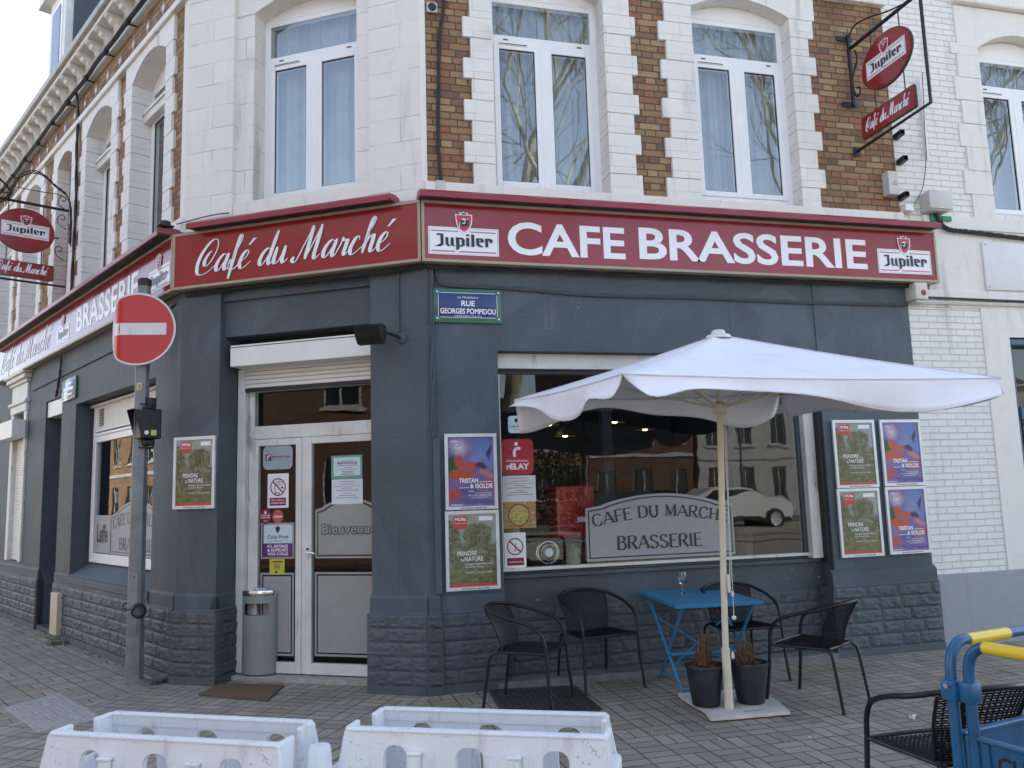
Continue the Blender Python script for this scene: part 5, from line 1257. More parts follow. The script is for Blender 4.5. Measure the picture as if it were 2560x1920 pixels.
# pots
BK = M['pot'] = plain('scuffed_black_plastic', (.022, .023, .026), .55, 0, .5, 9, dirt=((.12, .12, .115), .6, 14))
SOIL = plain('dry_soil', (.035, .022, .014), .95, 0, .5, 40, (60, .8, .01)); DEAD = plain('dead_stems', (.13, .07, .04), .85, 0, .4, 30); LEAF = plain('weed_leaf', (.055, .13, .03), .6, 0, .35, 20); LEAF.node_tree  # noqa
def pot(x, y, label, seed, weed):
    t = thing('plant_pot', label, 'plant pot', (x, y, .035), 0, 'black plastic pots on the base plate'); r = random.Random(seed)
    mb = MB(); mb.lathe([(.0, .002), (.096, .002), (.1, .01), (.132, .262), (.139, .264), (.141, .278), (.139, .288), (.131, .288), (.128, .25), (.0, .25)], (0, 0, 0), BK, 36, caps=False); mb.build('pot', t)
    mb = MB(); mb.lathe([(.128, .235), (.08, .252), (.0, .258)], (0, 0, 0), SOIL, 24, caps=False); mb.build('soil', t)
    mb = MB(); cx, cy = (.0, .0) if not weed else (-.03, -.01)
    for k in range(80):
        a = r.uniform(0, 6.28); L = r.uniform(.08, .28 if not weed else .20)*(1 if k % 3 else .6); l = r.uniform(.005, .06); b = Vector((cx+r.gauss(0, .022), cy+r.gauss(0, .022), .25)); d = Vector((math.cos(a)*l, math.sin(a)*l, L))
        mb.tube(crom([b, b+d*.5+Vector((r.uniform(-.012, .012), r.uniform(-.012, .012), 0)), b+d], 3), [.0045]*7, DEAD, 4)
    for k in range(260):
        a = r.uniform(0, 6.28); q = abs(r.gauss(.05, .035)) if not weed else abs(r.gauss(.03, .02)); q = min(q, .135); p = Vector((cx*.5+q*math.cos(a), cy+q*math.sin(a), .262+r.uniform(-.01, .06)*(1-q/.16))); s = r.uniform(.012, .03); e = Vector((r.uniform(-1, 1), r.uniform(-1, 1), r.uniform(-.7, .5))).normalized()*s; f = e.cross(Vector((r.random(), r.random(), r.random()))).normalized()*s*.28
        mb.add([p-e, p+f, p+e, p-f+Vector((0, 0, .006))], [(0, 1, 2, 3)], DEAD)
    mb.build('dead_plant', t)
    if weed:
        mb = MB()
        for k in range(26):
            a = r.uniform(-1.9, 1.5); c0 = Vector((.055, -.02, .255)) if k > 8 else Vector((-.06, .05, .255)); L = r.uniform(.05, .11); d = Vector((math.cos(a), math.sin(a), r.uniform(.2, .7))); sd = Vector((-math.sin(a), math.cos(a), 0)); w_ = r.uniform(.008, .014)
            for q in range(3):
                p0, p1 = c0+d*L*q/3-Vector((0, 0, .03*(q/3)**2)), c0+d*L*(q+1)/3-Vector((0, 0, .03*((q+1)/3)**2)); w0, w1 = w_*(.5, 1, .85)[q], w_*(1, .85, .05)[q]
                mb.add([p0-sd*w0, p0+sd*w0, p1+sd*w1, p1-sd*w1], [(0, 1, 2, 3)], LEAF)
        mb.build('weeds', t)
pot(1.868, -1.19, 'black plastic pot of dead brown stems left of the parasol pole', 1, False)
pot(2.205, -1.235, 'black plastic pot with dead stems and green weeds right of the pole', 2, True)

# ---------------------------------------------------------------- litter bin with cigarette packet
BG = M['bin_grey'] = plain('grey_green_bin_paint', (.26, .275, .25), .45, .1, .08, 4, dirt=((.19, .2, .19), .6, 8))
t = thing('litter_bin', 'tall grey cylindrical ashtray bin beside the cafe door', 'litter bin', (-1.335, 1.205, .04), R(-22))
mb = MB(); rb, hb = .165, .74; n = 48; z1, z2, a0 = .53, .635, R(48); vs = []; zs = [.012, z1, z1+.012, z2-.012, z2, .70]
rows = []
for z in [.012, .03, .30, z1, z2, .705]: rows.append([(rb*math.sin(a*2*math.pi/n), -rb*.62*math.cos(a*2*math.pi/n), z) for a in range(n)])
flat = [p for q in rows for p in q]; fs = []
for i in range(len(rows)-1):
    for k in range(n):
        ang = (k+.5)/n*2*math.pi; ang = min(ang, 2*math.pi-ang)
        if i == 3 and ang < a0: continue
        l = (k+1) % n; fs.append((i*n+k, i*n+l, (i+1)*n+l, (i+1)*n+k))
mb.add(flat, fs, BG, True); mb.add([(p[0]*.985, p[1]*.985, p[2]) for p in flat], fs, M['gasket'], True)
mb.add([(p[0]*.98, p[1]*.98, z1-.01) for p in rows[0]], [tuple(range(n))], BG)
for sgn in (-1, 1):
    a = sgn*a0
    for za, zb in ((z1, z1+.03), (z2, z2-.03)): mb.add([(rb*1.001*math.sin(a), -rb*.6205*math.cos(a), za), (rb*1.001*math.sin(a), -rb*.6205*math.cos(a), zb), (rb*1.001*math.sin(a*.82), -rb*.6205*math.cos(a*.82), za)], [(0, 1, 2)], BG)
mb.build('body', t)
mb = MB(); mb.xf = lambda p: Vector((p.x, p.y*.62, p.z)); mb.lathe([(.167, .700), (.172, .706), (.172, .738), (.166, .748), (.15, .742), (.0, .738)], (0, 0, 0), M['chrome'], 48, caps=False); mb.build('rim', t)
mb = MB(); mb.xf = lambda p: Vector((p.x, p.y*.62, p.z)); mb.lathe([(.158, 0), (.16, .014)], (0, 0, 0), M['gasket'], 32); mb.build('foot', t)
t = thing('cigarette_packet', 'small blue and white packet lying on the bin lid', 'packet', (-1.335, 1.19, .783), R(8))
PB_ = plain('packet_blue', (.04, .09, .28), .35)
mb = MB(); mb.box(-.055, .055, -.032, .02, .0, .022, PB_, .002); mb.box(-.05, .05, -.0335, -.031, .012, .02, M['sign_white']); mb.box(-.03, .055, -.033, -.031, .002, .009, M['tin']); mb.box(-.053, .02, -.03, .018, .0215, .0228, M['sign_white'])
text(mb, 'TABAC', -.02, .04, .0125, .006, -.034, PB_, .02, keep=False); mb.build('box', t)

# mat, tactile slab, iron cover
MAT = plain('brown_coir', (.135, .085, .052), .95, 0, .35, 60, (200, 1.0, .006))
mb = MB(); mb.prism_z([(-1.80, .70), (-1.66, 1.085), (-1.115, .79), (-1.235, .27)], .0, .016, MAT); tag(mb.build('doormat'), 'brown coir doormat on the paving in front of the cafe entrance', 'doormat')
TAC = plain('tactile_slab', (.37, .345, .31), .8, 0, .2, 20, (90, .4))
q = [Vector((-3.30, .86, 0)), Vector((-2.99, 1.27, 0)), Vector((-2.42, .19, 0)), Vector((-2.80, -.05, 0))]
mb = MB(); mb.prism_z([(p.x, p.y) for p in q], 0, .008, TAC)
for i in range(11):
    for j in range(26):
        u, v_ = (i+.5)/11, (j+.5)/26; p = q[0].lerp(q[1], u).lerp(q[3].lerp(q[2], u), v_); mb.lathe([(.014, .007), (.011, .0125), (.0, .013)], p, TAC, 8, caps=False)
tag(mb.build('tactile_slab'), 'pale studded tactile slab in the paving behind the left white barrier', 'paving slab')
IRN = plain('cast_iron_cover', (.045, .042, .040), .65, .3, .35, 16, (60, .5)); IRN2 = plain('worn_iron', (.10, .092, .085), .5, .5, .25, 14)
q = [Vector((.52, -.04, 0)), Vector((1.20, -.15, 0)), Vector((1.15, -.93, 0)), Vector((.45, -.83, 0))]
mb = MB(); mb.prism_z([(p.x, p.y) for p in q], 0, .006, IRN)
for i in range(14):
    for j in range(15):
        u, v_ = (i+.5)/14, (j+.5)/15; p = q[0].lerp(q[1], u).lerp(q[3].lerp(q[2], u), v_); a = R(35 if (i+j) % 2 else -35)
        d, e = Vector((math.cos(a), math.sin(a), 0))*.021, Vector((-math.sin(a), math.cos(a), 0))*.006
        mb.prism_z([((p+d+e).x, (p+d+e).y), ((p+d-e).x, (p+d-e).y), ((p-d-e).x, (p-d-e).y), ((p-d+e).x, (p-d+e).y)], .006, .010, IRN2)
for i in range(4):
    a, b = q[i], q[(i+1) % 4]; d = (b-a).normalized(); e = Vector((-d.y, d.x, 0))*.012; mb.prism_z([((a-e).x, (a-e).y), ((b-e).x, (b-e).y), ((b+e).x, (b+e).y), ((a+e).x, (a+e).y)], .0, .011, IRN2)
tag(mb.build('iron_cover'), 'patterned cast iron floor cover in the paving under the left chair', 'floor cover')

# ---------------------------------------------------------------- no entry sign on its post, with signal head and cable
t = thing('no_entry_sign', 'bent round no entry sign on an octagonal galvanised post', 'road sign', (-2.436, 1.50, 0), R(-8))
ST_ = M['steel']
mb = MB(); mb.tube([(0, 0, 0), (-.005, 0, .9), (-.008, 0, 2.9), (-.012, 0, 3.70)], [.080, .076, .066, .060], ST_, 8, flat=True); mb.lathe([(.064, 3.68), (.066, 3.74), (.05, 3.755), (.0, 3.756)], (-.012, 0, 0), M['gasket'], 8, caps=False); mb.lathe([(.13, .0), (.11, .012), (.085, .03)], (0, 0, 0), M['concrete'], 16); mb.build('post', t)
mb = MB(); mb.box(-.045, .035, -.083, -.075, .42, .98, ST_, .004); mb.lathe([(.008, 0), (.008, .006)], (.0, -.086, .94), M['gasket'], 8, 'y'); mb.build('access_door', t)
RED = M['road_red'] = plain('retroreflective_red', (.50, .02, .018), .3, 0, .06, 5, spec=.4); RW = plain('retroreflective_white', (.66, .66, .64), .35, 0, .05, 8, dirt=((.4, .4, .38), .62, 12))
mb = MB(); NR, NA = 10, 72; Rd = .345; cz = 3.24
def bend(x, z):                      # left edge knocked backwards
    k = max(0.0, -(x+.17)); return Vector((x+.42*k-.03, -.11+2.2*k*k+.42*k, cz+z))
def disc(r0, r1, mat, off):
    vs = []; fs = []
    for i in range(NR+1):
        rr = r0+(r1-r0)*i/NR
        for k in range(NA): a = 2*math.pi*k/NA; p = bend(rr*math.cos(a), rr*math.sin(a)); p.y -= off; vs.append(p)
    for i in range(NR):
        for k in range(NA): l = (k+1) % NA; fs.append((i*NA+k, i*NA+l, (i+1)*NA+l, (i+1)*NA+k))
    mb.add(vs, fs, mat, True)
disc(0.0005, Rd-.012, RED, .0); disc(Rd-.014, Rd, RW, .001); disc(0.0005, Rd, M['alu'], -.004)
vs = []; fs = []
for k in range(NA):
    a = 2*math.pi*k/NA; p = bend(Rd*math.cos(a), Rd*math.sin(a)); c2 = bend((Rd+.004)*math.cos(a), (Rd+.004)*math.sin(a)); vs += [p+Vector((0, -.002, 0)), c2, c2+Vector((0, .028, 0)), p+Vector((0, .028, 0))]
for k in range(NA):
    l = (k+1) % NA
    for q_ in range(3): fs.append((4*k+q_, 4*l+q_, 4*l+q_+1, 4*k+q_+1))
mb.add(vs, fs, M['alu'], True)
for i in range(14):
    x0, x1 = -.262+i*.0375, -.262+(i+1)*.0375; a, b, c, d = bend(x0, -.057), bend(x1, -.057), bend(x1, .057), bend(x0, .057)
    for p in (a, b, c, d): p.y -= .0025
    mb.add([a, b, c, d], [(0, 1, 2, 3)], RW)
dsc = mb.build('disc', t)
mb = MB()
for z in (3.12, 3.36): mb.box(-.09, .09, -.085, -.03, z-.02, z+.02, M['alu'], .004)
mb.build('clamp', t)
mb = MB(); YL = plain('yellow_tag', (.6, .52, .2), .5); mb.box(-.03, .012, -.078, -.066, 2.66, 2.73, YL); text(mb, '5', -.02, .005, 2.675, .04, -.0785, M['sign_black'], .02, keep=False); mb.build('number_tag', t)
t = thing('pedestrian_signal', 'black hooded pedestrian signal head strapped to the sign post', 'signal', (-2.36, 1.45, 2.33), R(-60))
mb = MB(); B_ = M['iron']; mb.box(-.09, .09, -.11, .08, -.13, .15, B_, .012); mb.box(-.05, .05, -.06, .04, .15, .18, B_, .012); mb.box(-.045, .045, -.06, .04, -.19, -.13, B_, .015); mb.build('housing', t)
mb = MB(); mb.add([(-.088, -.105, .13), (-.088, -.18, .145), (-.088, -.105, -.12), (.088, -.105, .13), (.088, -.18, .145), (.088, -.105, -.12), (-.08, -.105, .12), (-.08, -.17, .135), (.08, -.17, .135), (.08, -.105, .12)], [(0, 1, 2), (3, 5, 4), (0, 3, 4, 1)], B_); mb.build('hood', t)
mb = MB(); mb.box(.091, .093, -.02, .03, -.10, -.05, YL); mb.lathe([(.02, .0), (.02, .002)], (.091, -.06, -.075), M['sign_white'], 14, 'x'); mb.build('sticker', t)
mb = MB()
for z in (-.21, .2): mb.tube([(.065*math.cos(a)-.045, .065*math.sin(a)-.02, z) for a in [k*.5236 for k in range(12)]], .006, B_, 6, closed=True)
mb.box(-.03, .03, -.03, .05, .17, .26, B_, .006); mb.build('bracket', t)
mb = MB()
for k in range(5):
    o = k*.004; mb.tube([(-2.40+(.062-o*.6)*math.cos(a), 1.402-k*.006, .64+(.062-o)*math.sin(a)) for a in [q_*.3142 for q_ in range(20)]], .0065, M['cable'], 6, closed=True)
mb.tube(crom([(-2.44, 1.40, .655), (-2.53, 1.45, .66), (-2.54, 1.52, .70), (-2.45, 1.585, .68)], 5), .0065, M['cable'], 6)
tag(mb.build('cable_coil'), 'coil of black cable tied to the sign post at knee height', 'cable')
# ---------------------------------------------------------------- white plastic barriers
WP = NT('scuffed_white_plastic'); v = WP.obj()
c = WP.ramp(WP.noise(v, 3, 4), [(.3, (.76, .76, .765)), (.7, (.84, .84, .84))])
c = WP.mix(WP.math('MULTIPLY', WP.maprange(WP.noise(WP.scalev(v, 9, 9, 1.2), 1.4, 7, .7), .52, .74), .6), c, (.42, .36, .29))
c = WP.mix(WP.math('MULTIPLY', WP.maprange(WP.noise(v, 22, 8, .75, 1.5), .585, .64), WP.maprange(WP.noise(v, 3.3, 3), .42, .58)), c, (.25, .2, .16))
c = WP.mix(WP.math('MULTIPLY', WP.maprange(WP.noise(WP.scalev(v, 2, 2, 9), 3.3, 8, .72, 2.5), .63, .66), .5), c, (.3, .26, .22))
WP.set(c, .45, 0, .4); WP.bump(WP.noise(v, 9, 4), .25, .01); M['barrier'] = WP.mat
def white_barrier(x, y, rot, label, peg):
    t = thing('plastic_barrier', label, 'barrier', (x, y, 0), rot, 'white plastic barriers on the pavement'); m = M['barrier']
    for s, L, nm in ((-1, 1.29, 'front'), (1, 1.22, 'rear')):
        h = L/2; H = .5
        outer = [(-h-.05, .0), (h+.05, .0), (h+.02, .30), (h, .42), (h-.012, H-.012), (h-.03, H), (-h+.03, H), (-h+.012, H-.012), (-h, .42), (-h-.02, .30)]
        holes = []
        for a, b in ((-.43, -.315), (-.075, .06), (.335, .46)): holes.append(rrect(a, b, .12, .432, .05))
        mb = MB(xf=lambda p: Vector((p.x, s*(.185+(H-p.z)*.11)+p.y, p.z)))
        holed(mb, outer, holes, -.017, .017, m)
        for a in (-.27, .21):                                          # moulded bosses
            mb.box(a-.03, a+.03, (s*.017 if s > 0 else -.05), (.05 if s > 0 else -.017), .0, .40, m, .012); mb.box(a-.036, a+.036, (s*.017 if s > 0 else -.056), (.056 if s > 0 else -.017), .395, .412, m, .008)
        mb.box(-h+.02, h-.02, -.024, .024, H-.016, H+.004, m, .009)
        mb.box(-h+.03, h-.03, -.024, -.019 , .44, .4405, M['tin']) if s > 0 else None
        for e in (-1, 1):                                              # end returns
            mb.box(e*(h-.035), e*(h-.005), -s*.13 if s > 0 else .0, .0 if s > 0 else .13, .30, H+.004, m, .012)
        mb.build('side_wall', t)
    for e in (-1, 1):
        mb = MB(xf=lambda p: p); mb.box(e*.60, e*.655, -.20, .20, .0, .315, m, .02); mb.build('end_wall', t)
    mb = MB(); mb.box(-.62, .62, -.22, .22, .02, .05, m, .01); mb.build('floor', t)
    for e in (-1, 1):
        mb = MB(); mb.box(e*.66, e*.80, -.12, .12, .0, .26, m, .02)
        if e > 0 and peg: mb.lathe([(.075, .255), (.078, .275), (.062, .285), (.052, .43), (.046, .445), (.0, .44)], (.735, .0, 0), m, 24, caps=False)
        mb.build('coupling', t)
white_barrier(-1.54, -2.325, R(-29.5), 'scuffed white plastic barrier on the left, peg at its right end', True)
white_barrier(-.127, -2.748, R(-27.2), 'scuffed white plastic barrier on the right, in front of the rattan chairs', False)

# ---------------------------------------------------------------- blue site barriers
BB = M['barrier_blue'] = plain('scuffed_blue_paint', (.011, .088, .20), .35, 0, .25, 10, dirt=((.03, .11, .25), .62, 8)); YB = plain('yellow_sleeve', (.72, .50, .02), .3, 0, .08, 6)
def blue_barrier(x, y, d, label, yl, word=None, back=0):
    t = thing('site_barrier', label, 'barrier', (x, y, 0), math.atan2(d[1], d[0]), 'blue steel site barriers'); L = 1.25; H = .985
    mb = MB(); c1 = [(0, 0, .08), (0, 0, .80), (.004, 0, .90), (.025, 0, .955), (.075, 0, H), (.16, 0, H)]
    pts = c1[:2]+[tuple(p) for p in crom(c1[1:], 5)]; r_ = [(L-a, b, c) for a, b, c in pts[::-1]]
    mb.tube(pts+r_, .0205, BB, 12); mb.tube([(0, 0, .16), (L, 0, .16)], .016, BB, 10); mb.build('frame', t)
    for e0, e1 in ((yl[0], yl[1]), (L-yl[1], L-yl[0])): mb = MB(); mb.tube([(e0, 0, H), (e1, 0, H)], .0228, YB, 14); mb.build('reflective_sleeve', t)
    mb = MB(); mb.box(.03, L-.03, -.002, .004, .28, .645, BB); mb.box(.02, L-.02, -.022, .012, .645, .66, BB, .005); mb.box(.02, L-.02, -.022, .012, .27, .285, BB, .005)
    for q in (.03, L-.06): mb.box(q, q+.03, -.012, .012, .30, .64, BB, .003)
    pn = mb.build('panel', t)
    if word:
        mb = MB(); BOLD(mb, word, .085, .25, .553, .055, -.004, M['sign_black']); mb.build('stencil', pn)
    for q in (0, L):
        mb = MB(); mb.tube([(q, -.25, .02), (q, .25, .02)], .018, BB, 8); mb.tube([(q, 0, .02), (q, 0, .1)], .018, BB, 8); mb.build('foot', t)
    mb = MB(); mb.box(-.028, .028, -.03, .03, .775, .85, BB, .006); mb.tube([(-.05, -.01, .835), (-.02, -.01, .835)], .010, M['chrome'], 8); mb.build('clamp', t)
    return t
blue_barrier(1.395, -4.145, (.97798, .20870), 'blue and yellow site barrier running back to the right edge', (.115, .36))
blue_barrier(1.425, -4.20, (.18942, -.98190), 'blue and yellow site barrier coming towards the camera, stencilled panel', (.075, .55), 'CUD')

# ---------------------------------------------------------------- stickers and notices on the glass
DR = plain('dark_red_print', (.22, .015, .03), .35, 0, .05); PU = plain('purple_print', (.12, .02, .16), .35, 0, .08); PALE = plain('pale_blue_print', (.55, .66, .68), .35, 0, .04); GRN = plain('green_border', (.12, .33, .24), .4); INK = M['sign_black']; WH = M['sign_white']; MRED = plain('relay_red', (.42, .025, .045), .3, 0, .06)
def sheet(fr, y, shape, mat, name, label, cat, deco, group=None):
    u = sum(p[0] for p in shape)/len(shape); z = sum(p[1] for p in shape)/len(shape)
    mb = MB(); mb.prism([(a-u, b-z) for a, b in shape], -.0012, 0, mat)
    L = MB(xf=lambda p: Vector((p.x-u, p.y, p.z-z))); deco(L, -.0016)
    o = mb.build(name, None, W(fr, u, y, z), fr[1]); tag(o, label, cat, group)
    if L.f: L.build('print', o)
    return o
def prohib(L, u, z, r, y):
    n = 36; vs = []
    for k in range(n): a = 2*math.pi*k/n; vs += [(u+r*math.cos(a), y-.0006, z+r*math.sin(a)), (u+r*.86*math.cos(a), y-.0006, z+r*.86*math.sin(a))]
    L.add(vs, [(2*k, 2*((k+1) % n), 2*((k+1) % n)+1, 2*k+1) for k in range(n)], DR)
    ribbon(L, [(u-r*.64, z+r*.64), (u+r*.64, z-r*.64)], lambda i, t, f: r*.085, y-.001, DR)
def ring(L, u, z, r, y, t=.12):
    n = 20; vs = []
    for k in range(n): a = 2*math.pi*k/n; vs += [(u+r*math.cos(a), y, z+r*math.sin(a)), (u+r*(1-t)*math.cos(a), y, z+r*(1-t)*math.sin(a))]
    L.add(vs, [(2*k, 2*((k+1) % n), 2*((k+1) % n)+1, 2*k+1) for k in range(n)], INK)
def quad(L, a, b, c, d, y, m): L.poly([(a, y, c), (b, y, c), (b, y, d), (a, y, d)], m)
def lines(L, u0, u1, zs, y, m=INK, h=.004, seed=1):
    r = random.Random(seed)
    for z in zs:
        w_ = (u1-u0)*r.uniform(.3, .95)*.5; c = (u0+u1)/2; quad(L, c-w_, c+w_, z, z+h, y, m)
def pin(L, u, z, s, y, m):
    L.poly([(u+s*math.cos(a), y, z+s*math.sin(a)) for a in [R(-35+k*250/16) for k in range(17)]]+[(u, y, z-s*1.75)], m)
yb = YD-.004; ya = .2015
def d1(L, y): quad(L, .735, .80, 1.965, 2.025, y, PU); ribbon(L, [(.757, 1.975), (.757, 2.0), (.77, 2.012), (.787, 2.012)], lambda i, t, f: .006, y-.0005, WH); text(L, 'Mondial Relay', .81, 1.005, 1.99, .022, y, PU, .02, 'l', False); text(L, 'Point de proximité', .81, .98, 1.968, .010, y, INK, 0, 'l', False)
PFILM = plain('pale_film', (.30, .36, .38), .3, 0, .1, 6)
sheet(FB, yb, rrect(.709, 1.024, 1.882, 2.104, .05), PFILM, 'window_sticker', 'pale rounded parcel sticker at the top of the narrow door leaf', 'sticker', d1)
def d2(L, y):
    prohib(L, .872, 1.718, .083, y); ribbon(L, [(.835, 1.74), (.842, 1.665), (.885, 1.662)], lambda i, t, f: .004, y, INK)
    for u, z in ((.846, 1.662), (.884, 1.66)): ring(L, u, z, .009, y, .5)
    for u in (.87, .905): ring(L, u, 1.752, .02, y, .2)
    ribbon(L, [(.87, 1.752), (.885, 1.78), (.905, 1.752)], lambda i, t, f: .003, y-.0003, INK); L.poly([(.895, y, 1.71), (.935, y, 1.70), (.925, y, 1.725)], INK)
    quad(L, .783, .957, 1.548, 1.62, y, DR); text(L, 'Vélos, rollers et', .80, .94, 1.592, .015, y-.0006, WH, .02, 'c', False); text(L, 'trottinettes interdits', .795, .945, 1.566, .015, y-.0006, WH, .02, 'c', False)
sheet(FB, yb, rrect(.76, .984, 1.526, 1.843, .008), WH, 'prohibition_notice', 'white notice banning bikes and scooters on the narrow door leaf', 'notice', d2)
def d3(L, y): text(L, 'ICI ON AIME', .69, .79, 1.455, .012, y, WH, .03, 'c', False); text(L, 'LA MUSIQUE', .69, .79, 1.435, .012, y, WH, .03, 'c', False); pin(L, .74, 1.488, .012, y, WH); text(L, 'sacem', .725, .757, 1.405, .009, y, WH, .03)
sheet(FB, yb, ell(.74, 1.451, .066, .072), DR, 'window_sticker', 'round dark red sticker with a heart, lower left of the door notices', 'sticker', d3)
PK = plain('coral_print', (.50, .09, .10), .35)
sheet(FB, yb, ell(.872, 1.448, .058, .062), PK, 'window_sticker', 'round coral sticker beside the dark red one on the door', 'sticker', lambda L, y: text(L, 'chèque', .828, .918, 1.44, .02, y, WH, .03, 'c', False))
def d5(L, y):
    quad(L, .722, 1.028, 1.08, 1.203, y, PU); pin(L, .872, 1.335, .024, y, INK); text(L, 'Colis Privé', .765, .985, 1.248, .03, y, INK, .015, 'c', False); text(L, 'Store', .835, .915, 1.218, .017, y, INK, 0, 'c', False)
    for a, b in ((.768, .82), (.93, .982)): quad(L, a, b, 1.224, 1.226, y, INK)
    for s, z, a, b in (('ICI, RETIREZ', 1.165, .765, .985), ('& EXPÉDIEZ', 1.13, .765, .985), ('VOS COLIS', 1.095, .765, .985)): text(L, s, a, b, z, .024, y-.0006, WH, .03, 'c', False)
sheet(FB, yb, rrect(.722, 1.028, 1.08, 1.372, .018), PALE, 'window_sticker', 'white and purple parcel shop sticker in the middle of the narrow door leaf', 'sticker', d5)
YELL = plain('yellow_print', (.55, .48, .06), .4, 0, .05)
def d6(L, y): ring(L, .868, .99, .03, y, .16); quad(L, .82, .92, 1.03, 1.042, y, INK); text(L, 'NO', .85, .888, .98, .02, y, INK, .03); quad(L, .845, .875, .935, .95, y, INK)
sheet(FB, yb, rrect(.789, .947, .922, 1.06, .004), YELL, 'window_sticker', 'small yellow sticker under the parcel shop sticker on the door', 'sticker', d6)
def d7(L, y):
    quad(L, 1.452, 1.722, 1.80, 1.965, y, PALE); text(L, 'BIENVENUE', 1.49, 1.69, 1.905, .02, y-.0006, PU, .03, 'c', False); lines(L, 1.46, 1.72, [1.93, 1.89], y-.0006); lines(L, 1.5, 1.7, [1.868, 1.855], y-.0006, MRED); lines(L, 1.46, 1.72, [1.835, 1.822, 1.81], y-.0006, seed=4)
sheet(FB, yb, rrect(1.428, 1.742, 1.772, 1.984, .004), GRN, 'notice', 'green bordered flyer stuck high on the wide door leaf', 'notice', d7)
PAPER = plain('white_paper', (.66, .68, .70), .7, 0, .04, 6)
def d8(L, y): lines(L, 1.46, 1.72, [1.745, 1.722, 1.685, 1.665, 1.64, 1.62, 1.60], y, seed=9); quad(L, 1.45, 1.725, 1.704, 1.707, y, MRED)
sheet(FB, yb, rrect(1.432, 1.745, 1.545, 1.769, .003), PAPER, 'notice', 'white paper notice under the green flyer on the wide door leaf', 'notice', d8)
def a1(L, y): pin(L, .875, 2.243, .016, y, INK); text(L, 'Colis Privé', .81, .94, 2.178, .02, y, INK, .02, 'c', False); text(L, 'Store', .85, .9, 2.155, .012, y, INK, 0, 'c', False)
sheet(FA, ya, rrect(.80, .95, 2.127, 2.281, .03), PALE, 'window_sticker', 'small pale square sticker at the top left of the cafe window', 'sticker', a1)
def a2(L, y):
    L.poly([(p[0], y, p[1]) for p in ell(.868, 2.03, .016, .018, 16)], WH)
    ribbon(L, [tuple(p)[:2] for p in crom([(.852, 1.915, 0), (.85, 1.96, 0), (.865, 1.985, 0), (.905, 1.992, 0)], 6)], lambda i, t, f: .013, y, WH); quad(L, .908, .924, 1.976, 2.004, y, PK)
    text(L, 'MONDIAL', .775, .98, 1.872, .017, y, WH, .01, 'c', False); text(L, 'rELAY', .775, .985, 1.808, .048, y, WH, .05, 'c', False)
sheet(FA, ya, rrect(.73, 1.025, 1.757, 2.074, .05), MRED, 'window_sticker', 'large rounded red parcel sticker on the left of the cafe window', 'sticker', a2)
def a3(L, y): lines(L, .75, 1.02, [1.725, 1.70, 1.66, 1.64, 1.615, 1.60, 1.58], y, seed=9); quad(L, .745, 1.03, 1.68, 1.683, y, MRED)
sheet(FA, ya, rrect(.735, 1.037, 1.52, 1.75, .003), PAPER, 'notice', 'white paper notice under the red parcel sticker in the window', 'notice', a3)
FD = NT('food_print'); v = FD.obj(); FD.set(FD.ramp(FD.noise(v, 26, 4, .6, .6), [(.3, (.03, .09, .03)), (.42, (.3, .22, .05)), (.5, (.45, .33, .12)), (.58, (.35, .08, .04)), (.68, (.6, .55, .48)), (.8, (.05, .14, .04))]), .3); DISH = NT('dish_print'); v = DISH.obj(); DISH.set(DISH.ramp(DISH.noise(v, 45, 3), [(.35, (.15, .2, .04)), (.5, (.5, .4, .1)), (.62, (.55, .42, .2)), (.75, (.2, .3, .08))]), .3)
def a4(L, y): L.poly([(p[0], y, p[1]) for p in ell(.875, 1.405, .098, .098, 30)], DR); L.poly([(p[0], y-.0005, p[1]) for p in ell(.875, 1.405, .088, .088, 30)], DISH.mat)
sheet(FA, ya, rrect(.735, 1.03, 1.292, 1.517, .003), FD.mat, 'food_poster', 'colourful photo print of a dish low on the left of the window', 'poster', a4)
def a5(L, y):
    prohib(L, .832, 1.135, .074, y); ribbon(L, [(.84, 1.165), (.832, 1.105), (.87, 1.10)], lambda i, t, f: .003, y, INK)
    for u, z in ((.828, 1.10), (.872, 1.098)): ring(L, u, z, .009, y, .4)
    quad(L, .757, .908, .973, 1.038, y, DR); text(L, 'Trottinettes interdites', .77, .897, .998, .013, y-.0006, WH, .02, 'c', False)
sheet(FA, ya, rrect(.735, .93, .953, 1.255, .005), WH, 'prohibition_notice', 'white notice banning scooters at the lower left corner of the window', 'notice', a5)

# ---------------------------------------------------------------- things seen inside the window
t = thing('desk_fan', 'round chrome desk fan standing behind the window glass', 'fan', (1.175, .36, .95))
mb = MB(); mb.lathe([(.055, 0), (.055, .012), (.02, .02), (.012, .04)], (0, .02, 0), M['gasket'], 16); mb.build('base', t)
mb = MB()
for rr, yy in ((.098, -.02), (.098, .03), (.07, -.035), (.04, -.04)): mb.tube([(rr*math.cos(a*.1745), yy, .11+rr*math.sin(a*.1745)) for a in range(36)], .006 if rr > .09 else .002, M['chrome'], 6, closed=True)
for k in range(24): a = k*.2618; mb.tube([(.02*math.cos(a), -.042, .11+.02*math.sin(a)), (.07*math.cos(a), -.036, .11+.07*math.sin(a)), (.098*math.cos(a), -.02, .11+.098*math.sin(a)), (.098*math.cos(a), .03, .11+.098*math.sin(a))], .0014, M['chrome'], 4)
mb.lathe([(.036, -.05), (.034, -.055), (.0, -.056)], (0, .01, .11), WH, 20, 'y', caps=False); mb.build('cage', t)
t = thing('mini_fridge', 'small bright red retro fridge on the bar table inside', 'fridge', (1.47, .62, 1.166)); FRD = plain('glossy_red', (.42, .012, .012), .2, 0, .05)
mb = MB(); mb.box(-.18, .20, -.2, .2, 0, .485, FRD, .035); mb.build('body', t)
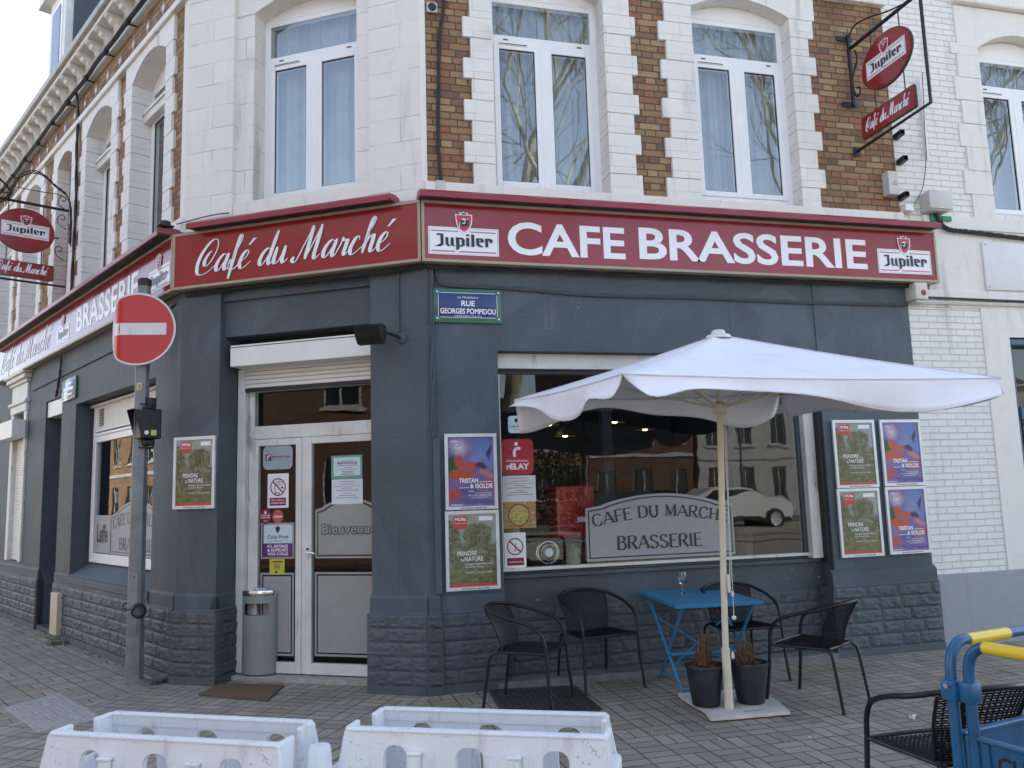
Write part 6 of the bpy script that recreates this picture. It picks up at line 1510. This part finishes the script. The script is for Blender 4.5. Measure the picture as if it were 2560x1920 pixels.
mb = MB(); ring(mb, .06, .38, .045, -.2035, .2); mb.box(.02, .10, -.205, -.2, .15, .195, WH); mb.box(.08, .17, -.205, -.2, .24, .275, M['gasket']); mb.build('badge', t)
def bar_table(x, y, label):
    t = thing('bar_table', label, 'table', (x, y, .05), 0, 'tables inside the cafe'); mb = MB(); mb.box(-.5, .5, -.3, .3, 1.08, 1.115, M['cable_grey'], .006); mb.build('tabletop', t); mb = MB(); mb.lathe([(.05, .02), (.05, 1.08)], (0, 0, 0), M['tin'], 20); mb.lathe([(.24, 0), (.24, .02)], (0, 0, 0), M['gasket'], 24); mb.build('leg', t)
bar_table(1.52, .68, 'grey bar table under the red fridge inside'); bar_table(3.62, 1.1, 'grey bar table at the right end of the window inside')
LIT = emit('lamp_glow', (1, .62, .32), 5.0)
for i, (x, y, z) in enumerate(((1.94, 2.65, 2.40), (2.17, 2.75, 2.27), (2.81, 2.7, 2.43), (3.3, 2.9, 2.35))):
    t = thing('pendant_lamp', 'lit black dome lamp hanging inside behind the glass', 'lamp', (x, y, z), 0, 'pendant lamps hanging inside')
    mb = MB(); mb.lathe([(.13, 0), (.12, .04), (.06, .10), (.015, .12), (.012, .14)], (0, 0, 0), M['gasket'], 20, caps=False); mb.tube([(0, 0, .13), (0, 0, 2.93-z)], .004, M['cable'], 5); mb.build('shade', t)
    mb = MB(); mb.lathe([(.0, -.01), (.03, 0), (.035, .03), (.0, .05)], (0, 0, 0), LIT, 12, caps=False); mb.build('bulb', t)
def cactus(x, z, label):
    g = plain('green_plastic_cactus', (.16, .36, .2), .4); mb = MB(); mb.lathe([(.03, 0), (.036, .045), (.038, .05), (.0, .05)], (x, .36, z), g, 16, caps=False)
    mb.tube([(x, .36, z+.05), (x, .36, z+.13)], [.022, .018], g, 10); mb.tube([(x, .36, z+.09), (x-.025, .36, z+.11), (x-.025, .36, z+.14)], .011, g, 8); mb.tube([(x, .36, z+.08), (x+.025, .36, z+.10), (x+.025, .36, z+.13)], .011, g, 8)
    tag(mb.build('cactus_ornament'), label, 'ornament', 'green ornaments on the window ledge')
cactus(1.448, .952, 'small green cactus ornament left of the frosted panel'); cactus(3.02, .952, 'small green cactus ornament right of the frosted panel')

# ---------------------------------------------------------------- lamps, boxes and cables on the walls
t = thing('wall_floodlight', 'black floodlight on a short arm over the cafe door', 'lamp', W(FB, 2.30, 0, 2.95), FB[1]); I = M['iron']
mb = MB(); mb.lathe([(.045, -.006), (.05, -.015), (.03, -.03)], (0, 0, 0), M['cable_grey'], 16, 'y'); mb.tube([(0, -.02, .0), (-.05, -.10, .02), (-.12, -.22, .05)], .014, I, 8); mb.build('arm', t)
mb = MB(xf=lambda p: Vector((-.19+p.x, -.24+p.y, p.z))); mb2 = [(-.10, .06), (-.02, .085), (.06, .07), (.07, -.01), (.03, -.08), (-.02, -.075), (-.06, -.02)]
mb.xf = lambda p: Vector((-.17+p.y, -.25+p.x, p.z)); mb.prism([(a, b) for a, b in mb2], -.115, .115, I); mb.build('head', t)
def box_thing(name, label, cat, fr, a, b, y0, y1, c, d, mat, deco=None, ch=.008):
    mb = MB(); mb.box(a, b, y0, y1, c, d, mat, ch)
    if deco: deco(mb)
    o = mb.build(name); o.location = fr[0]; o.rotation_euler = (0, 0, fr[1]); return tag(o, label, cat)
YT = plain('warning_yellow', (.6, .55, .4), .5)
def tri(mb): mb.poly([(4.845, -.083, 4.60), (4.895, -.083, 4.60), (4.87, -.083, 4.645)], INK); mb.poly([(4.853, -.0835, 4.605), (4.887, -.0835, 4.605), (4.87, -.0835, 4.636)], YT)
box_thing('junction_box', 'narrow grey electrical box with a warning triangle on the brick', 'electrical box', FA, 4.80, 4.92, -.08, .02, 4.495, 4.745, M['tin'], tri)
def mlid(mb): mb.box(5.235, 5.52, -.125, -.10, 4.36, 4.56, M['tin'], .02); mb.lathe([(.01, -.003), (.01, .0)], (5.38, -.126, 4.375), M['pvc'], 10, 'y')
box_thing('meter_box', 'large rounded grey meter box on the white brick above the sign end', 'electrical box', FA, 5.245, 5.51, -.11, .04, 4.345, 4.555, M['tin'], mlid, .02)
def grn(mb): mb.box(5.47, 5.585, -.02, .01, 4.275, 4.325, M['green'], .003)
box_thing('green_bracket', 'green plastic bracket under the grey meter box', 'bracket', FA, 5.33, 5.455, -.02, .01, 4.265, 4.34, M['green'], grn, .003)
box_thing('junction_box', 'small white box at the lower corner of the brick beside the sign', 'electrical box', FA, 5.0, 5.105, -.05, .03, 4.345, 4.42, M['pvc'])
box_thing('junction_box', 'small pale box on top of the sign left end under the brick cables', 'electrical box', FA, .15, .235, -.045, .02, 4.235, 4.335, M['tin'])
def eye(mb): mb.lathe([(.04, -.016), (.032, -.028), (.0, -.03)], (.15, .0, 5.98), M['gasket'], 16, 'y', caps=False)
box_thing('outdoor_sensor', 'round grey sensor at the top of the corner brick strip', 'sensor', FA, .10, .20, -.016, .02, 5.93, 6.03, M['tin'], eye, .02)
def dot(mb): mb.lathe([(.03, -.001), (.03, .001)], (5.045, -.131, 3.465), DR, 20, 'y'); mb.box(4.98, 5.08, -.10, .0, 3.37, 3.40, M['tin'], .006)
box_thing('alarm_box', 'cream alarm box with a red disc under the right end of the sign', 'alarm', FA, 4.955, 5.10, -.13, .02, 3.40, 3.57, plain('cream_plastic', (.6, .56, .48), .5), dot)
for i, (u, z, l) in enumerate(((5.02, 5.163, 'topmost'), (5.03, 4.886, 'middle'), (5.005, 4.50, 'lowest'))):
    mb = MB(); s_ = .026
    for a, b, c, d in ((-s_, s_, s_-.007, s_), (-s_, s_, -s_, -s_+.007), (-s_, -s_+.007, -s_+.007, s_-.007), (s_-.007, s_, -s_+.007, s_-.007)): mb.box(a, b, -.11, .04, c, d, I)
    mb.box(-s_+.007, s_-.007, -.02, .04, -s_+.007, s_-.007, M['black'])
    o = mb.build('steel_stub'); o.location = (u, 0, z); o.rotation_euler = (0, 0, R(-12)); tag(o, 'black square steel stub in the wall, %s of the three beside the hanging sign' % l, 'steel stub', 'cut steel tubes in the wall')
def wire(name, label, fr, pts, r, mat, n=5, k=1, tw=0.0, cat='cable', seed=0):
    mb = MB(xf=lambda p: W(fr, p.x, p.y, p.z)); q = crom(pts, n); rr = random.Random(seed)
    for s in range(k):
        ph = s*6.283/k
        pp = [p+Vector((tw*math.cos(ph+i*.9)*.6, -abs(tw)*math.sin(ph+i*.9)*.5-tw*.5, tw*math.sin(ph+i*.9))) if k > 1 else p for i, p in enumerate(q)]; mb.tube(pp, r, mat, 6)
    return tag(mb.build(name), label, cat)
C = M['cable']; CG = M['cable_grey']; CWH = M['cable_white']
wire('cable', 'black cable bundle running down the brick strip at the corner', FA, [(.17, .0, 6.6), (.26, -.005, 6.1), (.215, .0, 5.7), (.195, .0, 5.2), (.185, .0, 4.7), (.20, -.01, 4.33)], .011, C, 6, 3, .011)
wire('cable', 'two thin painted pipes down the corner beside the nameplate', FA, [(.098, -.012, 3.56), (.098, -.012, 3.0), (.094, -.012, 2.5), (.094, -.012, 2.08)], .010, CG, 4, 2, .018)
box_thing('cable_trunking', 'slate painted cable trunking at the corner left of the posters', 'trunking', FA, .09, .145, -.03, .02, .80, 2.07, S, None, .005)
wire('cable', 'twisted grey cable along the wall below the long fascia sign', FA, [(.15, .02, 3.56), (.16, .015, 3.47), (.25, .012, 3.41), (.8, .012, 3.40), (1.6, .012, 3.365), (2.6, .012, 3.372), (3.8, .012, 3.36), (4.95, .0, 3.37)], .009, CG, 14, 3, .010)
wire('cable', 'twisted white cable continuing across the white house', FA, [(5.0, .0, 3.37), (5.3, .0, 3.40), (6.3, .005, 3.405), (7.5, .005, 3.42), (9, .005, 3.42)], .009, CWH, 14, 3, .010)
wire('cable', 'black cable dropping from the alarm box along the white house', FA, [(5.15, -.01, 3.58), (5.14, -.01, 3.50), (5.17, -.01, 3.455), (5.4, -.01, 3.45), (6.4, -.01, 3.445), (8, -.01, 3.45)], .011, C, 6)
wire('cable', 'thick black cables from the meter box along the white house', FA, [(5.38, -.03, 4.34), (5.42, -.03, 4.25), (5.52, -.02, 4.18), (5.8, -.015, 4.165), (6.4, -.015, 4.135), (7.6, -.015, 4.08), (9, -.015, 4.1)], .012, C, 8, 4, .014)
wire('cable', 'thin black cable hanging in front of the white brick by the hanging sign', FA, [(5.40, -.02, 5.9), (5.36, -.02, 5.3), (5.34, -.02, 4.95), (5.26, -.02, 4.62), (5.12, -.02, 4.40)], .004, C, 6)
box_thing('cable_trunking', 'white plastic trunking upright on the white brick behind the hanging sign', 'trunking', FA, 5.375, 5.40, -.0, .04, 4.95, 5.85, M['pvc'], None, .003)
wire('cable', 'bracketed pipe down the pillar to the floodlight', FB, [(2.275, -.012, 3.56), (2.275, -.012, 3.3), (2.275, -.012, 3.0)], .012, CG, 4)
wire('cable', 'tangled black cables under the entrance sign', FB, [(.1, -.03, 3.545), (.7, -.02, 3.56), (1.3, -.02, 3.55), (1.9, -.05, 3.545), (2.2, -.05, 3.54), (2.52, -.04, 3.56)], .010, C, 10, 3, .014)
wire('cable', 'black cables tucked under the long fascia sign', FA, [(.06, -.04, 3.55), (.8, -.03, 3.56), (2.0, -.03, 3.558), (3.5, -.03, 3.56), (5.0, -.03, 3.555)], .010, C, 10, 2, .012)
wire('cable', 'loose black wire along the white ledge above the entrance sign', FB, [(-.02, -.04, 4.25), (.2, -.06, 4.262), (.4, -.06, 4.28), (.56, -.03, 4.29)], .006, C, 6)
wire('cable', 'dark wire along the slate wall under the left sign', FC, [(-.2, -.01, 3.5), (-1.5, -.01, 3.34), (-3.0, -.01, 3.30), (-4.5, -.01, 3.28), (-5.6, -.01, 3.26)], .011, CG, 8)
wire('cable', 'dark wire hanging from the left sign to the side door shutter', FC, [(-4.1, -.02, 3.55), (-4.12, -.02, 3.35), (-4.2, -.02, 3.15), (-4.28, -.02, 3.03)], .012, C, 5, 2, .012)
# bundle carried on brackets under the cornice, with drops
mb = MB(xf=lambda p: W(FC, p.x, p.y, p.z)); r = random.Random(2)
pts = [(-.05-.4*i, -.085+r.uniform(-.012, .012), 7.085-.006*i+r.uniform(-.012, .012)) for i in range(28)]
for o in (0, .018): mb.tube([(a, b-o, c+o*.6) for a, b, c in crom(pts, 3)], .016, C, 6)
for i in range(0, 28, 2): mb.tube([(pts[i][0], .02, pts[i][2]-.02), (pts[i][0], -.12, pts[i][2]-.02)], .010, I, 5); mb.tube([(pts[i][0]-.05, -.09, pts[i][2]), (pts[i][0]+.05, -.09, pts[i][2])], .032, C, 6)
tag(mb.build('cable_bundle'), 'thick black cable bundle on brackets under the left cornice', 'cable')
wire('cable', 'black cable dropping down the brick beside the left hanging sign', FC, [(-3.74, -.06, 7.05), (-3.72, -.03, 6.7), (-3.74, -.03, 6.3), (-3.72, -.02, 5.6), (-3.73, -.02, 4.9), (-3.76, -.02, 4.25)], .014, C, 6, 2, .014)
wire('cable', 'looped black wires at the top of the left hanging sign', FC, [(-4.15, -.7, 5.56), (-4.1, -.6, 5.85), (-4.05, -.4, 5.95), (-4.0, -.2, 5.8), (-3.95, -.03, 5.6), (-3.9, -.02, 5.0)], .007, C, 8, 3, .02)
wire('cable', 'tangle of black wires on the end of the left sign bracket', FC, [(-4.15, -1.3, 5.58), (-4.2, -1.1, 5.72), (-4.1, -.95, 5.66), (-4.15, -.8, 5.5), (-4.05, -.7, 5.62), (-4.0, -.9, 5.8)], .008, C, 8, 3, .02)
HC_ = plain('cream_hatch', (.55, .49, .38), .5, 0, .1, 6)
box_thing('utility_hatch', 'tall cream utility box at the foot of the left street wall', 'utility box', FC, -3.86, -3.56, -.09, -.02, .06, .555, HC_)

# ---------------------------------------------------------------- small things on the ground
mb = MB(); SL = plain('broken_slate', (.09, .095, .10), .7, 0, .2, 12); mb.xf = lambda p: Vector((-2.19, 1.40, 0))+Matrix.Rotation(R(20), 3, 'Z') @ (Matrix.Rotation(R(-24), 3, 'Y') @ p)
mb.prism_z([(-.13, -.07), (.12, -.09), (.15, .05), (-.05, .08)], .03, .055, SL); tag(mb.build('slate_slab'), 'broken dark slab leaning at the foot of the sign post', 'slab')
mb = MB(); r = random.Random(8); vs = []
for k in range(14): a = k*.45; q_ = r.uniform(.012, .04); vs.append((3.02+q_*math.cos(a)*1.2, -1.92+q_*math.sin(a), r.uniform(.004, .045)))
mb.add(vs, [(i, i+1, i+2) for i in range(12)]+[(0, 5, 9), (2, 7, 12)], WH); tag(mb.build('paper_scrap'), 'crumpled white paper scrap on the paving right of the chairs', 'litter')
mb = MB()
for k in range(46):
    x, y = r.uniform(-2.6, 3.8), r.uniform(-3.1, .0)
    if k > 30: x, y = r.uniform(.8, 3.6), r.uniform(-2.9, -1.2)
    s_ = r.uniform(.004, .012); a = r.uniform(0, 3); mb.prism_z([(x+s_*math.cos(a), y+s_*math.sin(a)), (x-s_*.6*math.sin(a), y+s_*.6*math.cos(a)), (x-s_*math.cos(a), y-s_*math.sin(a)), (x+s_*.5*math.sin(a), y-s_*.5*math.cos(a))], .001, .004, WH if k % 3 else SOIL)
tag(mb.build('litter_crumbs'), 'pale crumbs and stub ends scattered on the paving', 'litter', kind='stuff')
mb = MB(); MOSS = plain('moss_and_weeds', (.06, .10, .025), .8, 0, .4, 20)
def tuft(p, n_, h, sp):
    for k in range(n_):
        b = p+Vector((r.gauss(0, sp), r.gauss(0, sp*.5), 0)); a = r.uniform(0, 6.28); d = Vector((math.cos(a)*.5, math.sin(a)*.5, 1))*r.uniform(.4, 1)*h; s_ = Vector((-math.sin(a), math.cos(a), 0))*.004; mb.add([b-s_, b+s_, b+d], [(0, 1, 2)], MOSS)
tuft(W(FC, -3.25, -.09), 120, .09, .10)
for k in range(70): tuft(W(FC, r.uniform(-7.5, -.8), r.uniform(-.10, -.065)), 5, r.uniform(.012, .04), .03)
for k in range(26): tuft(Vector((r.choice((.16, .4, 1.25, 4.2))+r.uniform(0, .4), r.uniform(-.12, -.07), 0)), 3, .015, .02)
tuft(Vector((-2.22, 1.32, 0)), 30, .1, .03)
tag(mb.build('weeds'), 'grass and moss along the foot of the walls', 'weeds', kind='stuff')
# ---------------------------------------------------------------- across the street: what the panes mirror
BARK = NT('plane_bark'); v = BARK.obj()
BARK.set(BARK.ramp(BARK.noise(BARK.scalev(v, 1, 1, .5), 2.4, 5, .6), [(.35, (.16, .14, .10)), (.5, (.34, .32, .22)), (.65, (.52, .49, .36))]), .85, 0, .3)
TWIG = plain('bare_twigs', (.20, .165, .12), .9, 0, .3, 3)
def plane_tree(x, y, h, seed, label, fork=.34, lean=0.0):
    t = thing('plane_tree', label, 'tree', (x, y, -.12), 0, 'bare plane trees on the square'); r = random.Random(seed)
    tr = MB(); br = MB(); zf = h*fork
    def limb(mb, p, d, L, r0, r1, mat, bendy, seg):
        pts = [p]; q = p.copy(); dd = d.copy(); n = 5
        for i in range(n):
            dd = (dd+Vector((r.gauss(0, bendy), r.gauss(0, bendy), r.gauss(.04, bendy*.7)))).normalized(); q = q+dd*L/n; pts.append(q.copy())
        mb.tube(pts, [r0+(r1-r0)*i/n for i in range(n+1)], mat, seg); return pts, dd
    pts, d = limb(tr, Vector((0, 0, 0)), Vector((lean, 0, 1)).normalized(), zf, .30, .21, BARK.mat, .03, 12)
    def rec(p, d, L, rad, lv):
        m = BARK.mat if lv < 3 else TWIG
        pp, dd = limb(br, p, d, L, rad, rad*.6, m, .10+.035*lv, 8 if lv < 2 else (5 if lv < 4 else 3))
        if lv >= 5: return
        n = (3, 3, 3, 4, 5)[lv]
        for k in range(n):
            f = pp[-1] if k == 0 else pp[r.choice((2, 3, 4, 5))]
            ax = Vector((r.gauss(0, 1), r.gauss(0, 1), r.gauss(0, .4))).normalized()
            nd = (dd+ax*(.35 if k == 0 else .75)+Vector((0, 0, .22))).normalized()
            rec(f, nd, L*r.uniform(.58, .82), rad*(.62 if k == 0 else .46), lv+1)
    for k in range(4):
        a = k*1.57+r.uniform(-.5, .5); rec(pts[-1], Vector((math.cos(a)*.42, math.sin(a)*.42, 1)).normalized(), h*.27*r.uniform(.85, 1.1), .15, 0)
    tr.build('trunk', t); br.build('branches', t, recalc=False); return t
plane_tree(4.2, -13.4, 19, 3, 'tall bare plane tree mirrored in the window above the fascia crest')
plane_tree(14.8, -14.8, 19, 7, 'bare plane tree mirrored in the window beside the hanging sign')
plane_tree(19.5, -16, 18, 12, 'bare plane tree mirrored in the neighbour window')
plane_tree(-2.0, -22, 14, 21, 'small bare plane tree whose twigs show low in the corner window')

PW2 = plain('pale_facade', (.50, .50, .49), .8, 0, .15, 2); RT2 = plain('red_roof_tiles', (.20, .07, .045), .8, 0, .3, 5); DG = plain('dark_pane', (.03, .035, .04), .08, 0, .1)
def house(fr, x0, x1, hgt, mat, roof, label, cols, rows=2, trim=PW2, sill=.9, step=3.1, ridge=2.6):
    t = thing('house', label, 'house', fr[0], fr[1], 'houses mirrored from across the street'); wd = (x1-x0)/cols; hs = []
    for i in range(cols):
        for j in range(rows): a = x0+wd*(i+.5); hs.append((a-.5, a+.5, sill+j*step, sill+j*step+1.75, .18))
    mb = MB(); wallgrid(mb, x0, x1, -.2, hgt, 0, hs, mat); mb.poly([(x0, 0, -.2), (x0, 9, -.2), (x0, 9, hgt), (x0, 0, hgt)], mat); mb.poly([(x1, 0, -.2), (x1, 0, hgt), (x1, 9, hgt), (x1, 9, -.2)], mat); mb.poly([(x0, 9, -.2), (x1, 9, -.2), (x1, 9, hgt), (x0, 9, hgt)], mat)
    mb.build('wall', t)
    mb = MB(); mb.box(x0-.1, x1+.1, -.25, .1, hgt-.18, hgt+.02, trim, .02); mb.box(x0, x1, -.06, .1, sill+step-.75, sill+step-.55, trim, .01); mb.build('cornice', t)
    mb = MB(); mb.add([(x0-.1, -.25, hgt+.03), (x1+.1, -.25, hgt+.03), (x1+.1, 4, hgt+ridge), (x0-.1, 4, hgt+ridge), (x0-.1, 9.1, hgt+.03), (x1+.1, 9.1, hgt+.03)], [(0, 1, 2, 3), (3, 2, 5, 4), (0, 3, 4), (1, 5, 2)], roof); mb.build('roof', t)
    for a, b, c, d, _ in hs:
        mb = MB(); holed(mb, [(a, c), (b, c), (b, d), (a, d)], [[(a+.07, c+.07), (b-.07, c+.07), (b-.07, d-.07), (a+.07, d-.07)]], .12, .17, trim); mb.box((a+b)/2-.03, (a+b)/2+.03, .115, .16, c+.07, d-.07, trim); mb.box(a-.1, b+.1, -.08, .1, c-.1, c, trim, .01); o = mb.build('window', t)
        mb = MB(); mb.box(a+.07, b-.07, .14, .15, c+.07, d-.07, DG); mb.build('pane', o)
FO = ((0, -33, 0), math.pi)            # facing the cafe, local x runs to -x
house(FO, -19.5, -13.5, 9.5, M['brick_red'], RT2, 'tall red brick house mirrored in the cafe window', 3, 3)
house(FO, -29.5, -19.7, 6.6, PW2, RT2, 'long white house under a red roof mirrored in the cafe window', 5, 2, step=2.9)
house(FO, -42, -29.7, 7.2, plain('grey_facade', (.45, .45, .44), .8, 0, .1, 2), M['tile'], 'grey rendered house at the right of the mirrored row', 5, 2)
house(FO, -13.2, -6.5, 4.2, M['orange_brick'], RT2, 'low ochre brick hall mirrored left of the tall brick house', 6, 1, sill=1.2)
house(FO, -6.0, 3.5, 8.0, M['brick_red'], M['tile'], 'ochre brick house mirrored in the narrow door leaf', 4, 2)
house(FO, 4.0, 16, 8.6, M['brick_red'], RT2, 'brown brick house at the left of the mirrored row', 5, 2)
LO = W(FC, -3, -13.5)
house(((LO.x, LO.y, 0), FC[1]+math.pi), 34, 58, 8.2, M['orange_brick'], M['tile'], 'sunlit ochre brick house far down the left street', 8, 2)
house(((LO.x, LO.y, 0), FC[1]+math.pi), -11, 2, 8.6, M['brick_red'], M['tile'], 'brown brick house across the street mirrored in the cafe door', 5, 2)
house(((LO.x, LO.y, 0), FC[1]+math.pi), 2.4, 21.6, 8.0, plain('cream_facade', (.42, .38, .31), .8, 0, .1, 2), RT2, 'long cream house across the left street', 7, 2)
house(((LO.x, LO.y, 0), FC[1]+math.pi), 22, 33.5, 7.4, PW2, RT2, 'white house across the left street', 4, 2)

def suv(x, y, rot, col, label):
    t = thing('parked_car', label, 'car', (x, y, -.12), rot, 'cars parked along the square')
    BP = NT('car_paint'); BP.set(col, .25, 0, .5, .6)
    prof = [(-2.26, .36), (-2.32, .62), (-2.30, .98), (-2.05, 1.10), (-1.25, 1.20), (-.55, 1.60), (.15, 1.72), (1.3, 1.70), (2.0, 1.38), (2.24, 1.2), (2.28, .75), (2.2, .36)]
    bm = bmesh.new(); n = len(prof); secs = []
    for yy, k in ((-.93, .86), (-.9, .95), (-.75, 1.0), (0, 1.02), (.75, 1.0), (.9, .95), (.93, .86)):
        secs.append([bm.verts.new((px*(1 if k >= .95 else .985), yy*(1 if pz < 1.22 else .80), pz)) for px, pz in prof])
    for a, b in zip(secs, secs[1:]):
        for i in range(n): bm.faces.new((a[i], a[(i+1) % n], b[(i+1) % n], b[i]))
    bm.faces.new(secs[0][::-1]); bm.faces.new(secs[-1])
    mb = MB(); mb.bm(bm, BP.mat, True); mb.build('body', t)
    mb = MB()
    for s in (-1, 1): mb.prism([(-1.05, 1.19), (-.52, 1.53), (.2, 1.63), (1.25, 1.61), (1.8, 1.27), (.5, 1.20)], s*.80-.015, s*.80+.015, DG)
    mb.add([(-1.22, -.7, 1.235), (-1.22, .7, 1.235), (-.60, .6, 1.60), (-.60, -.6, 1.60)], [(0, 1, 2, 3)], DG); mb.build('window', t)
    mb = MB(); mb.box(-2.2, 2.15, -.945, .945, .24, .44, M['gasket'], .04)
    for wx in (-1.4, 1.4): mb.lathe([(.0, -.95), (.43, -.95), (.43, .95), (.0, .95)], (wx, 0, .36), M['gasket'], 24, 'y', caps=False)
    mb.build('cladding', t)
    for wx in (-1.4, 1.4):
        for s in (-1, 1):
            mb = MB(); mb.lathe([(.0, -.1), (.32, -.11), (.36, -.08), (.36, .08), (.32, .11), (.0, .1)], (wx, s*.87, .355), M['gasket'], 24, 'y', caps=False); wh = mb.build('wheel', t)
            mb = MB(); mb.lathe([(.26, -.005), (.24, .005), (.0, .0)], (wx, s*.985, .355), M['alu'], 10, 'y', caps=False); mb.build('rim', wh)
    for s in (-1, 1): mb = MB(); mb.box(-2.29, -2.05, s*.72-.14, s*.72+.14, .80, .93, M['sign_white'], .03); mb.build('headlight', t)
HG = plain('hedge_leaves', (.05, .075, .03), .8, 0, .4, 6); hd = random.Random(4)
for hx, hl, lab in ((9.6, 2.2, 'clipped ivy column by the mirrored brick house'), (13.4, 3.0, 'dark clipped hedge mirrored behind the parked cars')):
    mb = MB()
    for k in range(1400):
        p = Vector((hx+hd.uniform(0, hl), -29.5+hd.uniform(-.5, .5), hd.uniform(0, 3.6 if hl < 2.5 else 1.5))); a = Vector((hd.gauss(0, 1), hd.gauss(0, 1), hd.gauss(0, 1))).normalized()*.09; b = a.orthogonal().normalized()*.06
        mb.add([p-a, p+b, p+a, p-b], [(0, 1, 2, 3)], HG)
    tag(mb.build('hedge', recalc=False), lab, 'hedge', 'hedges across the square')
for lx, lab in ((11.2, 'grey street lamp left of the mirrored white car'), (18.8, 'grey street lamp right of the mirrored white car')):
    t = thing('street_lamp', lab, 'street lamp', (lx, -26.9, .02), 0, 'street lamps across the square')
    mb = MB(); mb.tube([(0, 0, 0), (0, 0, 1.0), (0, 0, 6.2)], [.09, .07, .05], M['steel'], 10); mb.build('post', t)
    mb = MB(); mb.tube(crom([(0, 0, 6.1), (0, .25, 6.5), (0, .9, 6.6)], 5), .035, M['steel'], 8); mb.box(-.12, .12, .8, 1.4, 6.54, 6.64, M['tin'], .03); mb.build('lantern', t)
suv(16.9, -24.6, math.pi, (.75, .75, .76), 'white crossover car mirrored at the right of the cafe window')
suv(13.0, -26.2, math.pi, (.03, .035, .045), 'dark car standing behind the white one in the mirrored street')
